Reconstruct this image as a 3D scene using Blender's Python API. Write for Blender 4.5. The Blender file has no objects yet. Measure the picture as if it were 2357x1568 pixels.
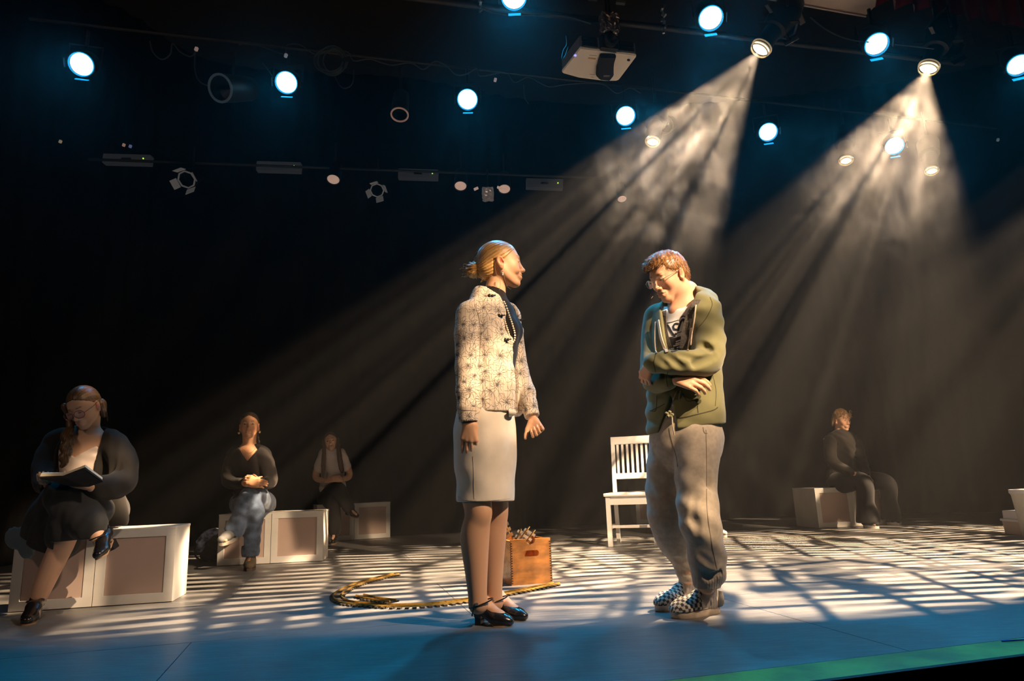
import bpy, bmesh, math, random
import numpy as np
from mathutils import Vector, Matrix
random.seed(4)
# ------------------------------------------------------------------ camera, world, light
SC = bpy.context.scene
FPX, CX, CY, ROLL, HOR, HC = 1571., 1178.5, 784., 0.036, 1109., 0.605
PIT = math.atan((HOR-CY)/FPX)
CAMLOC = np.array([0, 0, HC])
_F = np.array([0, math.cos(PIT), math.sin(PIT)]); _U0 = np.array([0, -math.sin(PIT), math.cos(PIT)]); _X = np.array([1., 0, 0])
_R = math.cos(ROLL)*_X-math.sin(ROLL)*_U0; _U = math.cos(ROLL)*_U0+math.sin(ROLL)*_X
cam = bpy.data.cameras.new('camera'); camo = bpy.data.objects.new('camera', cam); SC.collection.objects.link(camo)
cam.sensor_width = 36; cam.lens = FPX/2357*36; cam.clip_start = .05; cam.clip_end = 100
mw = Matrix.Identity(4)
for i in range(3):
    mw[i][0] = _R[i]; mw[i][1] = _U[i]; mw[i][2] = -_F[i]; mw[i][3] = CAMLOC[i]
camo.matrix_world = mw
SC.camera = camo
SC.view_settings.view_transform = 'Standard'; SC.view_settings.look = 'None'; SC.view_settings.gamma = 1
SC.view_settings.use_curve_mapping = False
SC.view_settings.exposure = 0.0
SC.cycles.use_denoising = True; SC.cycles.use_adaptive_sampling = True; SC.cycles.adaptive_threshold = .05
SC.cycles.max_bounces = 5; SC.cycles.volume_bounces = 0; SC.cycles.diffuse_bounces = 2; SC.cycles.glossy_bounces = 2
SC.cycles.transparent_max_bounces = 8
wd = bpy.data.worlds.new('world'); SC.world = wd; wd.use_nodes = True
wd.node_tree.nodes['Background'].inputs[0].default_value = (.1, .2, .4, 1); wd.node_tree.nodes['Background'].inputs[1].default_value = .004

def ray(x, y): return _F+_R*(x-CX)/FPX-_U*(y-CY)/FPX
def G(x, y, z=0.):                      # the point of height z seen at pixel x, y
    d = ray(x, y); return CAMLOC+d*(z-HC)/d[2]
def W(x, y, Y):                         # the point at distance Y upstage seen at pixel x, y
    d = ray(x, y); return CAMLOC+d*Y/d[1]

def nd(nt, typ, **kw):
    n = nt.nodes.new(typ)
    for k, v in kw.items():
        if k[0] == 'i' and k[1:].isdigit(): n.inputs[int(k[1:])].default_value = v
        else: setattr(n, k, v)
    return n
def mth(nt, op, a, b=None, c=None, clamp=False):
    n = nt.nodes.new('ShaderNodeMath'); n.operation = op; n.use_clamp = clamp
    for i, v in enumerate((a, b, c)):
        if v is None: continue
        if isinstance(v, (int, float)): n.inputs[i].default_value = v
        else: nt.links.new(v, n.inputs[i])
    return n.outputs[0]
def sstep(nt, v, a, b):
    n = nt.nodes.new('ShaderNodeMapRange'); n.interpolation_type = 'SMOOTHSTEP'
    nt.links.new(v, n.inputs[0]); n.inputs[1].default_value = a; n.inputs[2].default_value = b; return n.outputs[0]

def spot(name, loc, target, color, power, angle, blend=.3, radius=.05, gobo=None, cuts=()):
    L = bpy.data.lights.new(name, 'SPOT'); L.energy = power; L.color = color; L.spot_size = math.radians(angle); L.spot_blend = blend
    L.shadow_soft_size = radius
    o = bpy.data.objects.new(name, L); SC.collection.objects.link(o)
    o.location = loc
    q = (Vector(target)-Vector(loc)).to_track_quat('-Z', 'Y')
    o.rotation_mode = 'QUATERNION'; o.rotation_quaternion = q
    if gobo or cuts:
        L.use_nodes = True; nt = L.node_tree
        em = nt.nodes['Emission']
        tc = nd(nt, 'ShaderNodeTexCoord'); sp = nd(nt, 'ShaderNodeSeparateXYZ'); nt.links.new(tc.outputs['Normal'], sp.inputs[0])
        z = mth(nt, 'ABSOLUTE', sp.outputs[2])
        u = mth(nt, 'DIVIDE', sp.outputs[0], z); v = mth(nt, 'DIVIDE', sp.outputs[1], z)
        st = gobo(nt, u, v) if gobo else None
        inv = np.array(q.to_matrix()).T; sg = mth(nt, 'DIVIDE', -1, mth(nt, 'SIGN', sp.outputs[2]))
        sg = mth(nt, 'MULTIPLY', sg, 1)
        for P, Q, inside, soft in cuts:          # framing shutters: a straight edge through two points of the stage
            n = np.cross(np.array(P)-loc, np.array(Q)-loc); n /= np.linalg.norm(n)
            if np.dot(n, np.array(inside)-loc) < 0: n = -n
            n = inv@n
            dt = nd(nt, 'ShaderNodeVectorMath', operation='DOT_PRODUCT'); nt.links.new(tc.outputs['Normal'], dt.inputs[0]); dt.inputs[1].default_value = n
            c = sstep(nt, mth(nt, 'MULTIPLY', dt.outputs['Value'], sg), -soft, soft)
            st = c if st is None else mth(nt, 'MULTIPLY', st, c)
        nt.links.new(st, em.inputs['Strength'])
    L['kind'] = 'helper'
    return o

GA = dict(ang=.30, sc=1.)
def lattice(seed, ang, scale, mid=.56):
    """a cut metal pattern plate in the lamp's gate: panes, slats and torn edges"""
    def f(nt, u, v):
        ca, sa = math.cos(ang), math.sin(ang)
        a = mth(nt, 'ADD', mth(nt, 'MULTIPLY', u, ca*scale), mth(nt, 'MULTIPLY', v, sa*scale))
        b = mth(nt, 'SUBTRACT', mth(nt, 'MULTIPLY', v, ca*scale), mth(nt, 'MULTIPLY', u, sa*scale))
        cb = nd(nt, 'ShaderNodeCombineXYZ'); nt.links.new(a, cb.inputs[0]); nt.links.new(b, cb.inputs[1]); cb.inputs[2].default_value = seed
        nz = nd(nt, 'ShaderNodeTexNoise'); nz.inputs['Scale'].default_value = 4.5; nz.inputs['Detail'].default_value = 1.; nt.links.new(cb.outputs[0], nz.inputs[0])
        off = nd(nt, 'ShaderNodeVectorMath', operation='MULTIPLY_ADD'); nt.links.new(nz.outputs['Color'], off.inputs[0])
        off.inputs[1].default_value = (.05, .035, 0); nt.links.new(cb.outputs[0], off.inputs[2])
        br = nd(nt, 'ShaderNodeTexBrick'); nt.links.new(off.outputs[0], br.inputs[0])
        br.offset = .37; br.squash = 1.35; br.squash_frequency = 3
        br.inputs['Color1'].default_value = (0, 0, 0, 1); br.inputs['Color2'].default_value = (1, 1, 1, 1); br.inputs['Mortar'].default_value = (.5, .5, .5, 1)
        br.inputs['Scale'].default_value = 9.0; br.inputs['Mortar Size'].default_value = .085; br.inputs['Mortar Smooth'].default_value = .6
        br.inputs['Brick Width'].default_value = 1.1; br.inputs['Row Height'].default_value = .72
        pane = mth(nt, 'SUBTRACT', 1, br.outputs['Fac'])
        w = nd(nt, 'ShaderNodeTexWave'); w.bands_direction = 'X'; w.inputs['Scale'].default_value = 8.5; w.inputs['Distortion'].default_value = .3
        nt.links.new(off.outputs[0], w.inputs[0])
        sl = sstep(nt, w.outputs['Fac'], .40, .72)
        n2 = nd(nt, 'ShaderNodeTexNoise'); n2.inputs['Scale'].default_value = 3.1; n2.inputs['Detail'].default_value = 1; nt.links.new(off.outputs[0], n2.inputs[0])
        use = sstep(nt, n2.outputs['Fac'], mid-.05, mid+.08)
        slat = mth(nt, 'MAXIMUM', sl, use)
        n3 = nd(nt, 'ShaderNodeTexNoise'); n3.inputs['Scale'].default_value = 5.5; n3.inputs['Detail'].default_value = 2; nt.links.new(cb.outputs[0], n3.inputs[0])
        blob = sstep(nt, n3.outputs['Fac'], .35, .45)
        n4 = nd(nt, 'ShaderNodeTexNoise', noise_dimensions='2D'); n4.inputs['Scale'].default_value = 15.; n4.inputs['Detail'].default_value = 2
        c2 = nd(nt, 'ShaderNodeCombineXYZ'); nt.links.new(mth(nt, 'MULTIPLY', a, .16), c2.inputs[0]); nt.links.new(mth(nt, 'ADD', b, seed), c2.inputs[1]); nt.links.new(c2.outputs[0], n4.inputs[0])
        r = mth(nt, 'MULTIPLY', mth(nt, 'MULTIPLY', pane, slat), mth(nt, 'MULTIPLY', blob, sstep(nt, n4.outputs['Fac'], .37, .47)))
        return mth(nt, 'ADD', r, .012)
    return f
def shutter(u0, u1, v0, v1, s=.03):
    """the four framing shutters of a profile lamp"""
    def f(nt, u, v):
        a = mth(nt, 'MULTIPLY', sstep(nt, u, u0-s, u0+s), mth(nt, 'SUBTRACT', 1, sstep(nt, u, u1-s, u1+s)))
        b = mth(nt, 'MULTIPLY', sstep(nt, v, v0-s, v0+s), mth(nt, 'SUBTRACT', 1, sstep(nt, v, v1-s, v1+s)))
        return mth(nt, 'MULTIPLY', a, b)
    return f

WARM = (1., .70, .42)
BLUE = (0.01, .42, .86)
# stage lamps: where they hang
LED = [G(x, y, 4.0) for x, y in ((187,148),(659,190),(1076,229),(1440,267),(1768,304),(2059,336))]
LED1 = [G(x, y, 4.0) for x, y in ((1183,-8),(1636,42),(2018,102),(2345,150))]
PROF = [G(1747,118,3.95), G(2135,162,3.95), G(2700,250,3.95)]
EDGE = [G(x, y) for x, y in ((0, 1507), (640, 1470), (1640, 1440), (2357, 1378))]
CUTS = [(EDGE[0], EDGE[2], (0, 6, 0), .006)]
SEAT = (EDGE[0]+np.array((0, .10, 0)), EDGE[2]+np.array((0, .10, 0)), (0, 6, 0), .006)
spot('gobo_beam', PROF[0], (-.90, 5.2, 0), WARM, 9500, 45, .25, .02, lattice(1.3, .25, .9), CUTS)
spot('gobo_beam', PROF[1], (1.65, 5.25, 0), WARM, 9000, 54, .25, .02, lattice(4.7, -.2, 1.), CUTS)
spot('gobo_beam', PROF[2], (3.7, 5.5, 0), WARM, 8500, 50, .25, .02, lattice(7.1, .1, 1.), [(EDGE[2], EDGE[3], (0, 6, 0), .006)])
for i, p in enumerate(LED):
    spot('blue_wash', p, (p[0]*.6, p[1]-4.2, 0), BLUE, 210, 85, .9, .06)
for i, p in enumerate(LED1):
    spot('blue_wash', p, (p[0]*.7, p[1]-3.0, 0), BLUE, (620, 420, 210, 210)[i], 90, .9, .06)
# warm front-of-house key on the two standing actors, softly shuttered at their feet, and a weak one for the seated chorus
KEY = (3.5, .3, 4.3)
spot('front_key', KEY, (.80, 3.2, 1.0), (1., .73, .51), 760, 25, .35, .07, None, [SEAT])
spot('front_key', KEY, (-.10, 3.1, 1.05), (1., .73, .51), 760, 23, .35, .07, None, [SEAT])
spot('front_fill', (-3.5, -3.5, 4.5), (-1.2, 6.0, .6), (1., .70, .48), 200, 60, .5, .25, None, [(EDGE[0]+np.array((0, .6, 0)), EDGE[2]+np.array((0, .6, 0)), (0, 6, 0), .02)])
# patterned light from the front right that breaks up over the seated chorus and the boxes
spot('front_gobo', (4.2, -1.6, 5.2), (-1.7, 5.6, .3), WARM, 5200, 46, .4, .03, lattice(9.3, .1, .75, .5), [(EDGE[0]+np.array((0, .35, 0)), EDGE[2]+np.array((0, .35, 0)), (0, 6, 0), .006), ((-6, 7.9, .15), (3, 8.9, .15), (0, 5, 0), .01)])
spot('front_gobo', (6.6, 1.6, 5.0), (3.6, 7.45, .75), WARM, 6500, 22, .3, .02, lattice(2.2, .5, .8, .5), [((-6, 7.9, .15), (3, 8.9, .15), (0, 5, 0), .01)][:0])
# ------------------------------------------------------------------ helpers
COL = SC.collection
MATS = {}
def mat(name, col=(.5, .5, .5), rough=.6, metal=0., bump=0., bscale=40., vary=0., vscale=8., emit=None, estr=0., spec=.5, coat=0., sheen=0., stretch=None, alpha=None, trans=0.):
    if name in MATS: return MATS[name]
    m = bpy.data.materials.new(name); m.use_nodes = True; nt = m.node_tree; b = nt.nodes['Principled BSDF']
    b.inputs['Base Color'].default_value = (*col, 1); b.inputs['Roughness'].default_value = rough; b.inputs['Metallic'].default_value = metal
    b.inputs['Specular IOR Level'].default_value = spec; b.inputs['Coat Weight'].default_value = coat; b.inputs['Sheen Weight'].default_value = sheen
    if emit: b.inputs['Emission Color'].default_value = (*emit, 1); b.inputs['Emission Strength'].default_value = estr
    if trans: b.inputs['Transmission Weight'].default_value = trans
    tc = nd(nt, 'ShaderNodeTexCoord'); vec = tc.outputs['Object']
    if stretch:
        mp = nd(nt, 'ShaderNodeMapping'); nt.links.new(vec, mp.inputs[0]); mp.inputs['Scale'].default_value = stretch; vec = mp.outputs[0]
    if vary:
        n = nd(nt, 'ShaderNodeTexNoise'); n.inputs['Scale'].default_value = vscale; n.inputs['Detail'].default_value = 4; nt.links.new(vec, n.inputs[0])
        mx = nd(nt, 'ShaderNodeMix', data_type='RGBA'); nt.links.new(sstep(nt, n.outputs['Fac'], .3, .7), mx.inputs[0])
        mx.inputs[6].default_value = (*[max(0, c*(1-vary)) for c in col], 1); mx.inputs[7].default_value = (*[min(1, c*(1+vary)) for c in col], 1)
        nt.links.new(mx.outputs[2], b.inputs['Base Color'])
    if bump:
        n = nd(nt, 'ShaderNodeTexNoise'); n.inputs['Scale'].default_value = bscale; n.inputs['Detail'].default_value = 3; nt.links.new(vec, n.inputs[0])
        bp = nd(nt, 'ShaderNodeBump'); bp.inputs['Strength'].default_value = bump; bp.inputs['Distance'].default_value = .01
        nt.links.new(n.outputs['Fac'], bp.inputs['Height']); nt.links.new(bp.outputs[0], b.inputs['Normal'])
    MATS[name] = m; return m

def mesh_obj(name, V, Fc, m=None, parent=None, smooth=False):
    me = bpy.data.meshes.new(name)
    me.from_pydata([tuple(map(float, v)) for v in V], [], [tuple(map(int, f)) for f in Fc]); me.update()
    if smooth: me.shade_smooth()
    o = bpy.data.objects.new(name, me); COL.objects.link(o)
    if m: me.materials.append(m)
    if parent is not None: o.parent = parent
    return o
class MB:
    """collects shapes into one mesh"""
    def __init__(s): s.V = []; s.F = []
    def add(s, V, F):
        n = len(s.V); s.V += [tuple(v) for v in V]; s.F += [tuple(i+n for i in f) for f in F]; return s
    def box(s, c, d, R=None, bev=0.):
        c = np.array(c, float); d = np.array(d, float)/2
        R = np.eye(3) if R is None else np.array(R)
        if bev <= 0:
            V = [c+R@(d*np.array((x, y, z))) for x in (-1, 1) for y in (-1, 1) for z in (-1, 1)]
            return s.add(V, [(0,1,3,2),(4,6,7,5),(0,4,5,1),(2,3,7,6),(0,2,6,4),(1,5,7,3)])
        bm = bmesh.new(); bmesh.ops.create_cube(bm, size=2)
        for v in bm.verts: v.co = Vector(v.co[i]*d[i] for i in range(3))
        bmesh.ops.bevel(bm, geom=bm.edges[:], offset=bev, segments=2, affect='EDGES', profile=.7)
        bm.verts.ensure_lookup_table()
        s.add([c+R@np.array(v.co) for v in bm.verts], [[v.index for v in f.verts] for f in bm.faces]); bm.free(); return s
    def tube(s, P, r, n=8, cap=True):
        P = [np.array(p, float) for p in P]
        if np.isscalar(r): r = [r]*len(P)
        V = []; up = None
        for i, p in enumerate(P):
            t = P[min(i+1, len(P)-1)]-P[max(i-1, 0)]; t /= np.linalg.norm(t)+1e-12
            if up is None: up = np.cross(t, (0, 0, 1) if abs(t[2]) < .9 else (1, 0, 0))
            up = up-t*np.dot(up, t); up /= np.linalg.norm(up)+1e-12; w = np.cross(t, up)
            V += [p+r[i]*(math.cos(2*math.pi*k/n)*up+math.sin(2*math.pi*k/n)*w) for k in range(n)]
        F = [(i*n+k, i*n+(k+1) % n, (i+1)*n+(k+1) % n, (i+1)*n+k) for i in range(len(P)-1) for k in range(n)]
        if cap: F += [tuple(range(n))[::-1], tuple(range((len(P)-1)*n, len(P)*n))]
        return s.add(V, F)
    def lathe(s, prof, o, ax, n=20, caps=True):
        """prof: (distance along ax, radius)"""
        o = np.array(o, float); ax = np.array(ax, float); ax /= np.linalg.norm(ax)
        u = np.cross(ax, (0, 0, 1) if abs(ax[2]) < .9 else (1, 0, 0)); u /= np.linalg.norm(u); w = np.cross(ax, u); V = []
        for h, r in prof: V += [o+ax*h+r*(math.cos(2*math.pi*k/n)*u+math.sin(2*math.pi*k/n)*w) for k in range(n)]
        F = [(i*n+k, i*n+(k+1) % n, (i+1)*n+(k+1) % n, (i+1)*n+k) for i in range(len(prof)-1) for k in range(n)]
        if caps: F += [tuple(range(n))[::-1], tuple(range((len(prof)-1)*n, len(prof)*n))]
        return s.add(V, F)
    def prism(s, poly, h, o=(0, 0, 0), R=None):
        o = np.array(o, float); R = np.eye(3) if R is None else np.array(R); n = len(poly)
        V = [o+R@np.array((x, y, 0.)) for x, y in poly]+[o+R@np.array((x, y, h)) for x, y in poly]
        return s.add(V, [tuple(range(n))[::-1], tuple(range(n, 2*n))]+[(i, (i+1) % n, (i+1) % n+n, i+n) for i in range(n)])
    def build(s, name, m=None, parent=None, smooth=False): 
        o = mesh_obj(name, s.V, s.F, m, parent)
        if smooth:
            o.data.shade_smooth()
            try: o.data.set_sharp_from_angle(angle=math.radians(40))
            except Exception: pass
        return o
def tag(o, label=None, cat=None, group=None, kind=None):
    for k, v in (('label', label), ('category', cat), ('group', group), ('kind', kind)):
        if v: o[k] = v
    return o
def thing(name, label, cat, loc=(0, 0, 0), rz=0., group=None):
    o = bpy.data.objects.new(name, None); COL.objects.link(o); o.empty_display_size = .1
    o.location = [float(c) for c in loc]; o.rotation_euler = (0, 0, rz)
    return tag(o, label, cat, group)
def copy_tree(o, parent=None):
    c = o.copy(); COL.objects.link(c)
    if parent is not None: c.parent = parent
    for ch in o.children: copy_tree(ch, c)
    return c
def RZ(a): return np.array([[math.cos(a), -math.sin(a), 0], [math.sin(a), math.cos(a), 0], [0, 0, 1]])
def RX(a): return np.array([[1, 0, 0], [0, math.cos(a), -math.sin(a)], [0, math.sin(a), math.cos(a)]])
def RY(a): return np.array([[math.cos(a), 0, math.sin(a)], [0, 1, 0], [-math.sin(a), 0, math.cos(a)]])
def unit(v): v = np.array(v, float); return v/(np.linalg.norm(v)+1e-12)
def frame(fwd, up):
    """columns: forward, left, up"""
    f = unit(fwd); l = unit(np.cross(up, f)); return np.stack([f, l, np.cross(f, l)], 1)
def catmull(P, n=8):
    P = [np.array(p, float) for p in P]; Q = [2*P[0]-P[1]]+P+[2*P[-1]-P[-2]]; out = []
    for i in range(1, len(Q)-2):
        for k in range(n):
            t = k/n; a, b, c, d = Q[i-1:i+3]
            out.append(.5*((2*b)+(-a+c)*t+(2*a-5*b+4*c-d)*t*t+(-a+3*b-3*c+d)*t**3))
    out.append(P[-1]); return out

# ------------------------------------------------------------------ structure: floor, drapes, haze
def floor_mat():
    m = bpy.data.materials.new('stage_floor_paint'); m.use_nodes = True; nt = m.node_tree; b = nt.nodes['Principled BSDF']
    g = nd(nt, 'ShaderNodeNewGeometry'); mp = nd(nt, 'ShaderNodeMapping'); nt.links.new(g.outputs['Position'], mp.inputs[0]); mp.inputs['Scale'].default_value = (2.2, 14, 1); mp.inputs['Rotation'].default_value = (0, 0, -.12)
    n = nd(nt, 'ShaderNodeTexNoise'); n.inputs['Scale'].default_value = 3; n.inputs['Detail'].default_value = 7; n.inputs['Roughness'].default_value = .7; nt.links.new(mp.outputs[0], n.inputs[0])
    n2 = nd(nt, 'ShaderNodeTexNoise'); n2.inputs['Scale'].default_value = 1.1; n2.inputs['Detail'].default_value = 4; nt.links.new(g.outputs['Position'], n2.inputs[0])
    mx = nd(nt, 'ShaderNodeMix', data_type='RGBA'); nt.links.new(sstep(nt, n.outputs['Fac'], .3, .75), mx.inputs[0]); mx.inputs[6].default_value = (.115, .115, .12, 1); mx.inputs[7].default_value = (.22, .215, .21, 1)
    mx2 = nd(nt, 'ShaderNodeMix', data_type='RGBA', blend_type='MULTIPLY'); mx2.inputs[0].default_value = .5; nt.links.new(mx.outputs[2], mx2.inputs[6]); nt.links.new(n2.outputs['Color'], mx2.inputs[7])
    cr = nd(nt, 'ShaderNodeMix', data_type='RGBA'); 
    # scuffs
    mp2 = nd(nt, 'ShaderNodeMapping'); nt.links.new(g.outputs['Position'], mp2.inputs[0]); mp2.inputs['Scale'].default_value = (3, 60, 1); mp2.inputs['Rotation'].default_value = (0, 0, .35)
    n3 = nd(nt, 'ShaderNodeTexNoise'); n3.inputs['Scale'].default_value = 2.5; n3.inputs['Detail'].default_value = 5; nt.links.new(mp2.outputs[0], n3.inputs[0])
    nt.links.new(sstep(nt, n3.outputs['Fac'], .66, .74), cr.inputs[0]); nt.links.new(mx.outputs[2], cr.inputs[6]); cr.inputs[7].default_value = (.34, .34, .34, 1)
    nt.links.new(cr.outputs[2], b.inputs['Base Color'])
    r = nd(nt, 'ShaderNodeMapRange'); nt.links.new(n.outputs['Fac'], r.inputs[0]); r.inputs[3].default_value = .30; r.inputs[4].default_value = .52; nt.links.new(r.outputs[0], b.inputs['Roughness'])
    b.inputs['Specular IOR Level'].default_value = .45
    bp = nd(nt, 'ShaderNodeBump'); bp.inputs['Strength'].default_value = .12; bp.inputs['Distance'].default_value = .004; nt.links.new(n.outputs['Fac'], bp.inputs['Height']); nt.links.new(bp.outputs[0], b.inputs['Normal'])
    return m
FM = floor_mat()
A0, A1 = G(1520, 1568), G(2357, 1468); B1 = G(2357, 1505)
du = unit(A1-A0); dn = np.array([-du[1], du[0], 0]); ANG = math.atan2(du[1], du[0])
bw = abs(np.dot(B1-A0, dn))                       # width of the green strip
floor = thing('floor', None, None, A0, ANG); del_keys = None
tag(floor, kind='structure')
MB().box((0, 6.04, -.05), (24, 12.2, .06)).build('subfloor', mat('subfloor', (.03, .03, .03), .8), floor)
proto = None
for i in range(-5, 6):
    for j in range(9):
        w, d = 2.44, 1.22
        off = .9 if j % 2 else -.3
        if proto is None:
            proto = MB().box((0, 0, -.01), (w-.003, d-.003, .02), bev=.0015).build('floor_panel', FM, floor)
            o = proto
        else:
            o = proto.copy(); COL.objects.link(o)
        o.location = (i*w+off, d/2+j*d, 0)
gm = mat('green_edge_paint', (.20, .24, .012), .5, vary=.35, vscale=5, bump=.1)
MB().box((2, -bw/2, -.01), (24, bw-.002, .02), bev=.001).build('edge_strip', gm, floor)
MB().box((2, -bw-.01, -.55), (24, .02, 1.1)).build('stage_front', mat('stage_front_black', (.006, .006, .006), .8), floor)
# marks of tape and a cable end on the strip
MB().tube([(1.29, -.02, .003), (1.36, -.035, .004), (1.5, -.07, .004)], .0025, 6).build('tape_line', mat('violet_tape', (.16, .12, .9), .5), floor)

def drape(name, pts, z0, z1, m, pleat=.035, per=.16, thick=.0, kind='structure', sway=0., zf=None):
    P = catmull(pts, 24) if len(pts) > 2 else [np.array(pts[0], float)+(np.array(pts[1], float)-np.array(pts[0], float))*t for t in np.linspace(0, 1, 60)]
    # resample
    P = np.array(P); seg = np.r_[0, np.cumsum(np.linalg.norm(np.diff(P, axis=0), axis=1))]; L = seg[-1]; n = int(L/(per/8))
    s = np.linspace(0, L, n); Q = np.stack([np.interp(s, seg, P[:, k]) for k in range(3)], 1)
    T = np.gradient(Q, axis=0); T /= np.linalg.norm(T, axis=1)[:, None]; N = np.stack([-T[:, 1], T[:, 0], 0*T[:, 0]], 1)
    rows = 14; V = []; F = []
    for r in range(rows+1):
        t = r/rows
        ph = 2*math.pi*s/per+1.3*np.sin(s*1.7)+.5*np.sin(s*5.1+t*1.5)
        a = pleat*(.6+.4*np.sin(s*2.3+1))*(1-.3*t)
        X = Q+N*(a*np.sin(ph))[:, None]
        zb = z0 if zf is None else zf(s)
        X[:, 2] = zb+(z1-zb)*t
        V += list(X)
    for r in range(rows):
        for i in range(n-1): F.append((r*n+i, r*n+i+1, (r+1)*n+i+1, (r+1)*n+i))
    o = mesh_obj(name, V, F, m, smooth=True); tag(o, kind=kind)
    if thick:
        md = o.modifiers.new('s', 'SOLIDIFY'); md.thickness = thick
    return o
velvet = mat('black_velour', (.003, .0028, .0028), .95, bump=.2, bscale=300, spec=.1, vary=.3, vscale=3)
wall_pts = [G(-900, 1440), G(-300, 1345), G(0, 1304), G(200, 1283), G(450, 1257), G(950, 1232), G(1270, 1212), G(1660, 1195), G(2200, 1180), G(2700, 1172), G(3300, 1175)]
wb = drape('wall_back', wall_pts, 0, 6.3, velvet, .05, .30)
MB().box((1, 4.2, 6.33), (20, 14, .05)).build('ceiling', mat('ceiling_black', (.012, .012, .014), .9))['kind'] = 'structure'

# haze in the air of the stage
def haze_mat():
    m = bpy.data.materials.new('theatrical_haze'); m.use_nodes = True; nt = m.node_tree; nt.nodes.clear()
    out = nd(nt, 'ShaderNodeOutputMaterial'); v = nd(nt, 'ShaderNodeVolumeScatter'); nt.links.new(v.outputs[0], out.inputs['Volume'])
    v.inputs['Color'].default_value = (1, 1, 1, 1); v.inputs['Density'].default_value = .0055; v.inputs['Anisotropy'].default_value = .25
    return m
_wp = [np.array(p, float) for p in wall_pts if p[0] > -5.4 and p[0] < 8.0]
_hp = [( p[0]+(.25 if p[0] < -3 else .0), p[1]-.30) for p in _wp]
_poly = [(_hp[0][0], 3.6), (_hp[-1][0], 3.6)]+[q for q in _hp[::-1]]
hz = MB().prism(_poly, 4.95, (0, 0, .02)).build('haze', haze_mat()); tag(hz, 'thin theatrical haze filling the air above the stage', 'haze', kind='stuff')

# two curling plumes of thicker haze drifting through the beams
def plume_mat(c, r, seed, dens):
    m = bpy.data.materials.new('smoke_plume'); m.use_nodes = True; nt = m.node_tree; nt.nodes.clear()
    out = nd(nt, 'ShaderNodeOutputMaterial'); v = nd(nt, 'ShaderNodeVolumeScatter'); nt.links.new(v.outputs[0], out.inputs['Volume'])
    v.inputs['Color'].default_value = (1, 1, 1, 1); v.inputs['Anisotropy'].default_value = .25
    g = nd(nt, 'ShaderNodeNewGeometry')
    n0 = nd(nt, 'ShaderNodeTexNoise'); n0.inputs['Scale'].default_value = 1.6; n0.inputs['Detail'].default_value = 2; nt.links.new(g.outputs['Position'], n0.inputs[0])
    mad = nd(nt, 'ShaderNodeVectorMath', operation='MULTIPLY_ADD'); nt.links.new(n0.outputs['Color'], mad.inputs[0]); mad.inputs[1].default_value = (.9, .9, .9); nt.links.new(g.outputs['Position'], mad.inputs[2])
    ad = nd(nt, 'ShaderNodeVectorMath', operation='ADD'); nt.links.new(mad.outputs[0], ad.inputs[0]); ad.inputs[1].default_value = (seed, 0, seed*2)
    n1 = nd(nt, 'ShaderNodeTexNoise'); n1.inputs['Scale'].default_value = 3.2; n1.inputs['Detail'].default_value = 4; n1.inputs['Roughness'].default_value = .6; n1.inputs['Distortion'].default_value = 1.1; nt.links.new(ad.outputs[0], n1.inputs[0])
    a = sstep(nt, n1.outputs['Fac'], .44, .66)
    dv = nd(nt, 'ShaderNodeVectorMath', operation='SUBTRACT'); nt.links.new(g.outputs['Position'], dv.inputs[0]); dv.inputs[1].default_value = c
    sv = nd(nt, 'ShaderNodeVectorMath', operation='DIVIDE'); nt.links.new(dv.outputs[0], sv.inputs[0]); sv.inputs[1].default_value = r
    ln = nd(nt, 'ShaderNodeVectorMath', operation='LENGTH'); nt.links.new(sv.outputs[0], ln.inputs[0])
    f = mth(nt, 'SUBTRACT', 1, sstep(nt, ln.outputs['Value'], .45, 1.))
    nt.links.new(mth(nt, 'MULTIPLY', mth(nt, 'MULTIPLY', a, f), dens), v.inputs['Density']); 
    try: m.volume_intersection_method = 'FAST'
    except Exception: pass
    m.cycles.volume_step_rate = .8
    return m
for c, r, sd, de, lb in (((1.30, 4.93, 3.00), (.86, .72, .92), 1.7, .10, 'curling plume of smoke in the upper left warm beam'), ((3.05, 5.2, 3.05), (.86, .72, .92), 5.3, .08, 'curling plume of smoke in the upper right-hand warm beam')):
    bm = bmesh.new(); bmesh.ops.create_icosphere(bm, subdivisions=2, radius=1)
    for v in bm.verts: v.co = Vector([c[i]+v.co[i]*r[i] for i in range(3)])
    me = bpy.data.meshes.new('smoke'); bm.to_mesh(me); bm.free(); o = bpy.data.objects.new('smoke', me); COL.objects.link(o); me.materials.append(plume_mat(c, r, sd, de)); tag(o, lb, 'smoke', kind='stuff')
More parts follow.
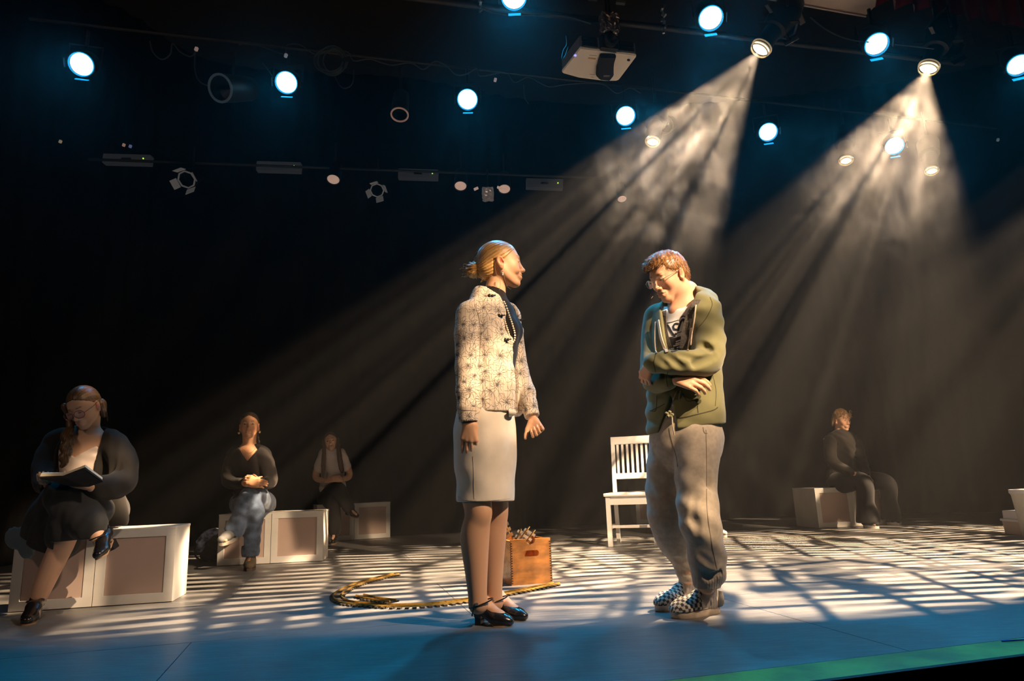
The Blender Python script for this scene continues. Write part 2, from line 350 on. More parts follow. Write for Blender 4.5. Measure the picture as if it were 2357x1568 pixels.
# ------------------------------------------------------------------ lamps and rigging
blk = mat('matt_black_metal', (.012, .012, .013), .55, .3)
blk2 = mat('black_rubber', (.01, .01, .01), .6)
greym = mat('worn_steel', (.35, .33, .30), .35, .8)
led_glow = mat('led_lens_glow', (.1, .5, 1), .3, emit=(.35, .80, 1.), estr=6.)
led_rim = mat('led_rim_glow', (.1, .5, 1), .3, emit=(.0, .42, .85), estr=.9)
def hang_frame(d): return frame(d, (0, 0, 1))
def led_par(p, tgt, label):
    p = np.array(p); d = unit(np.array(tgt)-p); R = hang_frame(d)
    t = thing('led_par_lamp', label, 'stage lamp', p, 0, 'blue led lamps')
    r = .088
    m = MB(); m.lathe([(-.30, .001), (-.30, .03), (-.29, .07), (-.2, .095), (-.03, .1), (.0, .1), (.0, r), (-.03, r)], (0, 0, 0), d, 24, False); m.build('housing', blk, t, True)
    MB().lathe([(-.03, .001), (-.03, r*.97), (-.018, r*.93), (-.008, r*.6), (-.005, .001)], d*.004, d, 28, False).build('lens', led_glow, t, True)
    MB().lathe([(-.008, r*.98), (-.008, r*1.05), (.004, r*1.05), (.004, r*.98)], d*.006, d, 28, False).build('lens_rim', led_rim, t, True)
    for a in (0, math.pi/2, -math.pi/2):      # the gel frame holders around the rim
        ax = R[:, 1]*math.sin(a)-R[:, 2]*math.cos(a); tn = np.cross(d, ax)
        MB().box(d*.02+ax*(r+.026), (.05, .09 if a == 0 else .07, .006), np.stack([d, tn, ax], 1)).build('frame_holder', led_rim if a == 0 else blk, t)
    y = MB(); q = [R[:, 1]*s*.12+np.array((0, 0, z))-d*.1 for s, z in ((-1, 0), (-1, .16), (1, .16), (1, 0))]
    y.tube(q, .009, 6); y.build('yoke', blk, t); MB().tube([np.array((0, 0, .15))-d*.1, np.array((0, 0, .30))-d*.1], .015, 8).build('clamp', blk, t)
    return t
names_row = ['leftmost of the six blue lamps on the middle bar', 'blue lamp above the loop of hanging cable', 'blue lamp straight above the woman in the jacket', 'blue lamp just below and right of the projector', 'blue lamp between the two smoky warm beams', 'blue lamp shining through the right-hand warm beam']
for i, p in enumerate(LED): led_par(p, (p[0]*.6, p[1]-4.2, 0.9), names_row[i])
names1 = ['blue lamp cut by the top edge of the photo, on the front pipe', 'blue lamp on the front pipe left of the first smoking spotlight', 'blue lamp on the front pipe between the two smoking spotlights', 'blue lamp at the right edge of the photo']
for i, p in enumerate(LED1): led_par(p, (p[0]*.7, p[1]-3.0, 0.6), names1[i])

warm_glow = mat('profile_lens_glow', (1, .8, .5), .2, emit=(1., .80, .48), estr=9.)
ring_warm = mat('lens_ring_painted_glow', (.8, .7, .55), .25, .9, emit=(1, .72, .4), estr=.25)  # polished metal, with the light it catches added as weak emission
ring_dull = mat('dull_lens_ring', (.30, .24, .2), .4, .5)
lens_glint = mat('unlit_lens_glint', (.75, .55, .45), .12, .4, emit=(1, .8, .6), estr=.18)  # emission stands in for reflections in a lens that is off
def profile(p, d, label, lit, s=1., group='profile spotlights'):
    """an ellipsoidal profile spotlight hung under a bar, pointing along d"""
    p = np.array(p); d = unit(d); R = hang_frame(d)
    t = thing('profile_spotlight', label, 'stage lamp', p, 0, group)
    MB().lathe([(0, .075), (-.02, .08), (-.05, .082), (-.05, .072), (-.20, .072), (-.21, .1), (-.30, .115), (-.42, .12), (-.52, .09), (-.56, .03), (-.56, .001)], d*.03, d, 22, False).build('barrel', blk, t, True)
    MB().lathe([(-.01, .001), (-.004, .04), (-.012, .068)], d*.035, d, 24, False).build('lens', warm_glow if lit else lens_glint, t, True)
    for k, (h, r) in enumerate(((.045, .074), (.028, .08), (.008, .084))):
        MB().lathe([(h-.005, r-.004), (h-.005, r+.004), (h+.004, r+.003), (h+.004, r-.004)], (0, 0, 0), d, 24, False).build('lens_ring', ring_warm if lit else ring_dull, t, True)
    for a in (.9, 2.2, 4.0, 5.4): # shutter handles
        ax = R[:, 1]*math.cos(a)+R[:, 2]*math.sin(a)
        MB().box(-d*.25+ax*.15, (.008, .03, .08), np.stack([d, np.cross(d, ax), ax], 1)).build('shutter', greym if a < 2 else blk, t)
    y = MB(); y.tube([R[:, 1]*s*.15+np.array((0, 0, z))-d*.3 for s, z in ((-1, 0), (-1, .2), (1, .2), (1, 0))], .01, 6); y.build('yoke', blk, t)
    MB().tube([np.array((0, 0, .19))-d*.3, np.array((0, 0, .36))-d*.3], .016, 8).build('clamp', blk, t)
    return t
TG = [(-.90, 5.2, 0), (1.65, 5.25, 0), (3.9, 5.9, 0)]
profile(PROF[0]-.05*unit(np.array(TG[0])-PROF[0]), np.array(TG[0])-PROF[0], 'lit profile spotlight sending the left of the two smoky warm beams', 1)
profile(PROF[1]-.05*unit(np.array(TG[1])-PROF[1]), np.array(TG[1])-PROF[1], 'lit profile spotlight sending the right of the two smoky warm beams', 1)
for (x, y), lb in (((1503, 320), 'small lens glinting inside the left warm beam, right of the lowest middle blue lamp'), ((1947, 364), 'small lens glinting near the left side of the right-hand warm beam'), ((2144, 388), 'small lens glinting just right of the right-hand warm beam')):
    p = G(x, y, 3.72)
    t = thing('profile_spotlight', lb, 'stage lamp', p, 0, 'small glinting profile spotlights'); d = unit((-.25, -.35, -.9))
    MB().lathe([(0, .07), (-.05, .075), (-.22, .068), (-.24, .1), (-.42, .11), (-.5, .05), (-.5, .001)], d*.02, d, 20, False).build('barrel', mat('darkened_barrel_black', (.003, .003, .003), .9, spec=.05), t, True)  # colour darkened so the barrel stays unlit-looking inside the beam
    MB().lathe([(-.01, .001), (.004, .03), (-.002, .055)], d*.03, d, 20, False).build('lens', mat('lens_painted_glint', (1, .8, .6), .1, .2, emit=(1, .82, .6), estr=1.1), t, True)  # lamp is off: the reflected beam light is painted in as emission
    MB().lathe([(.0, .062), (.0, .07), (.01, .07), (.01, .062)], d*.03, d, 24, False).build('lens_ring', ring_warm, t, True)
    MB().lathe([(.0, .05), (.0, .058), (.01, .058), (.01, .05)], d*.045, d, 24, False).build('lens_ring', ring_warm, t, True)
    MB().tube([-d*.3, -d*.3+np.array((0, 0, .45))], .014, 6).build('clamp', blk, t)
def par_can(p, d, label, cat, rr, ringm, lensm, group, name='par_can', doors=0, ln=.28):
    t = thing(name, label, cat, p, 0, group); d = unit(d); R = hang_frame(d)
    MB().lathe([(-ln, .001), (-ln, rr*.5), (-ln*.9, rr*.9), (-ln*.4, rr), (0, rr*1.02), (0, rr*.9), (-.10, rr*.85), (-.16, .001)], (0, 0, 0), d, 22, False).build('can', blk, t, True)
    if ringm: MB().lathe([(0, rr*.88), (0, rr*1.05), (.008, rr*1.05), (.008, rr*.88)], d*.003, d, 24 if not doors else 8, False).build('rim', ringm, t)
    if lensm: MB().lathe([(-.02, .001), (-.012, rr*.5), (-.02, rr*.88)], d*.01, d, 22, False).build('lens', lensm, t, True)
    for k in range(doors):
        a = k*math.pi/2+.3; ax = R[:, 1]*math.cos(a)+R[:, 2]*math.sin(a); tn = np.cross(d, ax)
        MB().box(d*.05+ax*(rr*1.25), (.09, rr*1.1, .004), np.stack([unit(d+ax*.4), tn, unit(ax-d*.4)], 1)).build('barn_door', ringm, t)
    MB().tube([-d*.15, -d*.15+np.array((0, 0, .34))], .013, 6).build('clamp', blk, t)
    return t
salmon = mat('frosted_glass_glow', (.85, .55, .45), .5, emit=(.9, .62, .5), estr=.28)  # glass of switched-off lamps; the light on it is a painted glow
dimring = mat('dim_ring', (.28, .28, .28), .5, emit=(.5, .5, .5), estr=.06)  # grey rim, its lit look helped by a trace of emission
brring = mat('bronze_ring', (.4, .22, .16), .5, emit=(.6, .36, .28), estr=.12)  # bronze colour plus a painted glow for light on the rim
for x, y, lb in ((767, 414, 'pale round lamp left of the dark barn door lamp on the far bar'), (1060, 429, 'pale round lamp just left of the foil covered box on the far bar'), (1161, 436, 'pale round lamp just right of the foil covered box on the far bar'), (1432, 459, 'pale round lamp dimmed by the left warm beam')):
    p = G(x, y, 3.9); par_can(p, unit((0, -.45, -.9)), lb, 'stage lamp', .075 if x != 1432 else .06, None, salmon, 'unlit pale lamps on the far bar')
par_can(G(430, 413, 3.8), unit((0, -.8, -.6)), 'unlit lamp with barn doors, left end of the far bar', 'stage lamp', .09, dimring, None, 'barn door lamps', 'barn_door_lamp', 4)
par_can(G(868, 438, 3.8), unit((0.1, -.8, -.6)), 'unlit lamp with barn doors between the pale lamps on the far bar', 'stage lamp', .075, dimring, None, 'barn door lamps', 'barn_door_lamp', 4)
par_can(G(920, 263, 3.75), unit((0, -.35, -.93)), 'unlit can with a thin bronze rim, pointing down', 'stage lamp', .075, brring, None, None, 'par_can')
par_can(G(508, 203, 3.8), unit((-.3, -.85, -.5)), 'big dark drum lamp beside the second blue lamp', 'stage lamp', .11, mat('very_dim_ring', (.1, .12, .13), .5, emit=(.1, .2, .25), estr=.05), None, None, 'drum_lamp', 0, .4)  # faint bluish light on the rim is emission, the lamp is off
# round bronze rim in the left beam, and dark one above the right glint
par_can(G(1530, 290, 4.05), unit((-.4, -.75, -.5)), 'dark lamp in the left beam, thin rim catching light', 'stage lamp', .085, ring_dull, None, None, 'rim_lamp')
par_can(G(1806, 62, 4.22), unit((-.3, -.8, -.5)), 'dark barn door lamp beside the first smoking spotlight', 'stage lamp', .10, ring_dull, None, None, 'barn_door_lamp', 4)
par_can(G(2192, 108, 4.22), unit((-.3, -.8, -.5)), 'dark barn door lamp beside the second smoking spotlight', 'stage lamp', .10, blk, None, None, 'barn_door_lamp', 4)
# bars
pipem = mat('pipe_dark_steel', (.012, .011, .010), .6)
def bar(P0, P1, label, r=.024, ext=(.6, .6)):
    P0, P1 = np.array(P0), np.array(P1); d = P1-P0
    tag(MB().tube([P0-d*ext[0], P1+d*ext[1]], r, 12).build('lighting_bar', pipem, smooth=True), label, 'pipe', 'lighting bars')
b0, b1 = G(960, -4, 4.12), G(1800, 97, 4.12)
bar(b0, b1, 'long dark pipe along the top carrying the front row of lamps')
bar(LED[0]+np.array((0, .1, .42)), LED[5]+np.array((0, .1, .42)), 'dark pipe carrying the middle row of blue lamps', .013, (.06, .2))
c0, c1 = G(430, 375, 4.05), G(1250, 405, 4.05)
bar(c0, c1, 'dark pipe carrying the far row of unlit lamps', .014, (.25, .2))
# cables
cabm = mat('grey_cable', (.035, .045, .05), .7)
def cable(pts, z, label, r=.006, y=None):
    P = [W(a, b, y) if y else G(a, b, z) for a, b in pts]
    return tag(MB().tube(catmull(P, 6), r, 5).build('cable', cabm, smooth=True), label, 'cable', 'black cables')
yl = 5.0
cable([(345,95),(352,120),(372,137),(392,125),(397,100),(415,120),(440,130),(455,112)], 0, 'thin cable loop hanging right of the leftmost blue lamp', .006, 5.0)
cable([(450,115),(448,150),(452,175),(465,192),(490,200)], 0, 'thin cable dropping to the big dark drum lamp', .006, 5.05)
cable([(550,103),(570,98),(610,110),(655,125),(660,105),(690,103),(725,125),(760,118),(800,120),(815,140),(850,136),(880,145),(905,150),(945,145),(975,160),(1000,142),(1025,150),(1050,172),(1075,170),(1098,157),(1105,175),(1150,168)], 0, 'wavy cable strung along the middle pipe from the second to the third blue lamp', .006, 5.4)
for k, (rx, ry) in enumerate(((24, 26), (32, 34), (39, 30), (30, 24))):
    pts = [(765+rx*math.cos(a)-(k-1)*3, 140+ry*math.sin(a)) for a in np.linspace(.1 if k else .6, math.pi*2-.3, 16)]
    cable(pts, 0, ('innermost', 'largest', 'widest', 'hindmost')[k]+' loop of the cable coil hanging right of the second blue lamp', .006, 5.25+.02*k)
cable([(770,175),(785,200),(800,202),(812,190),(815,160)], 0, 'small slack cable under the coil of loops', .005, 5.3)
cable([(605,145),(620,165),(630,180)], 0, 'short cable running into the second blue lamp', .005, 5.2)
cable([(1170,170),(1185,190),(1215,178),(1240,190),(1265,200),(1300,195),(1350,192),(1390,195),(1420,215),(1450,203),(1475,215)], 0, 'faint wavy cable passing under the projector', .005, 5.8)
cable([(1205,195),(1208,225),(1217,240)], 0, 'short loose cable end left below the projector', .005, 5.8)
cable([(1080,5),(1110,20),(1150,32),(1230,35),(1300,38),(1360,55)], 0, 'cable taped along the front pipe left of the projector', .006, 4.5)
cable([(1865,40),(1905,70),(1960,92),(2040,100),(2150,112)], 0, 'thin cable arching right of the first smoking spotlight', .006, 5.0)
cable([(1303,83),(1304,103),(1297,115),(1293,135),(1300,130),(1308,108)], 0, 'thin cable looped beside the projector', .003, 4.1)
# rope ends / chains on the front pipe
for x, y, lb in ((1108, 14, 'short chain bundle on the front pipe left of the projector'), (1530, 66, 'short chain bundle on the front pipe right of the projector')):
    p = G(x, y, 4.08); m = MB(); rr = random.Random(x)
    for k in range(9): m.box(p+np.array((rr.uniform(-.014, .014), rr.uniform(-.014, .014), -.035+k*.03)), (.018, .012, .03), RZ(rr.random()*3)@RX(rr.random()))
    tag(m.build('chain', greym), lb, 'chain')
# dim wall units with a green light
unitm = mat('unit_grey_case', (.045, .045, .047), .6, emit=(.2, .2, .22), estr=.045)  # case gives no light itself; slight emission paints the light on it
gled = mat('green_indicator', (.1, 1, .1), .5, emit=(.45, 1, .1), estr=1.6)
for (x, y), lb in (((295, 369), 'dim grey box with green light, farthest left above the actors'), ((643, 386), 'dim grey box with a green light left of a pale lamp'), ((963, 403), 'dim grey box with green light between barn door lamp and foil box'), ((1253, 425), 'dim grey box with green light beside the left warm beam')):
    k = {295: 6.75, 643: 6.95, 963: 7.2, 1253: 7.5}[x]
    p = W(x, y, k); s = k/FPX
    t = thing('control_box', lb, 'electrical box', p, .04, 'dim grey control boxes')
    wd_, hh = {295: 116, 643: 108, 963: 98, 1253: 91}[x]*s, 24*s
    MB().box((0, 0, 0), (wd_, .08, hh), RY(.05), bev=.004).build('case', unitm, t)
    MB().lathe([(0, .007), (.008, .006)], RY(.05)@np.array((wd_*.36, -.04, hh*.05)), (0, -1, 0), 8).build('indicator_light', gled, t)
    MB().box(RY(.05)@np.array((0, -.042, 0)), (wd_*.2, .006, hh*.18), RY(.05)).build('vent_slot', blk, t)
# foil covered box
p = G(1123, 447, 3.75)
t = thing('foil_box', 'small crinkled foil covered box hanging between two pale lamps', 'fixture', p)
bm = bmesh.new(); bmesh.ops.create_cube(bm, size=.12); bmesh.ops.subdivide_edges(bm, edges=bm.edges[:], cuts=6, use_grid_fill=True)
rr = random.Random(5)
for v in bm.verts: v.co += Vector([rr.uniform(-.006, .006) for _ in range(3)])
me = bpy.data.meshes.new('foil'); bm.to_mesh(me); bm.free(); o = bpy.data.objects.new('foil_case', me); COL.objects.link(o); o.parent = t
me.materials.append(mat('crinkled_foil', (.6, .5, .46), .3, .85, emit=(.6, .5, .45), estr=.08))  # part of the foil's shine is painted as emission
MB().tube([(0, 0, .05), (0, 0, .3)], .01, 6).build('hanger', blk, t)
for s in (-1, 1): MB().box((s*.13, 0, .07), (.05, .03, .02), RY(s*.4)).build('wing_tab', salmon, t)
for (x, y, cc) in ((139, 326, (.5, .4, .25)), (285, 334, (.6, .35, .25)), (300, 337, (.2, .25, .5)), (452, 113, (.5, .35, .3)), (658, 128, (.3, .3, .32)), (1140, 184, (.6, .45, .4)), (2297, 322, (.2, .25, .25))):
    tag(MB().box(G(x, y, 4.0), (.022, .02, .03), RY(.3), bev=.004).build('cable_tie_tab', mat('tab_%d' % x, cc, .5, emit=cc, estr=.25)), {139: 'tiny brass tab below the leftmost blue lamp', 285: 'tiny pinkish tab, left of a close pair, above a grey box', 300: 'tiny bluish tab, right of a close pair, above a grey box', 452: 'tiny pink tab where the cable drops to the drum lamp', 658: 'tiny grey tab above the second blue lamp', 1140: 'tiny pink tab right of the third blue lamp', 2297: 'tiny grey tab far right of the right-hand beam'}[x], 'tab')  # tabs glow in their own colour in place of light falling on them

# projector --------------------------------------------------------
def cpx(a, b): return (1270+a/8.713, 30+b/8.713)
pwhite = mat('projector_white', (.80, .70, .60), .5)
pgrey = mat('projector_grey_plastic', (.17, .17, .18), .5)
pj = G(*cpx(960, 1000), 3.78)
t = thing('projector', 'white ceiling projector with a black arm under it, hanging from the front pipe', 'projector', pj)
def PJ(px, z0, z1, name, m, bev=0., par=None):
    pts = [G(*cpx(a, b), 3.78)-pj for a, b in px]
    b = bmesh.new(); lo = [b.verts.new((q[0], q[1], z0)) for q in pts]; hi = [b.verts.new((q[0], q[1], z1)) for q in pts]; n = len(pts)
    b.faces.new(lo[::-1]); b.faces.new(hi)
    for i in range(n): b.faces.new((lo[i], lo[(i+1) % n], hi[(i+1) % n], hi[i]))
    if bev: bmesh.ops.bevel(b, geom=b.edges[:], offset=bev, segments=2, affect='EDGES')
    bmesh.ops.recalc_face_normals(b, faces=b.faces)
    me = bpy.data.meshes.new(name); b.to_mesh(me); b.free(); o = bpy.data.objects.new(name, me); COL.objects.link(o); o.parent = par or t; me.materials.append(m); return o
PJ([(570, 705), (1680, 842), (1700, 880), (1350, 1345), (1290, 1368), (1050, 1368), (540, 1302), (225, 1215), (200, 1180)], 0, .022, 'underside', pwhite, .006)
PJ([(575, 708), (1676, 842), (1690, 880), (1345, 1340), (1290, 1360), (1050, 1360), (545, 1296), (230, 1210), (208, 1180)], .018, .115, 'casing', pgrey, .008)
NL, NR = G(*cpx(590, 708), 3.78)-pj, G(*cpx(1670, 840), 3.78)-pj; e = unit(NR-NL); nrm = np.array([e[1], -e[0], 0]); RR = np.stack([e, -nrm, (0, 0, 1)], 1); Lw = np.linalg.norm(NR-NL)
for a in (.155, .84):
    for z in (.034, .082): MB().box(NL+e*Lw*a+nrm*.004+np.array((0, 0, z)), (Lw*.27, .02, .036), RR, .003).build('vent', blk2, t)
MB().box(NL+e*Lw*.5+nrm*.01+np.array((0, 0, .06)), (Lw*.32, .05, .11), RR, .01).build('front_recess', blk2, t)
MB().lathe([(0, .05), (.05, .055), (.06, .04), (.03, .001)], NL+e*Lw*.5+nrm*.02+np.array((0, 0, .06)), nrm, 24).build('lens', blk, t, True)
PJ([(960, 800), (1290, 810), (1220, 960), (1240, 1190), (1160, 1295), (960, 1275), (880, 1190), (890, 1030), (950, 930)], -.035, .0, 'underside_cover', mat('black_plastic', (.015, .015, .017), .35), .008)
PJ([(1040, 1160), (1165, 1160), (1150, 1200), (1030, 1195)], -.037, -.034, 'print_block', mat('dull_print', (.12, .08, .06), .6), 0)
PJ([(735, 888), (885, 905), (880, 930), (728, 912)], -.002, .001, 'warning_sticker', mat('amber_sticker', (.45, .22, .03), .5))
for px in ([(755, 840), (900, 855), (900, 862), (755, 848)], [(760, 1225), (865, 1235), (865, 1243), (760, 1232)], [(780, 1280), (840, 1286), (840, 1292), (780, 1286)]): PJ(px, -.001, .001, 'small_print', mat('grey_print', (.25, .2, .17), .6))
q = [(1540+30*math.cos(a), 935+16*math.sin(a)) for a in np.linspace(0, 2*math.pi, 12, endpoint=False)]; PJ(q, -.008, .001, 'foot', blk2)
q = [(470+30*math.cos(a), 850+18*math.sin(a)) for a in np.linspace(0, 2*math.pi, 10, endpoint=False)]; PJ(q, -.002, .002, 'status_light', mat('blue_status_light', (.2, .2, 1), .5, emit=(.25, .25, 1.), estr=1.6))
# mount: crinkled foil wrapped clamp up to the pipe
bm = bmesh.new(); bmesh.ops.create_cube(bm, size=1); bmesh.ops.subdivide_edges(bm, edges=bm.edges[:], cuts=9, use_grid_fill=True)
cp = NL+e*Lw*.52+nrm*.03; rr = random.Random(8)
for v in bm.verts:
    q = RR@np.array((v.co[0]*.13, v.co[1]*.08, v.co[2]*.15))+cp+np.array((0, 0, .215)); v.co = Vector(q)+Vector([rr.uniform(-.007, .007) for _ in range(3)])
me = bpy.data.meshes.new('foil_wrap'); bm.to_mesh(me); bm.free(); o = bpy.data.objects.new('foil_wrap', me); COL.objects.link(o); o.parent = t; me.materials.append(mat('crinkled_foil_bright', (.55, .42, .38), .28, .9))
MB().tube([cp+np.array((0, 0, .1)), cp+np.array((0, 0, .55))], .022, 10).build('mount_pole', blk, t)
MB().tube([cp+nrm*.05-e*.035+np.array((0, 0, .128)), cp+nrm*.06+np.array((0, 0, .122)), cp+nrm*.05+e*.035+np.array((0, 0, .128))], .005, 6).build('handle', greym, t)
for sx in (-.11, .12): MB().box(cp+e*sx+np.array((0, .05, .46)), (.07, .03, .022), RY(.15)).build('wing_tab', greym, t)
# projection screen case and red pelmet, upper right
p = [(1742, -6), (1990, 38), (2015, 14), (2020, -60), (1742, -70)]
zz = 4.42; P3 = [G(a, b, zz) for a, b in p]
t = thing('screen_case', 'long white roll-up screen case at the top edge, left of the red pelmet', 'projection screen', P3[0])
MB().add([q-P3[0] for q in P3]+[q-P3[0]+np.array((0, 0, .12)) for q in P3], [(0,1,2,3,4), (9,8,7,6,5)]+[(i, (i+1) % 5+5, (i+1) % 5) for i in range(5)]+[(i, i+5, (i+1) % 5+5) for i in range(5)]).build('case', mat('cream_case', (.62, .50, .44), .5), t)
e = unit(P3[1]-P3[0]); n_ = np.cross((0, 0, 1), e)
MB().box((P3[1]-P3[0])*.5-n_*.015+np.array((0, 0, -.01)), (np.linalg.norm(P3[1]-P3[0]), .012, .012), np.stack([e, n_, (0, 0, 1)], 1)).build('slot_lip', mat('cream_case'), t)
MB().box((P3[1]-P3[0])*.5-n_*.002+np.array((0, 0, -.006)), (np.linalg.norm(P3[1]-P3[0]), .012, .01), np.stack([e, n_, (0, 0, 1)], 1)).build('slot', blk2, t)
redv = mat('red_velour', (.40, .015, .03), .9, bump=.15, bscale=200, sheen=.3)
Pr = [G(1935, -12, 4.6), G(2357, 62, 4.6)]; Pr[1] = Pr[0]+(Pr[1]-Pr[0])*1.6
rp = drape('red_pelmet', [tuple(Pr[0]), tuple(Pr[1])], 4.35, 5.3, redv, .06, .20, kind=None, zf=lambda s: 4.56+.045*np.abs(np.sin(s*math.pi/.20+.4)))
tag(rp, 'dark red scalloped velvet pelmet in the top right corner', 'curtain')

# ------------------------------------------------------------------ set pieces
def box_mat():
    return mat('white_painted_box', (.58, .56, .54), .45, vary=.06, vscale=6)
white = box_mat(); paper = mat('pinkish_box_panel', (.42, .31, .27), .7, vary=.05, vscale=4); seam = mat('box_underside', (.3, .28, .26), .7)
CUBES = []
def cube(p, ang, label, size=(.42, .33, .42), inset=.052):
    """white box seat: p is the near bottom left corner; the panelled face looks along -y before turning"""
    w, d, h = size; CUBES.append((np.array(p, float), ang, w, d, h))
    t = thing('box_seat', label, 'box seat', p, ang, 'white box seats')
    s = inset
    m = MB(); m.box((w/2, d/2+.004, h/2-.004), (w-.002, d-.008, h-.012)); m.build('core', white, t)
    for nm, c, dd in (('frame_rail', (w/2, .004, h-s/2), (w, .018, s)), ('frame_rail', (w/2, .004, s/2+.004), (w, .018, s)), ('frame_stile', (s/2, .004, h/2), (s, .018, h-2*s)), ('frame_stile', (w-s/2, .004, h/2), (s, .018, h-2*s))):
        MB().box(c, dd, bev=.002).build(nm, white, t)
    MB().box((w/2, .007, h/2), (w-2*s, .008, h-2*s)).build('front_panel', paper, t)
    MB().box((w/2, d/2-.002, h-.006), (w+.004, d+.008, .014), bev=.003).build('top_board', white, t)
    return t
def pair(pL, pR, la, lb, d=.34, h=.42, gap=.004):
    pL, pR = np.array(pL), np.array(pR); v = pR-pL; a = math.atan2(v[1], v[0]); L = np.linalg.norm(v)
    cube(pL, a, la, (L/2-gap/2, d, h)); cube(pL+v*.5+unit(v)*gap/2, a, lb, (L/2-gap/2, d, h))
pair(G(18, 1411), G(396, 1386), 'white box seat under the reading woman, farther left of her pair', 'white box seat with the brightly lit end, right of the reading woman', .32)
pair(G(499, 1304), G(742, 1292), 'white box seat behind the crossed legs of the woman in jeans', 'white box seat right of the woman in jeans', .34)
pair(G(728, 1249), G(898, 1238), 'farther white box seat behind the legs of the woman in the pale top', 'farther white box seat right of the woman in the pale top', .36)
# the pair at right: the left one turned so that its plain side shows
pc = G(1885, 1217); pr = G(1975, 1212); a = math.atan2((pr-pc)[1], (pr-pc)[0])
cube(pc, .12, 'white box seat at right with its plain side and panel both showing', (.42, .46, .42))
cube(pc+np.array((.43, .10, 0)), .22, 'white box seat behind the legs of the woman in black at right', (.42, .40, .42))
cube(G(1466, 1207), .03, 'white box seat seen through the legs of the white chair', (.42, .4, .42))
cube(G(1466, 1207)+np.array((.44, .02, 0)), .03, 'white box seat hidden behind the legs of the man in the hoodie', (.42, .4, .42))
# white chair
chw = mat('white_chair_paint', (.85, .83, .82), .35)
FL, FR, BLp = G(1406, 1258), G(1512, 1257), G(1440, 1250)
ax = unit(FR-FL); CH = FL; a = math.atan2(ax[1], ax[0]); sc = np.linalg.norm(FR-FL)/.42
t = thing('dining_chair', 'white painted chair with a slatted back, behind the man in the hoodie', 'chair', FL, a)
w, d, hs, ht = np.linalg.norm(FR-FL), .36, .455, 1.0
for x in (.0, w): MB().prism([(-.02, -.02), (.02, -.02), (.02, .02), (-.02, .02)], hs-.02, (x, 0, 0)).build('leg', chw, t)
for x in (.02, w-.02):
    m = MB(); pr_ = [(0, d+.05, 0), (0, d, hs), (0, d+.015, hs+.12), (0, d+.075, ht)]
    for i in range(3):
        q0, q1 = np.array(pr_[i])+(x, 0, 0), np.array(pr_[i+1])+(x, 0, 0)
        V = [q+np.array((sx*.018, sy*.016, 0)) for q in (q0, q1) for sx, sy in ((-1,-1),(1,-1),(1,1),(-1,1))]
        m.add(V, [(0,3,2,1),(4,5,6,7)]+[(k,(k+1)%4,(k+1)%4+4,k+4) for k in range(4)])
    m.build('rear_post', chw, t)
MB().box((w/2, d/2, hs), (w+.07, d+.09, .03), bev=.012).build('seat', chw, t)
for nm, c, dd in (('apron', (w/2, .0, hs-.055), (w, .022, .07)), ('apron', (w/2, d, hs-.055), (w-.04, .02, .06)), ('apron', (0, d/2, hs-.055), (.02, d, .06)), ('apron', (w, d/2, hs-.055), (.02, d, .06))): MB().box(c, dd).build(nm, chw, t)
MB().box((w/2, d/2, .16), (w, .025, .025)).build('stretcher', chw, t)
for x in (0, w): MB().box((x, d/2, .16), (.022, d+.02, .028)).build('stretcher', chw, t)
yb = lambda z: d+.015+.06*(z-hs-.12)/(ht-hs-.12)
Rb = RX(-math.atan(.06/(ht-hs-.12)))
MB().box((w/2, yb(ht-.035), ht-.035), (w+.0, .03, .075), Rb, .004).build('top_rail', chw, t)
MB().box((w/2, yb(hs+.165), hs+.165), (w-.04, .024, .055), Rb, .003).build('lower_rail', chw, t)
for k in range(7):
    z0, z1 = hs+.18, ht-.06; zc = (z0+z1)/2; MB().box((.02+(w-.04)*(k+.95)/7.9, yb(zc), zc), (.022, .013, z1-z0), Rb).build('slat', chw, t)
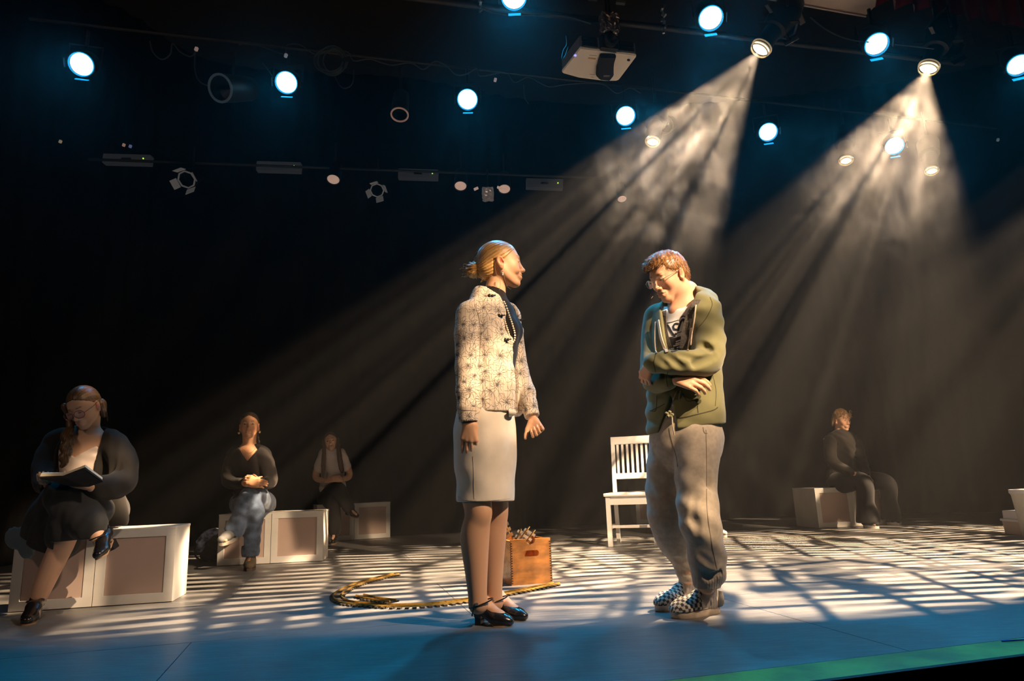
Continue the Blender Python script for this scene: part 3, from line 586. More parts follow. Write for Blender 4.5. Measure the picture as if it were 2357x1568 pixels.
# crate of toy track
ckm = mat('varnished_birch', (.78, .32, .08), .32, vary=.30, vscale=9, coat=.3, bump=.06, bscale=12, stretch=(1, 1, 2.2))
ckd = mat('finger_joint_gaps', (.10, .035, .012), .6)
P0, P1, PL = G(1178, 1349), G(1271, 1341), G(1150, 1337)
v = P1-P0; a = math.atan2(v[1], v[0]); w = np.linalg.norm(v); u = PL-P0; dpt = .30; h = .262
t = thing('wooden_crate', 'varnished wooden crate with handle cut-outs, holding toy track, behind the woman', 'crate', P0, a)
th = .014
def board_hole(o, ang, w, h, nm):
    """a crate end with a slotted hand hole and a small notch in the top edge"""
    bm = bmesh.new(); N = 12
    out = [(0, 0), (w, 0), (w, h), (w*.62, h)]+[(w*.5+w*.12*math.cos(q), h-.035*math.sin(q)) for q in np.linspace(0, math.pi, 9)]+[(w*.38, h), (0, h)]
    hx, hy, hw, hh = w*.5, h-.085, .052, .018
    hole = [(hx+math.copysign(hw-hh, math.cos(q))+hh*math.cos(q), hy+hh*math.sin(q)) for q in np.linspace(.01, 2*math.pi+.01, 20, endpoint=False)]
    vs = [bm.verts.new((x, 0, y)) for x, y in out]; es = [bm.edges.new((vs[i], vs[(i+1) % len(vs)])) for i in range(len(vs))]
    hv = [bm.verts.new((x, 0, y)) for x, y in hole]; es += [bm.edges.new((hv[i], hv[(i+1) % len(hv)])) for i in range(len(hv))]
    bmesh.ops.triangle_fill(bm, use_beauty=True, edges=es)
    for f in [f for f in bm.faces if abs(f.calc_center_median().x-hx) < hw-.004 and abs(f.calc_center_median().z-hy) < hh-.004 and all(v in hv for v in f.verts)]: bm.faces.remove(f)
    r = bmesh.ops.extrude_face_region(bm, geom=bm.faces[:]); 
    for v_ in [g for g in r['geom'] if isinstance(g, bmesh.types.BMVert)]: v_.co.y += th
    bmesh.ops.recalc_face_normals(bm, faces=bm.faces)
    me = bpy.data.meshes.new(nm); bm.to_mesh(me); bm.free(); b = bpy.data.objects.new(nm, me); COL.objects.link(b); b.parent = t; me.materials.append(ckm)
    b.location = o; b.rotation_euler = (0, 0, ang); return b
board_hole((0, 0, 0), 0, w, h, 'end_board'); board_hole((0, dpt-th, 0), 0, w, h, 'end_board')
MB().box((th/2, dpt/2, h/2-.003), (th, dpt-2*th, h-.006)).build('side_board', ckm, t); MB().box((w-th/2, dpt/2, h/2-.003), (th, dpt-2*th, h-.006)).build('side_board', ckm, t)
MB().box((w/2, dpt/2, .01), (w-2*th, dpt-2*th, .012)).build('bottom_board', ckm, t)
j = MB()
for x, sx in ((0, -1), (w, 1)):
    for k in range(17):
        z = .012+k*(h-.02)/17; j.box((x-sx*.004, -.0003, z), (.012, .002, .006)); j.box((x+sx*.0003, .004, z+.007), (.002, .012, .006))
j.build('finger_joints', ckd, t)['kind'] = 'stuff'
# toy track
brass = mat('brass_rail', (.80, .50, .12), .25, .9); tiem = mat('track_tie_dark', (.045, .035, .025), .7); tiel = mat('track_tie_pale', (.55, .50, .42), .6)
def track(P, label, up=None, gauge=.045, tie=tiem, nm='toy_track_section', step=.036, wid=.085, rail=brass):
    P = [np.array(p, float) for p in P]; o = P[len(P)//2].copy()
    t = thing(nm, label, 'toy track', o, 0, 'toy railway track'); P = [p-o for p in P]
    upv = np.array((0, 0, 1.)) if up is None else unit(up)
    T = [unit(P[min(i+1, len(P)-1)]-P[max(i-1, 0)]) for i in range(len(P))]; N = [unit(np.cross(upv, q)) for q in T]
    for s in (-1, 1):
        m = MB(); V = []; 
        for i, p in enumerate(P):
            c = p+N[i]*s*gauge/2
            V += [c+N[i]*.003+upv*.007, c+N[i]*.003+upv*.0165, c-N[i]*.003+upv*.0165, c-N[i]*.003+upv*.007]
        n = len(P); m.add(V, [(i*4+k, i*4+(k+1) % 4, i*4+4+(k+1) % 4, i*4+4+k) for i in range(n-1) for k in range(4)]+[(3,2,1,0), tuple(range(4*n-4, 4*n))]); m.build('rail', rail, t)
    A = np.array(P); sg = np.r_[0, np.cumsum(np.linalg.norm(np.diff(A, axis=0), axis=1))]; m = MB()
    for q in np.arange(step*.5, sg[-1], step):
        c = np.array([np.interp(q, sg, A[:, k]) for k in range(3)]); i = min(np.searchsorted(sg, q), len(P)-1)
        m.box(c+upv*.004, (.018, wid, .008), np.stack([T[i], N[i], upv], 1))
    m.build('ties', tie, t)['kind'] = 'stuff'
    return t
path = catmull([G(x, y, .012) for x, y in ((912,1321),(868,1331),(822,1344),(789,1359),(776,1371),(786,1382),(812,1388),(850,1391),(900,1394),(960,1393),(1030,1387),(1090,1378),(1160,1366),(1220,1355),(1281,1342))], 6)
for p in path: p[2] = .001
lbl = ['end section of floor track nearest the farther boxes', 'floor track section turning into the left loop', 'floor track section along the near side of the loop', 'floor track section left of the black shoes', 'floor track section passing behind the heeled shoes', 'floor track section in front of the wooden crate']
n = len(path)-1; ks = [0, 14, 34, 48, 60, 72, n]
for i in range(6): track(path[ks[i]:ks[i+1]+1], lbl[i])
extra = catmull([G(x, y, .02) for x, y in ((828,1374),(850,1379),(880,1384),(905,1387))], 5)
for p in extra: p[2] = .017
track(extra, 'short loose track section lying on the near side of the loop')
# track pieces standing in the crate
cm = P0+RZ(a)@np.array((0, .1, 0))
def ladder(pa, pb, Y0, Y1, label, wid=.085, upd=(0, -.6, .5)):
    A, B = W(*pa, Y0), W(*pb, Y1); track([A+(B-A)*k/4 for k in range(5)], label, upd, .045, tiel, step=.036, wid=wid)
yc = cm[1]
ladder((1190, 1290), (1157, 1212), yc+.09, yc+.02, 'track piece leaning left out of the crate')
ladder((1176, 1285), (1226, 1218), yc+.10, yc+.16, 'track piece leaning right out of the crate', upd=(-.2, -.8, .5))
ladder((1182, 1280), (1208, 1222), yc+.13, yc+.2, 'track piece leaning right behind another in the crate', upd=(-.2, -.8, .5))
# small things at the right edge
tubm = mat('clear_plastic_tub', (.75, .62, .58), .3, trans=.35); lidm = mat('milky_plastic_lid', (.75, .75, .85), .35)
p = G(2352, 1232); k = p[1]/FPX
t = thing('plastic_tub', 'small pinkish plastic tub with a pale lid at the right edge', 'storage tub', p, 0)
m = MB(); W0, H0, D0 = .145, .11, .22
V = [(x*(1 if z else .9), y*(1 if z else .92), z) for z in (0, H0) for x, y in ((0, 0), (W0, 0), (W0, D0), (0, D0))]
m.add(V, [(3,2,1,0)]+[(i, (i+1) % 4, (i+1) % 4+4, i+4) for i in range(4)]+[(4,5,6,7)]); m.build('tub', tubm, t)
MB().box((W0/2, D0/2, H0+.008), (W0+.02, D0+.02, .02), bev=.005).build('lid_rim', lidm, t); MB().box((W0/2+.01, D0/2, H0+.05), (W0-.01, D0, .075), bev=.008).build('lid', lidm, t)
p = G(2398, 1240); 
t = thing('white_bin', 'white tapered bin cut by the right edge of the photo', 'bin', p, 0)
MB().lathe([(0, .11), (.002, .125), (.34, .155), (.36, .165), (.385, .165), (.385, .15), (.36, .01)], (.085, .12, 0), (0, 0, 1), 28).build('bin_body', white, t, True)
MB().lathe([(0, .168), (.03, .168), (.03, .16), (0, .16)], (.085, .12, .36), (0, 0, 1), 28, False).build('bin_rim', lidm, t, True)
# ------------------------------------------------------------------ people: bodies and clothes grown from smooth implicit shapes
class Field:
    def __init__(s, lo, hi, res):
        s.lo = np.array(lo, float); s.res = res; s.n = np.ceil((np.array(hi)-s.lo)/res).astype(int)+1
        s.D = np.full(s.n, 1.0, np.float32)
    def sub(s, lo, hi):
        a = np.clip(np.floor((np.array(lo)-s.lo)/s.res).astype(int), 0, s.n); b = np.clip(np.ceil((np.array(hi)-s.lo)/s.res).astype(int)+1, 0, s.n)
        sl = tuple(slice(i, j) for i, j in zip(a, b))
        ax = [(s.lo[k]+s.res*np.arange(a[k], b[k])).astype(np.float32) for k in range(3)]
        return sl, ax[0][:, None, None], ax[1][None, :, None], ax[2][None, None, :]
    def put(s, sl, d, k, mode):
        D = s.D[sl]
        if D.size == 0: return
        if mode == 'add':
            h = np.clip(.5+.5*(D-d)/k, 0, 1); s.D[sl] = D*(1-h)+d*h-k*h*(1-h)
        elif mode == 'sub':
            h = np.clip(.5-.5*(D+d)/k, 0, 1); s.D[sl] = D*(1-h)-d*h+k*h*(1-h)
        else:
            h = np.clip(.5-.5*(D-d)/k, 0, 1); s.D[sl] = D*(1-h)+d*h+k*h*(1-h)
    def cap(s, a, b, ra, rb, k=.012, flat=None, mode='add'):
        a = np.array(a, float); b = np.array(b, float); m = max(ra, rb)+k+3*s.res+.008
        sl, X, Y, Z = s.sub(np.minimum(a, b)-m, np.maximum(a, b)+m)
        ba = b-a; L = max(float(ba@ba), 1e-9)
        px, py, pz = X-a[0], Y-a[1], Z-a[2]
        h = np.clip((px*ba[0]+py*ba[1]+pz*ba[2])/L, 0, 1)
        qx, qy, qz = px-h*ba[0], py-h*ba[1], pz-h*ba[2]; q2 = qx*qx+qy*qy+qz*qz
        f = 1.
        if flat is not None:
            n, f = flat; n = unit(n); dn = qx*n[0]+qy*n[1]+qz*n[2]; q2 = q2+dn*dn*(1/f/f-1)
        r = ra+h*(rb-ra); q = np.sqrt(q2)
        d = (q-r)
        if flat is not None: d = d*(f+(1-f)*.5)
        s.put(sl, d, k, mode); return s
    def ell(s, c, r, R=None, k=.012, mode='add'):
        c = np.array(c, float); r = np.array(r, float); m = r.max()+k+3*s.res
        sl, X, Y, Z = s.sub(c-m, c+m); R = np.eye(3) if R is None else R
        p = (X-c[0], Y-c[1], Z-c[2]); q = [p[0]*R[0][i]+p[1]*R[1][i]+p[2]*R[2][i] for i in range(3)]
        k0 = np.sqrt(sum((q[i]/r[i])**2 for i in range(3))); k1 = np.sqrt(sum((q[i]/r[i]**2)**2 for i in range(3)))+1e-6
        s.put(sl, k0*(k0-1)/k1, k, mode); return s
    def chain(s, P, k=.012, flat=None, mode='add'):
        """P: (point, radius) pairs"""
        for (a, ra), (b, rb) in zip(P[:-1], P[1:]): s.cap(a, b, ra, rb, k, flat, mode)
        return s
    def limb(s, P, k=.01, flat=None, n=9):
        """a chain whose path and radii are smoothed"""
        Q = catmull([(*p, r) for p, r in P], n)
        return s.chain([(q[:3], q[3]) for q in Q], k, flat)
    def plane(s, p, n, k=.004, lo=None, hi=None, mode='cut'):
        """cut away what lies beyond the plane, within a box"""
        lo = s.lo if lo is None else lo; hi = s.lo+s.n*s.res if hi is None else hi
        sl, X, Y, Z = s.sub(lo, hi); n = unit(n); s.put(sl, (X-p[0])*n[0]+(Y-p[1])*n[1]+(Z-p[2])*n[2], k, mode); return s
    def func(s, f, lo, hi, k=.004, mode='sub'):
        sl, X, Y, Z = s.sub(lo, hi); s.put(sl, f(X, Y, Z), k, mode); return s
    def disp(s, f, lo=None, hi=None):
        lo = s.lo if lo is None else lo; hi = s.lo+s.n*s.res if hi is None else hi
        sl, X, Y, Z = s.sub(lo, hi); s.D[sl] = s.D[sl]+f(X, Y, Z); return s
    def off_boxes(s):
        """keep clear of the box seats"""
        for p, a, w, d, h in CUBES:
            c, n = math.cos(a), math.sin(a)
            def f(X, Y, Z):
                x = (X-p[0])*c+(Y-p[1])*n; y = -(X-p[0])*n+(Y-p[1])*c
                return np.maximum(np.maximum(np.abs(x-w/2)-w/2-.006, np.abs(y-d/2)-d/2-.012), Z-h-.006)
            q = np.array([(0, 0), (w, 0), (w, d), (0, d)]); pts = np.array([(p[0]+x*c-y*n, p[1]+x*n+y*c, 0) for x, y in q])
            s.func(f, pts.min(0)-.02, pts.max(0)+np.array((.02, .02, h+.03)), .004)
    def mesh(s):
        D = s.D; D[0] = D[-1] = 1; D[:, 0] = D[:, -1] = 1; D[:, :, 0] = D[:, :, -1] = 1
        S = D < 0; nx, ny, nz = S.shape
        c = np.zeros((nx-1, ny-1, nz-1), np.uint8)
        for i in (0, 1):
            for j in (0, 1):
                for k in (0, 1): c += S[i:nx-1+i, j:ny-1+j, k:nz-1+k]
        I = np.argwhere((c > 0) & (c < 8)); idx = np.full(c.shape, -1, np.int32); idx[I[:, 0], I[:, 1], I[:, 2]] = np.arange(len(I))
        acc = np.zeros((len(I), 3)); cnt = np.zeros(len(I))
        co = [(i, j, k) for i in (0, 1) for j in (0, 1) for k in (0, 1)]
        val = {o: D[I[:, 0]+o[0], I[:, 1]+o[1], I[:, 2]+o[2]] for o in co}
        for o in co:
            for ax in range(3):
                if o[ax]: continue
                p = list(o); p[ax] = 1; p = tuple(p); a, b = val[o], val[p]; m = (a < 0) != (b < 0)
                t = np.where(m, a/np.where(m, a-b, 1), 0); q = np.tile(np.array(o, float), (len(I), 1)); q[:, ax] += t
                acc += q*m[:, None]; cnt += m
        V = (I+acc/cnt[:, None])*s.res+s.lo; F = []
        for ax in range(3):
            A = [slice(1, -1)]*3; B = list(A); A[ax] = slice(0, -1); B[ax] = slice(1, None)
            a, b = S[tuple(A)], S[tuple(B)]; E = np.argwhere(a != b); fl = a[tuple(E.T)]
            E = E+1; E[:, ax] -= 1; u, w = [(1, 2), (2, 0), (0, 1)][ax]
            def g(du, dw):
                q = E.copy(); q[:, u] -= du; q[:, w] -= dw; return idx[q[:, 0], q[:, 1], q[:, 2]]
            Q = np.stack([g(1, 1), g(0, 1), g(0, 0), g(1, 0)], 1)
            Q[~fl] = Q[~fl][:, ::-1]; F.append(Q)
        F = np.concatenate(F); F = F[(F >= 0).all(1)]
        return V, F
def drop_islands(V, F, keep):
    return V, F
def field_obj(name, fld, m, parent, origin, smooth=2, color=None, split=False):
    V, F = fld.mesh()
    if len(V) == 0: return None
    if smooth:
        E = np.concatenate([F[:, [0, 1]], F[:, [1, 2]], F[:, [2, 3]], F[:, [3, 0]]])
        for _ in range(smooth):
            A = np.zeros_like(V); n = np.zeros(len(V))
            for c in range(3): A[:, c] = np.bincount(E[:, 0], V[E[:, 1], c], len(V))+np.bincount(E[:, 1], V[E[:, 0], c], len(V))
            n = np.bincount(E[:, 0], minlength=len(V))+np.bincount(E[:, 1], minlength=len(V))
            V = V*.5+A/n[:, None]*.5
    me = bpy.data.meshes.new(name); me.vertices.add(len(V)); me.vertices.foreach_set('co', (V-origin).astype(np.float32).ravel())
    me.loops.add(len(F)*4); me.loops.foreach_set('vertex_index', F.astype(np.int32).ravel()); me.polygons.add(len(F))
    me.polygons.foreach_set('loop_start', np.arange(0, len(F)*4, 4, dtype=np.int32)); me.update(calc_edges=True); me.shade_smooth()
    if color is not None:
        ca = me.color_attributes.new('tint', 'FLOAT_COLOR', 'POINT'); c = np.ones((len(V), 4), np.float32); c[:, :3] = color(V); ca.data.foreach_set('color', c.ravel())
    o = bpy.data.objects.new(name, me); COL.objects.link(o); o.parent = parent; me.materials.append(m); o['_n'] = len(V); del o['_n']
    return o
def tinted(name, rough=.5, sss=.0, bump=.0, bscale=300, sheen=0., spec=.4):
    if name in MATS: return MATS[name]
    m = bpy.data.materials.new(name); m.use_nodes = True; nt = m.node_tree; b = nt.nodes['Principled BSDF']
    a = nd(nt, 'ShaderNodeAttribute', attribute_name='tint'); nt.links.new(a.outputs['Color'], b.inputs['Base Color']); b.inputs['Roughness'].default_value = rough
    b.inputs['Specular IOR Level'].default_value = spec; b.inputs['Sheen Weight'].default_value = sheen
    if sss: b.inputs['Subsurface Weight'].default_value = sss; b.inputs['Subsurface Radius'].default_value = (.02, .007, .003); b.inputs['Subsurface Scale'].default_value = .4
    if bump:
        tc = nd(nt, 'ShaderNodeTexCoord'); n = nd(nt, 'ShaderNodeTexNoise'); n.inputs['Scale'].default_value = bscale; nt.links.new(tc.outputs['Object'], n.inputs[0])
        bp = nd(nt, 'ShaderNodeBump'); bp.inputs['Strength'].default_value = bump; bp.inputs['Distance'].default_value = .004; nt.links.new(n.outputs['Fac'], bp.inputs['Height']); nt.links.new(bp.outputs[0], b.inputs['Normal'])
    MATS[name] = m; return m
skinm = tinted('skin', .55, .15)
def hairmat(name, c1, c2, rough=.38, scale=(60, 60, 9)):
    """streaked hair"""
    if name in MATS: return MATS[name]
    m = bpy.data.materials.new(name); m.use_nodes = True; nt = m.node_tree; b = nt.nodes['Principled BSDF']
    tc = nd(nt, 'ShaderNodeTexCoord'); mp = nd(nt, 'ShaderNodeMapping'); nt.links.new(tc.outputs['Object'], mp.inputs[0]); mp.inputs['Scale'].default_value = scale; mp.inputs['Rotation'].default_value = (0, .9, 0)
    n = nd(nt, 'ShaderNodeTexNoise'); n.inputs['Scale'].default_value = 2.; n.inputs['Detail'].default_value = 6; nt.links.new(mp.outputs[0], n.inputs[0])
    mx = nd(nt, 'ShaderNodeMix', data_type='RGBA'); nt.links.new(sstep(nt, n.outputs['Fac'], .3, .7), mx.inputs[0]); mx.inputs[6].default_value = (*c1, 1); mx.inputs[7].default_value = (*c2, 1); nt.links.new(mx.outputs[2], b.inputs['Base Color'])
    bp = nd(nt, 'ShaderNodeBump'); bp.inputs['Strength'].default_value = .6; bp.inputs['Distance'].default_value = .003; nt.links.new(n.outputs['Fac'], bp.inputs['Height']); nt.links.new(bp.outputs[0], b.inputs['Normal'])
    b.inputs['Roughness'].default_value = rough; b.inputs['Specular IOR Level'].default_value = .5; MATS[name] = m; return m

def add_head(F, O, R, s=1., mouth=0., nose=1., smile=0.):
    """skull, face, nose, lips, lids and ears; O between the ears, R = forward, left, up"""
    T = lambda x, y, z: O+R@(np.array((x, y, z))*s)
    def E(c, r, kk=.01, mode='add', tilt=None): F.ell(T(*c), np.array(r)*s, R if tilt is None else R@tilt, kk*s, mode)
    def Cc(a, b, ra, rb, kk=.01, mode='add'): F.cap(T(*a), T(*b), ra*s, rb*s, kk*s, None, mode)
    E((-.010, 0, .045), (.096, .073, .085), .02)
    E((.034, 0, .0), (.057, .060, .084), .03)
    for y in (-1, 1):
        Cc((.0, y*.048, -.028), (.062, y*.016, -.083), .020, .015, .03)
        E((.056, y*.036, -.012), (.026, .022, .026), .02)
    E((.076, 0, -.086), (.016, .020, .014), .018)
    Cc((.082, -.028, .036), (.082, .028, .036), .011, .011, .014)
    for y in (-1, 1):
        E((.104, y*.031, .018), (.020, .0195, .0145), .009, 'sub')
        E((.0785, y*.031, .015), (.0135, .0150, .0120), .003)
        Cc((.096, y*.018, .0265), (.089, y*.044, .0255), .0022, .0022, .004, 'sub')
    Cc((.089, 0, .024), (.107, 0, -.020), .0065, .0095*nose, .012)
    E((.109, 0, -.021), (.0105*nose, .0095, .0095), None or .006)
    for y in (-1, 1): E((.098, y*.0115, -.025), (.011, .0075, .0075), .005)
    E((.086, 0, -.052), (.014, .027, .021), .014)
    z = -.052
    Cc((.0965, -.016, z+.0045), (.0965, .016, z+.0045), .0058, .0058, .006); Cc((.0955, -.013, z-.008-mouth), (.0955, .013, z-.008-mouth), .0068, .0068, .006)
    Cc((.107, -.022, z-.001-mouth*.4), (.107, .022, z-.001-mouth*.4), .0035+mouth*.6, .0035+mouth*.6, .004, 'sub')
    for y in (-1, 1): Cc((.100, y*.014, -.0530), (.089, y*.027, -.0530+smile), .0024, .0018, .004, 'sub')
    if smile > 0:
        for y in (-1, 1): E((.070, y*.035, -.030), (.020, .014, .014), .012)
    for y in (-1, 1):
        tl = RX(0)@RY(-.22)@RZ(y*.35)
        E((-.006, y*.0765, .002), (.0195, .0100, .032), .005, 'add', tl)
        E((-.002, y*.087, .007), (.0125, .0085, .021), .003, 'sub', tl); E((.006, y*.083, -.004), (.006, .006, .009), .002, 'sub', tl)
        E((-.001, y*.074, -.022), (.009, .007, .012), .006)
def skin_color(base, O, R, s=1., lips=(.45, .13, .11), brow=None, blush=True, browdx=0.):
    base = np.array(base)
    def f(V):
        C = np.tile(base, (len(V), 1)); q = (V-O)@R/s
        def blob(c, r, col, a):
            nonlocal C
            w = np.clip(1.6-1.6*np.sqrt((((q-np.array(c))/np.array(r))**2).sum(1)), 0, 1)*a
            C = C*(1-w[:, None])+np.array(col)*w[:, None]
        for y in (-1, 1):
            if blush: blob((.07, y*.042, -.015), (.04, .028, .03), base*np.array((1.05, .72, .68)), .45)
            blob((0, y*.08, 0), (.03, .02, .04), base*np.array((1.05, .7, .62)), .5); blob((-.001, y*.084, .005), (.012, .02, .020), base*np.array((.85, .32, .25)), .9)
            blob((.092, y*.031, .0165), (.012, .0105, .0042), (.50, .42, .38), .7)
            if brow is not None: 
                blob((.09, y*.022, .038), (.02, .012, .0055), brow, .9); blob((.086, y*.036, .041), (.02, .012, .0050), brow, .9)
                blob((.09, y*.031, .0125), (.013, .019, .0032), np.array(brow)*.6, .95)
        blob((.099, 0, -.0475), (.012, .021, .0050), lips, .8); blob((.099, 0, -.0595), (.012, .018, .0055), lips, .8)
        blob((.1, 0, -.0535), (.02, .015, .0018), (.20, .05, .04), .7)
        blob((.11, 0, -.022), (.014, .012, .012), base*np.array((1.05, .8, .75)), .4)
        return C
    return f
def add_hand(F, Wp, d, n, side, curl=(.25, .35, .3), s=1., spread=.06, thumb=(.5, .55, -.35), curls=None, kk=.003, tips=None, fat=1.05):
    """palm, four fingers of unequal length and a thumb; d wrist->knuckles, n out of the back of the hand, side=+1 when thumb side is d x n"""
    d = unit(d); n = unit(np.array(n)-d*np.dot(n, d)); l = np.cross(d, n)*side; Wp = np.array(Wp, float)
    L = ((.040, .025, .019), (.045, .028, .020), (.042, .026, .019), (.033, .020, .017)); off = (.030, .0105, -.0095, -.0285); mc = (.086, .088, .084, .076); rr = (.0088, .0090, .0086, .0076)
    F.cap(Wp-d*.02*s, Wp+d*.02*s, .021*s, .019*s, .01, (n, .8))
    for i in range(4):
        m = Wp+(d*mc[i]+l*off[i]-n*.002*abs(i-1))*s
        F.cap(Wp+(d*.02+l*off[i]*.45)*s, m, .0150*s, .0112*s, .012*s)
        c = curls[i] if curls else curl; a = 0.; p = m; dl = unit(d+l*spread*(1.5-i))
        for j in range(3):
            a += c[j]; v = dl*math.cos(a)-n*math.sin(a); q = p+v*L[i][j]*s
            F.cap(p, q, rr[i]*(1-.08*j)*s*fat, rr[i]*(1-.08*(j+1))*s*fat/1.05, kk*s); p = q
        if tips is not None: tips.append((p, v, n*math.cos(a)+dl*math.sin(a), rr[i]*s))
    t0 = Wp+(d*.022+l*.020-n*.006)*s; tv = unit(d*thumb[0]+l*thumb[1]+n*thumb[2]); t1 = t0+tv*.040*s
    F.cap(t0, t1, .0165*s, .0125*s, .010*s); tv2 = unit(tv+d*.35+n*-.1); t2 = t1+tv2*.030*s; F.cap(t1, t2, .0115*s, .0098*s, .004*s); tv3 = unit(tv2+d*.3-n*.15); F.cap(t2, t2+tv3*.022*s, .0096*s, .0078*s, .004*s)
def ridges(dirn, per, amp, warp=.6, seed=0., w2=6.):
    dirn = unit(dirn)
    def f(X, Y, Z):
        t = X*dirn[0]+Y*dirn[1]+Z*dirn[2]
        return (amp*np.sin(t*(2*math.pi/per)+warp*np.sin(X*w2*1.3+seed)+warp*np.sin(Y*w2+Z*w2*.8+seed*2)*1.2)*(.55+.45*np.sin(X*9+Z*7+seed*3))).astype(np.float32)
    return f
def surf_ribbon(name, objs, pts, Y, wdt, m, parent, origin, lift=.0012, tube=None, n=6, closed=False):
    """lay a flat strip or cord over the surface of a finished garment, following points of it"""
    from mathutils.bvhtree import BVHTree
    P = catmull([(x, y, 0) for x, y in pts], n) if len(pts) > 2 else [np.array((pts[0][0]+(pts[1][0]-pts[0][0])*t, pts[0][1]+(pts[1][1]-pts[0][1])*t, 0)) for t in np.linspace(0, 1, n+1)]
    out = []; nn = []
    for q in P:
        d = Vector(ray(q[0], q[1])).normalized(); o0 = Vector(CAMLOC); best = None
        for ob in objs:
            if ob.name not in BV: BV[ob.name] = BVHTree.FromPolygons([v.co[:] for v in ob.data.vertices], [p.vertices[:] for p in ob.data.polygons])
            h = BV[ob.name].ray_cast(o0-Vector(origin), d)
            if h[0] is not None and (best is None or h[3] < best[3]): best = h
        if best is None: p = W(q[0], q[1], Y)-origin; nr = np.array((0, -1, 0.))
        else: p = np.array(best[0]); nr = np.array(best[1])
        if np.dot(nr, np.array(d)) > 0: nr = -nr
        out.append(p+nr*lift); nn.append(nr)
    mb = MB()
    if tube: mb.tube(out, tube, 6)
    else:
        V = []
        N = len(out)
        for i in range(N):
            t = unit(out[min(i+1, N-1)]-out[max(i-1, 0)]); sd = unit(np.cross(t, nn[i]))
            V += [out[i]+sd*wdt/2, out[i]-sd*wdt/2, out[i]-sd*wdt/2-nn[i]*lift*.9, out[i]+sd*wdt/2-nn[i]*lift*.9]
        mb.add(V, [(i*4+k, i*4+(k+1) % 4, i*4+4+(k+1) % 4, i*4+4+k) for i in range(N-1) for k in range(4)]+[(3,2,1,0), tuple(range(4*N-4, 4*N))])
    return mb.build(name, m, parent)
BV = {}
def bounds(pts, pad): P = np.array(pts); return P.min(0)-pad, P.max(0)+pad
def fabric(name, col, rough=.85, bump=.12, bscale=900, sheen=.2, vary=.06, vscale=12, **k): return mat(name, col, rough, bump=bump, bscale=bscale, sheen=sheen, vary=vary, vscale=vscale, spec=.25, **k)
def hair_disp(O, ax, freq, amp):
    """strands radiating from a point on the head"""
    ax = unit(ax); u = unit(np.cross(ax, (0, 0, 1) if abs(ax[2]) < .9 else (1, 0, 0))); w = np.cross(ax, u)
    def f(X, Y, Z):
        a = (X-O[0])*u[0]+(Y-O[1])*u[1]+(Z-O[2])*u[2]; b = (X-O[0])*w[0]+(Y-O[1])*w[1]+(Z-O[2])*w[2]
        th = np.arctan2(b, a); return (amp*(np.sin(th*freq)*.6+np.sin(th*freq*2.3+1.7)*.4)).astype(np.float32)
    return f
def strand_tint(O, ax, freq, c1, c2, seed=0.):
    """light and dark strands radiating from a point on the head"""
    ax = unit(ax); u = unit(np.cross(ax, (0, 0, 1) if abs(ax[2]) < .9 else (1, 0, 0))); w = np.cross(ax, u)
    def f(V):
        q = V-O; th = np.arctan2(q@w, q@u); r = np.linalg.norm(q, axis=1)
        t = .5+.25*np.sin(th*freq+r*9)+.2*np.sin(th*freq*2.7+1+seed)+.18*np.sin(th*freq*.4+r*25+seed); t = np.clip(t, 0, 1)[:, None]
        return np.array(c1)*(1-t)+np.array(c2)*t
    return f
hairt = tinted('hair', .36, 0, .25, 260, spec=.5)
def tubes(name, curves, r, m, parent, n=5, sm=5):
    mb = MB()
    for c in curves: mb.tube(catmull(c, sm) if len(c) > 2 else c, r, n)
    o = mb.build(name, m, parent, True)
    if len(curves) > 1: o['kind'] = 'stuff'
    return o
def hair_tufts(src, m, parent, comb, n, ln, r, seed=1, cond=None):
    """short clumps standing out of a finished hair surface"""
    rr = random.Random(seed); vs = src.data.vertices; mb = MB(); k = 0; tries = 0
    while k < n and tries < n*6:
        tries += 1; v = vs[rr.randrange(len(vs))]; p = np.array(v.co); nr = np.array(v.normal)
        if cond and not cond(p): continue
        c = unit(np.array(comb(p))+nr*rr.uniform(.15, .5)+np.array([rr.uniform(-.25, .25) for _ in range(3)])); L = ln*rr.uniform(.6, 1.2)
        q0 = p-nr*.002; q1 = q0+c*L*.5+nr*.0025; q2 = q0+c*L+nr*.0005
        mb.tube([q0, q1, q2], [r, r*.8, r*.15], 4, False); k += 1
    o = mb.build('hair_tufts', m, parent, True); o['kind'] = 'stuff'; return o
def person(label, origin, cat='person', group=None): return thing('person', label, cat, origin, 0, group)
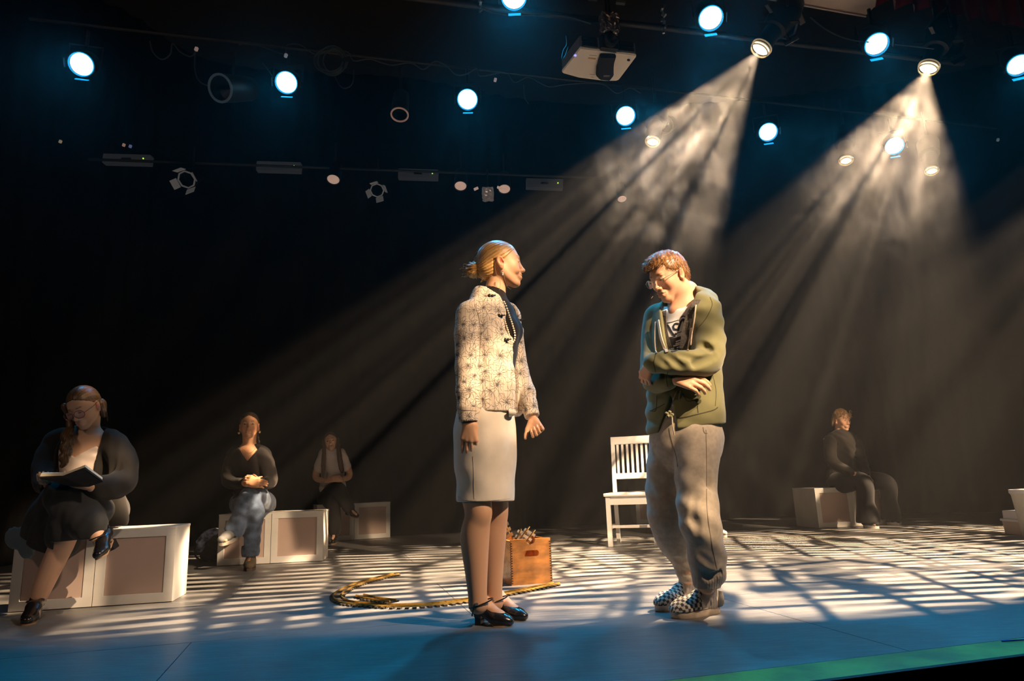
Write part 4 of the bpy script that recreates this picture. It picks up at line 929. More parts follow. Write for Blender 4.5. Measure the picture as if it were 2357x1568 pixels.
# ------------------------------------------------------------------ woman in the patterned jacket
def woman_standing():
    org = G(1130, 1440); t = person('woman standing in patterned jacket and cream skirt, blonde hair in a bun', org)
    f = np.array((.945, -.326, 0)); l = np.array((.326, .945, 0)); zz = np.array((0, 0, 1.))
    O = W(1151, 615, 3.10); R = frame((.99, .10, .03), (0.02, 0, 1)); hs = .985
    F = Field((-.34, 2.78, -.01), (.32, 3.42, 1.80), .0030)
    add_head(F, O, R, hs, 0., 1.12, .007)
    F.chain([(W(1138, 716, 3.12), .055), (W(1140, 670, 3.11), .044), (W(1144, 630, 3.10), .047)], .02)
    for sx, dz in ((1, 3.06), (-1, 3.18)):
        pass
    F.chain([(W(1132, 745, 3.12), .10), (W(1128, 850, 3.12), .095), (W(1118, 960, 3.12), .11), (W(1117, 1010, 3.12), .12)], .05, (f, .7))
    F.cap(W(1085, 722, 3.03), W(1172, 722, 3.21), .045, .045, .04)
    nk = [(W(1098, 1020, 3.06), .075), (W(1096, 1120, 3.05), .066), (W(1100, 1185, 3.05), .052), (W(1093, 1238, 3.07), .059), (W(1096, 1310, 3.08), .046), (W(1099, 1368, 3.085), .036), (W(1101, 1392, 3.09), .034)]
    fk = [(W(1136, 1020, 3.17), .075), (W(1138, 1120, 3.17), .064), (W(1140, 1185, 3.18), .050), (W(1134, 1238, 3.20), .056), (W(1134, 1310, 3.215), .044), (W(1136, 1368, 3.22), .034), (W(1138, 1388, 3.225), .032)]
    F.limb(nk); F.limb(fk)
    F.ell(W(1110, 1180, 3.03), (.035, .035, .045), k=.03); F.ell(W(1147, 1180, 3.17), (.032, .035, .045), k=.03)
    # feet
    nb, nt_ = G(1107, 1437), G(1172, 1441); fb, ft = G(1145, 1420), G(1204, 1428)
    F.chain([(nk[-1][0], .037), (nb+(0.012, 0, .088), .026), (nb*.3+nt_*.7+(0, 0, .032), .026), (nt_+(0, 0, .018), .015)], .015)
    F.chain([(fk[-1][0], .035), (fb+(0.012, 0, .088), .025), (fb*.3+ft*.7+(0, 0, .032), .025), (ft+(0, 0, .018), .014)], .015)
    # arms and hands
    nsh, nel, nwr = W(1082, 728, 3.02), W(1074, 845, 2.99), W(1078, 958, 2.96)
    fsh, fel, fwr = W(1172, 732, 3.22), W(1196, 858, 3.24), W(1222, 953, 3.17)
    F.chain([(nsh, .048), (nel, .038), (nwr, .026)], .02); F.chain([(fsh, .045), (fel, .036), (fwr, .025)], .02)
    add_hand(F, W(1080, 968, 2.95), (-.03, .02, -1), (-.12, -1, .0), -1, s=1.0, curls=((.35, .35, .25), (.28, .35, .25), (.22, .3, .2), (.2, .25, .2)), thumb=(.85, .25, -.35), kk=.002)
    add_hand(F, W(1226, 962, 3.16), (.30, -.10, -.9), (.15, .95, -.1), -1, s=.86, curls=((1.2, 1.5, 1.0), (1.3, 1.5, 1.0), (1.35, 1.5, 1.), (1.4, 1.4, .9)), thumb=(.75, .75, -.2), kk=.002)
    sk = skin_color((.66, .36, .21), O, R, hs, brow=(.33, .18, .08))
    hose = np.array((.60, .33, .19))
    def col(V):
        C = sk(V); w = np.clip((.62-V[:, 2])/.02, 0, 1)[:, None]; return C*(1-w)+hose*w
    body = field_obj('body', F, skinm, t, org, 1, col)
    # eyes
    for y in (-1, 1):
        c = O+R@(np.array((.0845, y*.031, .0175))*hs)-org
        mb = MB(); mb.lathe([(0, .001), (.002, .005), (.0035, .0072), (.0062, .003), (.0065, .001)], c, R@np.array((1, 0, 0)), 10, False); mb.build('eye', mat('eye_dark', (.03, .02, .015), .15), t, True)
    # hair
    H = Field(O-(.19, .13, .12), O+(.12, .13, .17), .0030)
    B = O+R@np.array((-.118, 0, -.012)); Tt = lambda x, y, z: O+R@(np.array((x, y, z))*hs)
    H.ell(Tt(-.011, 0, .043), (.101*hs, .079*hs, .088*hs), R, .01)
    H.ell(Tt(-.06, 0, -.012), (.052, .060, .052), R, .03)
    H.func(lambda X, Y, Z: ((X-O[0]-.060)*.80-(Z-O[2]-.060)*.60)*-1, H.lo, H.lo+H.n*H.res, .006)     # hairline: forehead down to the ear
    def low(X, Y, Z): return np.maximum(-(X-O[0]+.030)*.9+(Z-O[2]-.020)*.0, (Z-O[2]-.018))
    H.func(low, H.lo, H.lo+H.n*H.res, .006)
    H.disp(hair_disp(B, R@np.array((-.85, 0, -.5)), 34, .0016))
    bun = Field(B-(.07, .06, .065), B+(.05, .06, .065), .0028)
    c0 = W(1092, 622, 3.10)
    bun.ell(c0, (.041, .038, .041), R, .006); bun.cap(c0+(.0, 0, 0), c0+(.045, 0, .004), .020, .022, .012)
    def coil(X, Y, Z):
        a = np.arctan2(Z-c0[2]+.004, X-c0[0]-.012); r = np.sqrt((X-c0[0])**2+(Z-c0[2])**2+(Y-c0[1])**2*.5)
        return (.0022*np.sin(r*420+a*2.+X*30)+.0016*np.sin(a*16)).astype(np.float32)
    bun.disp(coil)
    hm = hairmat('blonde_hair', (.34, .17, .05), (.66, .38, .13), .36); hc = ((.30, .14, .035), (.72, .42, .15))
    ho = field_obj('hair', H, hairt, t, org, 1, strand_tint(B, R@np.array((-.85, 0, -.5)), 34, *hc)); bo_ = field_obj('hair_bun', bun, hairt, t, org, 1, strand_tint(c0+(.02, 0, 0), (0, 1, 0), 14, *hc))
    hair_tufts(ho, hm, t, lambda p: unit(B-org-p), 500, .030, .0007, 5)
    rr = random.Random(3); cs = []
    for k in range(12):      # fly-away strands
        a = rr.uniform(-.5, .9); p0 = c0+np.array((-.030+rr.uniform(0, .02), rr.uniform(-.02, .02), rr.uniform(-.025, .02)))
        cs.append([p0-org, p0+np.array((-.022, 0, rr.uniform(-.02, .015)))-org, p0+np.array((-.05*rr.uniform(.5, 1.), 0, rr.uniform(-.04, .012)))-org])
    for px in ([(1150, 597), (1142, 604), (1139, 615), (1146, 640), (1152, 655)], [(1160, 632), (1163, 648), (1168, 660), (1176, 666)], [(1126, 628), (1128, 640), (1138, 648), (1148, 645)], [(1112, 640), (1106, 650), (1112, 646)]):
        cs.append([W(a, b, 3.015)-org for a, b in px])
    tubes('loose_strands', cs, .00035, hm, t, 4)
    tubes('hair_tie', [[c0+np.array((.040, 0.02*math.cos(a), .006+.026*math.sin(a)))-org for a in np.linspace(0, 6.28, 14)]], .003, mat('pale_hair_tie', (.6, .4, .3), .5), t)
    e = W(1157, 629, 3.018)-org
    MB().lathe([(-.004, .001), (0, .004), (.004, .001)], e, (0, -1, 0), 8).build('earring', mat('pearl_stud', (.8, .75, .7), .2), t); MB().lathe([(-.004, .001), (0, .0035), (.004, .001)], e-(.0, 0, .008), (0, -1, 0), 8).build('earring', mat('pearl_stud'), t)
    # black turtleneck
    blk_k = fabric('black_knit', (.012, .009, .008), .9, sheen=.05)
    K = Field((-.26, 2.85, .88), (.20, 3.40, 1.62), .0042)
    K.chain([(W(1133, 735, 3.12), .132), (W(1131, 800, 3.12), .134), (W(1128, 880, 3.12), .124), (W(1120, 948, 3.12), .130)], .05, (f, .80))
    K.cap(W(1095, 722, 3.04), W(1168, 725, 3.2), .05, .05, .03)
    K.chain([(W(1134, 712, 3.12), .062), (W(1136, 684, 3.11), .052), (W(1138, 672, 3.11), .049)], .02)
    K.ell(W(1168, 760, 3.07), (.055, .06, .06), k=.04); K.ell(W(1180, 762, 3.16), (.05, .05, .06), k=.04)
    n_ = unit((.42, 0, 1)); K.plane(W(1137, 662, 3.11), n_, .006); K.disp(lambda X, Y, Z: (.0018*np.sin((X*.42+Z)*430)*(Z > 1.50)).astype(np.float32))
    tn = field_obj('turtleneck', K, blk_k, t, org, 2)
    # jacket
    jm = mat('ivory_print_cloth', (.72, .60, .48), .75)
    nt = jm.node_tree; b = nt.nodes['Principled BSDF']
    tc = nt.nodes.new('ShaderNodeTexCoord'); mp = nd(nt, 'ShaderNodeMapping'); nt.links.new(tc.outputs['Object'], mp.inputs[0]); mp.inputs['Scale'].default_value = (1, .35, 1)
    nz = nd(nt, 'ShaderNodeTexNoise'); nz.inputs['Scale'].default_value = 26; nz.inputs['Detail'].default_value = 2; nt.links.new(mp.outputs[0], nz.inputs[0])
    mad = nd(nt, 'ShaderNodeVectorMath', operation='MULTIPLY_ADD'); nt.links.new(nz.outputs['Color'], mad.inputs[0]); mad.inputs[1].default_value = (.02, .0, .02); nt.links.new(mp.outputs[0], mad.inputs[2])
    def sprays(scale, seed, petals, rmax, thick):
        ad = nd(nt, 'ShaderNodeVectorMath', operation='ADD'); nt.links.new(mad.outputs[0], ad.inputs[0]); ad.inputs[1].default_value = (seed, 0, seed*.7)
        vo = nd(nt, 'ShaderNodeTexVoronoi', voronoi_dimensions='3D'); vo.inputs['Scale'].default_value = scale; vo.inputs['Randomness'].default_value = .75; nt.links.new(ad.outputs[0], vo.inputs[0])
        sb = nd(nt, 'ShaderNodeVectorMath', operation='SUBTRACT'); nt.links.new(ad.outputs[0], sb.inputs[0]); nt.links.new(vo.outputs['Position'], sb.inputs[1])
        sx = nd(nt, 'ShaderNodeSeparateXYZ'); nt.links.new(sb.outputs[0], sx.inputs[0])
        at = mth(nt, 'ARCTAN2', sx.outputs[2], sx.outputs[0]); r = mth(nt, 'SQRT', mth(nt, 'ADD', mth(nt, 'MULTIPLY', sx.outputs[0], sx.outputs[0]), mth(nt, 'MULTIPLY', sx.outputs[2], sx.outputs[2])))
        cl = nd(nt, 'ShaderNodeSeparateXYZ'); nt.links.new(vo.outputs['Color'], cl.inputs[0])
        w = mth(nt, 'ADD', mth(nt, 'MULTIPLY', at, petals), mth(nt, 'ADD', mth(nt, 'MULTIPLY', cl.outputs[0], 9), mth(nt, 'MULTIPLY', r, 70)))
        sp = mth(nt, 'ABSOLUTE', mth(nt, 'SINE', w)); lim = mth(nt, 'DIVIDE', thick, mth(nt, 'ADD', r, .002))
        k = mth(nt, 'LESS_THAN', sp, lim); k2 = mth(nt, 'LESS_THAN', r, mth(nt, 'MULTIPLY_ADD', cl.outputs[1], rmax*.6, rmax*.5))
        nb_ = nd(nt, 'ShaderNodeTexNoise'); nb_.inputs['Scale'].default_value = 150; nb_.inputs['Detail'].default_value = 3; nt.links.new(mp.outputs[0], nb_.inputs[0]); core = mth(nt, 'MULTIPLY', mth(nt, 'SUBTRACT', 1, sstep(nt, r, rmax*.1, rmax*.45)), sstep(nt, nb_.outputs['Fac'], .42, .55))
        return mth(nt, 'MAXIMUM', mth(nt, 'MULTIPLY', k, k2), mth(nt, 'MULTIPLY', core, .8 if petals > 4 else 0))
    s1 = sprays(14, 0., 6, .038, .0050); s2 = sprays(19, 3.1, 3, .046, .0032)
    wv = nd(nt, 'ShaderNodeTexWave'); wv.bands_direction = 'X'; wv.inputs['Scale'].default_value = 16; wv.inputs['Distortion'].default_value = 3.5; wv.inputs['Detail Scale'].default_value = .4; nt.links.new(mp.outputs[0], wv.inputs[0])
    s3 = mth(nt, 'MULTIPLY', sstep(nt, wv.outputs['Fac'], .88, .98), .28)
    al = mth(nt, 'MAXIMUM', mth(nt, 'MAXIMUM', mth(nt, 'MULTIPLY', s1, .92), mth(nt, 'MULTIPLY', s2, .8)), s3)
    mx = nd(nt, 'ShaderNodeMix', data_type='RGBA'); nt.links.new(al, mx.inputs[0]); mx.inputs[6].default_value = (.70, .57, .44, 1); mx.inputs[7].default_value = (.03, .026, .03, 1); nt.links.new(mx.outputs[2], b.inputs['Base Color'])
    J = Field((-.30, 2.80, .82), (.24, 3.46, 1.60), .0040)
    c = W(1128, 800, 3.12)
    J.chain([(W(1130, 728, 3.12), .135), (W(1128, 790, 3.12), .152), (W(1126, 880, 3.12), .156), (W(1124, 985, 3.12), .158)], .04, (f, .84))
    J.cap(W(1085, 722, 3.02), W(1172, 728, 3.2), .060, .056, .04)
    J.chain([(W(1118, 706, 3.10), .066), (W(1112, 684, 3.09), .058)], .02)         # stand collar
    J.func(lambda X, Y, Z: np.sqrt((X-W(1134, 680, 3.10)[0])**2+(Y-3.10)**2)-.052+.0*Z, W(1120, 668, 3.1)-(.2, .2, .05), W(1120, 668, 3.1)+(.2, .2, .08), .004)
    J.disp(ridges((.9, .2, .15), .045, .0016, .8, 1.)); J.disp(ridges((.3, 0, .9), .06, .0014, 1.2, 2.))
    J.plane(W(1112, 664, 3.1), unit((.35, 0, 1)), .003, (-.3, 2.8, 1.45), (.24, 3.46, 1.60))
    J.plane(W(1120, 949, 3.02), unit((.02, 0, -1)), .003, (-.30, 2.80, .8), (.3, 3.5, 1.02))
    cc = W(1129, 800, 3.12)
    def opening(X, Y, Z):
        s = (X-cc[0])*l[0]+(Y-cc[1])*l[1]; d = (X-cc[0])*f[0]+(Y-cc[1])*f[1]; h = np.clip((1.50-Z)/(1.50-.93), 0, 1.2)
        s0 = -.075+.062*h; s1 = .085-.01*h
        return np.maximum(np.maximum(s0-s, s-s1), -d+.02)
    J.func(opening, J.lo, J.lo+J.n*J.res, .003)
    # far front edge hanging forward
    J.chain([(W(1168, 708, 3.19), .012), (W(1197, 760, 3.20), .013), (W(1200, 850, 3.20), .014), (W(1200, 945, 3.20), .014)], .02, None)
    J.chain([(W(1185, 780, 3.24), .03), (W(1190, 945, 3.24), .03)], .03)
    J.plane(W(1190, 953, 3.2), unit((.0, 0, -1)), .003, (.05, 2.80, .8), (.3, 3.5, 1.02))
    # sleeves
    J.chain([(nsh+(-.004, 0, .006), .062), (W(1077, 770, 3.0), .060), (W(1077, 845, 2.985), .056), (W(1077, 900, 2.97), .052), (W(1078, 940, 2.96), .047), (W(1078, 945, 2.96), .041), (W(1078, 966, 2.955), .042)], .014)
    J.chain([(fsh, .055), (W(1192, 855, 3.24), .050), (W(1210, 905, 3.21), .046), (W(1218, 932, 3.185), .037), (W(1224, 955, 3.165), .036)], .014)
    J.plane(W(1078, 972, 2.96), unit((.03, 0, -1)), .003, (-.3, 2.85, .7), (-.05, 3.06, .96))
    dwn = unit(W(1224, 955, 3.165)-W(1210, 905, 3.21)); J.plane(W(1227, 959, 3.16), dwn, .003, W(1227, 959, 3.16)-.07, W(1227, 959, 3.16)+.07)
    J.cap(W(1079, 982, 2.955), W(1078, 962, 2.955), .032, .032, .003, None, 'sub')
    # folds
    for a, b_, r in (((1101, 745), (1104, 860), .006), ((1107, 800), (1098, 885), .006), ((1060, 830), (1090, 850), .005), ((1058, 862), (1085, 845), .004), ((1125, 760), (1130, 930), .004), ((1150, 800), (1154, 940), .004), ((1065, 720), (1075, 760), .004), ((1055, 900), (1070, 870), .004)):
        J.cap(W(*a, 2.905), W(*b_, 2.905), r*2.2, r*2.2, .014, None, 'sub')
    jk = field_obj('jacket', J, jm, t, org, 2)
    kn = mat('black_knot_button', (.015, .012, .012), .5)
    for (x, y) in ((1127, 681), (1149, 727), (1163, 782), (1193, 737)):
        p = W(x, y, 2.97 if x < 1190 else 3.16)
        d = Vector(ray(x, y)).normalized()
        from mathutils.bvhtree import BVHTree
        if jk.name not in BV: BV[jk.name] = BVHTree.FromPolygons([v.co[:] for v in jk.data.vertices], [q.vertices[:] for q in jk.data.polygons])
        h = BV[jk.name].ray_cast(Vector(CAMLOC)-Vector(org), d)
        q = np.array(h[0]) if h[0] is not None else p-org
        mb = MB(); mb.lathe([(-.004, .002), (-.001, .008), (.004, .008), (.007, .003)], q, (-.2, -1, .1), 8); mb.lathe([(-.004, .002), (0, .006), (.005, .006), (.007, .002)], q+(.013, 0, -.001), (-.2, -1, .1), 8)
        mb.tube([q+(0, -.003, 0), q+(.028, -.002, .001)], .003, 5); mb.build('button_knot', kn, t, True)
    surf_ribbon('cuff_seam', [jk], [(1056, 943), (1070, 944), (1097, 946)], 2.95, .002, mat('seam_shadow', (.25, .19, .14), .8), t, org)
    surf_ribbon('sleeve_seam', [jk], [(1092, 700), (1104, 740), (1106, 790), (1100, 850)], 2.95, .0018, mat('seam_shadow'), t, org)
    # skirt
    S = Field((-.28, 2.85, .44), (.16, 3.42, 1.04), .0042)
    S.chain([(W(1121, 930, 3.12), .134), (W(1119, 958, 3.12), .144), (W(1116, 1000, 3.12), .162), (W(1117, 1050, 3.12), .160), (W(1119, 1200, 3.12), .152)], .04, (f, .80))
    S.plane(W(1115, 1155, 3.03), unit((-.04, 0, -1)), .003); S.plane(W(1120, 930, 3.1), (0, 0, 1), .003)
    S.cap(W(1115, 1240, 3.12), W(1117, 1110, 3.12), .13, .13, .004, (f, .75), 'sub')
    for a, b_, r in (((1180, 950), (1184, 1000), .006),): S.cap(W(*a, 2.99), W(*b_, 2.99), r*2, r*2, .012, None, 'sub')
    S.disp(ridges((.5, 0, .85), .12, .0022, 1., 4.)); S.disp(ridges((1, .3, 0), .09, .0018, 1., 7.))
    sk_m = fabric('cream_skirt_cloth', (.72, .62, .50), .8, bump=.12)
    so = field_obj('skirt', S, sk_m, t, org, 2)
    surf_ribbon('skirt_seam', [so], [(1089, 1050), (1091, 1100), (1092, 1158)], 3., .0022, mat('seam_cream', (.55, .46, .37), .8), t, org)
    surf_ribbon('skirt_hem', [so], [(1054, 1143), (1075, 1152), (1120, 1153), (1183, 1147)], 3., .0016, mat('seam_cream'), t, org)
    # cream top peeping out under the jacket hem
    U = Field((-.03, 2.92, .86), (.16, 3.2, .96), .0035); U.ell(W(1155, 950, 3.02), (.062, .035, .022), R, .01); U.ell(W(1170, 950, 3.04), (.035, .04, .02), R, .01)
    U.plane(W(1155, 945, 3.), (0, 0, 1), .002)
    field_obj('top_tail', U, sk_m, t, org, 2)
    # pearls
    pm = mat('pearl', (.80, .68, .48), .25, coat=.5)
    cur = catmull([(1159, 696, 0), (1163, 704, 0), (1171, 727, 0), (1179, 750, 0), (1184, 772, 0), (1180, 787, 0), (1173, 776, 0), (1168, 760, 0), (1163, 745, 0), (1160, 733, 0)], 14); cur = np.array(cur)
    BV.setdefault(tn.name, BVHTree.FromPolygons([v.co[:] for v in tn.data.vertices], [q.vertices[:] for q in tn.data.polygons]))
    last = None; mb = MB(); r = .0052
    prof = [(-r, .0005), (-r*.6, r*.8), (0, r), (r*.6, r*.8), (r, .0005)]
    for q in cur:
        if last is not None and np.hypot(*(q[:2]-last)) < 4.6: continue
        last = q[:2]; d = Vector(ray(q[0], q[1])).normalized(); h = BV[tn.name].ray_cast(Vector(CAMLOC)-Vector(org), d)
        p = np.array(h[0])+np.array(h[1])*r*.6 if h[0] is not None else W(q[0], q[1], 3.04)-org
        if p[1]+org[1] > 3.16: p = W(q[0], q[1], 3.1)-org
        mb.lathe(prof, p, (0, 0, 1), 8, False)
    o = mb.build('pearl_necklace', pm, t, True); o['kind'] = 'stuff'
    # shoes
    sm = mat('black_shoe_leather', (.012, .011, .012), .22, coat=.4)
    sole = mat('tan_sole', (.28, .16, .08), .6)
    def pump(b, tt, nm_s):
        ax = unit(tt-b); lt = np.cross((0, 0, 1), ax); Lf = np.linalg.norm(tt-b)
        X = Field(np.minimum(b, tt)-.09, np.maximum(b, tt)+(.09, .09, .15), .003)
        hl = .052
        P = lambda a, s_, z: b+ax*(a*Lf)+lt*s_+np.array((0, 0, z))
        X.chain([(P(0, 0, hl+.020), .0355), (P(.30, 0, hl*.8+.016), .034), (P(.62, 0, .028), .040), (P(.86, 0, .022), .034), (P(1.0, 0, .018), .022)], .012, ((0, 0, 1), .80))
        X.cap(P(-.01, 0, hl+.03), P(-.02, 0, hl+.055), .034, .033, .01)
        X.ell(P(.36, 0, .088), (.082, .030, .050), np.stack([ax, lt, np.cross(ax, lt)], 1)@RY(.25), .004, 'sub')
        X.cap(P(.03, 0, .08), P(.04, 0, .14), .027, .030, .004, None, 'sub')
        X.func(lambda X_, Y_, Z_: np.maximum(Z_-(b[2]+hl-.002-np.clip(((X_-b[0])*ax[0]+(Y_-b[1])*ax[1])/Lf-.12, 0, .5)*hl/.5*1.0+.0), -1+0*X_), X.lo, X.lo+X.n*X.res, .003, 'sub')
        g = field_obj('shoe', X, sm, t, org, 1)
        mb = MB(); a0 = P(-.02, 0, hl+.006)-org
        V = []
        for z, s0, s1, w_ in ((hl+.004, -.075, .20, .027), (.028, -.03, .15, .021), (0, -.03, .15, .022)):
            V += [P(s0, -w_, z)-org, P(s1, -w_, z)-org, P(s1, w_, z)-org, P(s0, w_, z)-org]
        mb.add(V, [(3,2,1,0), (8,9,10,11)]+[(i*4+k, i*4+(k+1) % 4, i*4+4+(k+1) % 4, i*4+4+k) for i in (0, 1) for k in range(4)]); hb = mb.build('heel', sm, g)
        mb = MB(); n = 14; V = []; W_ = [.004, .026, .028, .026, .026, .030, .036, .038, .038, .037, .034, .028, .02, .006]
        for i in range(n):
            a = .12+.93*i/(n-1); z = max(0, (hl-.004)*(1-(a-.12)/.5)) if a < .62 else 0
            V += [P(a, -W_[i], z)-org, P(a, W_[i], z)-org, P(a, W_[i], z+.005)-org, P(a, -W_[i], z+.005)-org]
        mb.add(V, [(i*4+k, i*4+(k+1) % 4, i*4+4+(k+1) % 4, i*4+4+k) for i in range(n-1) for k in range(4)]+[(3,2,1,0), tuple(range(4*n-4, 4*n))]); mb.build('sole', sole, g)
        return P, g
    P1, g1 = pump(G(1100, 1438), G(1172, 1441), '')
    P2, g2 = pump(G(1140, 1421), G(1205, 1429), '')
    for P_, g, c, r in ((P1, g1, W(1105, 1389, 3.09), .044), (P2, g2, W(1142, 1382, 3.225), .041)):
        ring = []
        for a in np.linspace(0, 2*math.pi, 22): 
            v = np.array((math.cos(a)*r*1.18, math.sin(a)*r, 0)); v[2] = .34*v[0]
            ring.append(c+v-org+(.004, 0, 0))
        MB().tube(ring, .0032, 6).build('strap', sm, g); q = c+np.array((-.012, -r-.002, .004))-org; MB().box(q, (.012, .004, .012), bev=.0015).build('buckle', mat('bright_buckle', (.6, .5, .4), .3, .9), g)
        tubes('side_strap', [[c-org+(-.022, -r*.9, -.004), c-org+(-.034, -r*.7, -.045)], [c-org+(-.022, r*.9, -.004), c-org+(-.034, r*.7, -.045)]], .0035, sm, g)
    # headset microphone wire
    tubes('headset_microphone', [[W(1148, 638, 3.03)-org, W(1152, 650, 3.04)-org, W(1150, 668, 3.05)-org]], .0008, mat('beige_wire', (.45, .28, .18), .5), t)
woman_standing()
# ------------------------------------------------------------------ man in the green hoodie
def man_standing():
    org = G(1600, 1420); t = person('young man with glasses in green hoodie and grey sweatpants, arms folded, looking down', org)
    ya = .62; f = np.array((-math.sin(ya), -math.cos(ya), 0)); l = np.array((math.cos(ya), -math.sin(ya), 0))
    ps, pd = 1.0, .42; hf = np.array((-math.sin(ps)*math.cos(pd), -math.cos(ps)*math.cos(pd), -math.sin(pd)))
    R = frame(hf, (.02, 0, 1)); O = W(1541, 641, 3.20); hs = 1.0
    F = Field((.48, 2.72, -.01), (1.14, 3.55, 1.78), .0031)
    add_head(F, O, R, hs, .002, .95)
    F.limb([(W(1585, 722, 3.23), .066), (W(1570, 690, 3.23), .056), (W(1554, 660, 3.21), .058)], .02)
    F.cap(W(1560, 722, 3.20), W(1585, 668, 3.25), .05, .045, .03)
    F.chain([(W(1580, 760, 3.24), .12), (W(1578, 870, 3.24), .11), (W(1578, 985, 3.24), .115)], .05, (f, .7))
    lsh, lel, lwr = W(1624, 722, 3.12), W(1626, 830, 3.03), W(1500, 836, 2.985)
    rsh, rel, rwr = W(1510, 728, 3.31), W(1500, 858, 3.24), W(1546, 871, 3.03)
    F.chain([(lsh, .05), (lel, .042), (lwr, .028)], .02); F.chain([(rsh+(.012, 0, -.01), .042), (rel, .040), (rwr, .028)], .02); F.cap(lsh+(-.02, 0, -.02), rsh+(.03, 0, -.02), .045, .045, .04, (f, .8))
    la, ra = W(1627, 1350, 3.13), W(1584, 1330, 3.34)
    F.limb([(W(1604, 1010, 3.17), .075), (W(1602, 1110, 3.11), .055), (W(1609, 1190, 3.08), .050), (W(1625, 1290, 3.11), .045), (la, .034)]); F.limb([(W(1546, 1010, 3.29), .072), (W(1527, 1110, 3.30), .052), (W(1531, 1190, 3.27), .048), (W(1551, 1240, 3.30), .044), (W(1574, 1290, 3.33), .036), (ra, .030)])
    # hands
    add_hand(F, W(1503, 834, 3.0), (-.36, .55, -.55), (-.75, -.62, .15), 1, s=.98, curls=((.55, .7, .5), (.6, .7, .5), (.7, .7, .5), (.75, .7, .5)), thumb=(.6, .5, -.3))
    add_hand(F, W(1547, 871, 3.02), (.86, -.35, -.22), (-.22, -.85, .40), -1, s=1.06, spread=-.03, curls=((.45, .4, .25), (.5, .45, .3), (.6, .5, .3), (.7, .5, .3)), thumb=(.75, .35, -.65), kk=.0015, fat=1.2)
    sk = skin_color((.70, .38, .235), O, R, hs, lips=(.50, .20, .15), brow=(.36, .18, .08)); 
    body = field_obj('body', F, skinm, t, org, 1, sk)
    for y in (-1, 1):
        c = O+R@(np.array((.0850, y*.031, .0125))*hs)-org
        mb = MB(); mb.lathe([(0, .001), (.002, .004), (.0035, .006), (.0058, .003), (.006, .001)], c, R@np.array((1, 0, 0)), 10, False); mb.build('eye', mat('eye_dark'), t, True)
    Tt = lambda x, y, z: O+R@(np.array((x, y, z))*hs)
    H = Field(O-.17, O+.17, .0030)
    H.ell(Tt(-.014, 0, .048), (.103, .081, .090), R, .01); H.ell(Tt(-.050, 0, .0), (.056, .064, .056), R, .03)
    H.ell(Tt(.055, .0, .105), (.050, .058, .026), R@RY(.45), .02); H.ell(Tt(.085, -.01, .088), (.018, .046, .018), R@RY(.9), .014)
    def Lc(X, Y, Z):
        q = [(X-O[0])*R[0][i]+(Y-O[1])*R[1][i]+(Z-O[2])*R[2][i] for i in range(3)]; return q
    H.func(lambda X, Y, Z: (lambda q: np.maximum(.058-q[0]+0*q[1], q[2]-.078+.35*(q[0]-.06)))(Lc(X, Y, Z)), O-.17, O+.17, .006)   # forehead
    H.func(lambda X, Y, Z: (lambda q: np.maximum(-.020-q[0]+.3*(q[2]), q[2]-.028-.6*np.maximum(q[0]-.02, 0)))(Lc(X, Y, Z)), O-.17, O+.17, .006)   # temples and round the ear
    H.func(lambda X, Y, Z: (lambda q: q[2]+.040+.5*np.maximum(-q[0]-.05, 0)*0)(Lc(X, Y, Z)), O-.17, O+.17, .006)
    def tuft(X, Y, Z):
        q = Lc(X, Y, Z); top = np.clip((q[2]-.06)/.05, 0, 1)
        return ((.0006+.0022*top)*(np.sin(q[0]*150+2.2*np.sin(q[1]*70)+q[2]*60)*np.sin(q[1]*140+1.7*np.sin(q[0]*60)+q[2]*40))).astype(np.float32)
    H.disp(tuft)
    def ht(V):
        q = (V-O)@R; a = .5+.3*np.sin(q[:, 0]*260+q[:, 2]*140+3*np.sin(q[:, 1]*70))+.25*np.sin(q[:, 1]*300+q[:, 0]*90); a = np.clip(a, 0, 1)[:, None]
        return np.array((.15, .065, .02))*(1-a)+np.array((.38, .18, .06))*a
    ho = field_obj('hair', H, hairt, t, org, 1, ht)
    gh = hairmat('ginger_hair', (.15, .065, .02), (.36, .18, .06), .4, (30, 30, 30))
    hair_tufts(ho, gh, t, lambda p: R@np.array((.8, .0, -.25)) if (R.T@(p+org-O))[2] > .07 else R@np.array((.1, 0, -1.)), 2200, .017, .0009, 3)
    # glasses
    gm = mat('silver_wire', (.75, .70, .65), .22, .95); gl = thing('x', None, None); bpy.data.objects.remove(gl)
    g = None
    rings = []
    for y in (-1, 1):
        c = Tt(.112, y*.032, .008)-org; fy = unit(R@np.array((1, y*.15, .0))); uy = unit(np.cross(fy, R@np.array((0, 1, 0)))); ly = np.cross(uy, fy)
        rings.append([c+ly*math.cos(a)*.0235+uy*math.sin(a)*.0200 for a in np.linspace(0, 2*math.pi, 25)])
    g = MB().tube(rings[0], .0011, 6, False).tube(rings[1], .0011, 6, False)
    br = [Tt(.113, -.009, .012)-org, Tt(.118, 0, .016)-org, Tt(.113, .009, .012)-org]; g.tube(catmull(br, 4), .0011, 6)
    go = g.build('glasses', gm, t, True)
    for y in (-1, 1): MB().tube([Tt(.108, y*.056, .014)-org, Tt(.100, y*.068, .016)-org, Tt(.045, y*.080, .020)-org, Tt(-.01, y*.084, .026)-org], .0014, 6).build('temple_arm', gm, go)
    lm = mat('lens_glass', (.95, .97, 1), .03, trans=1.0)
    for rg in rings: 
        c = np.mean(rg[:-1], axis=0); n = len(rg)-1; V = [c]+rg[:-1]; mesh_obj('lens', V, [(0, i+1, (i+1) % n+1) for i in range(n)], lm, go)
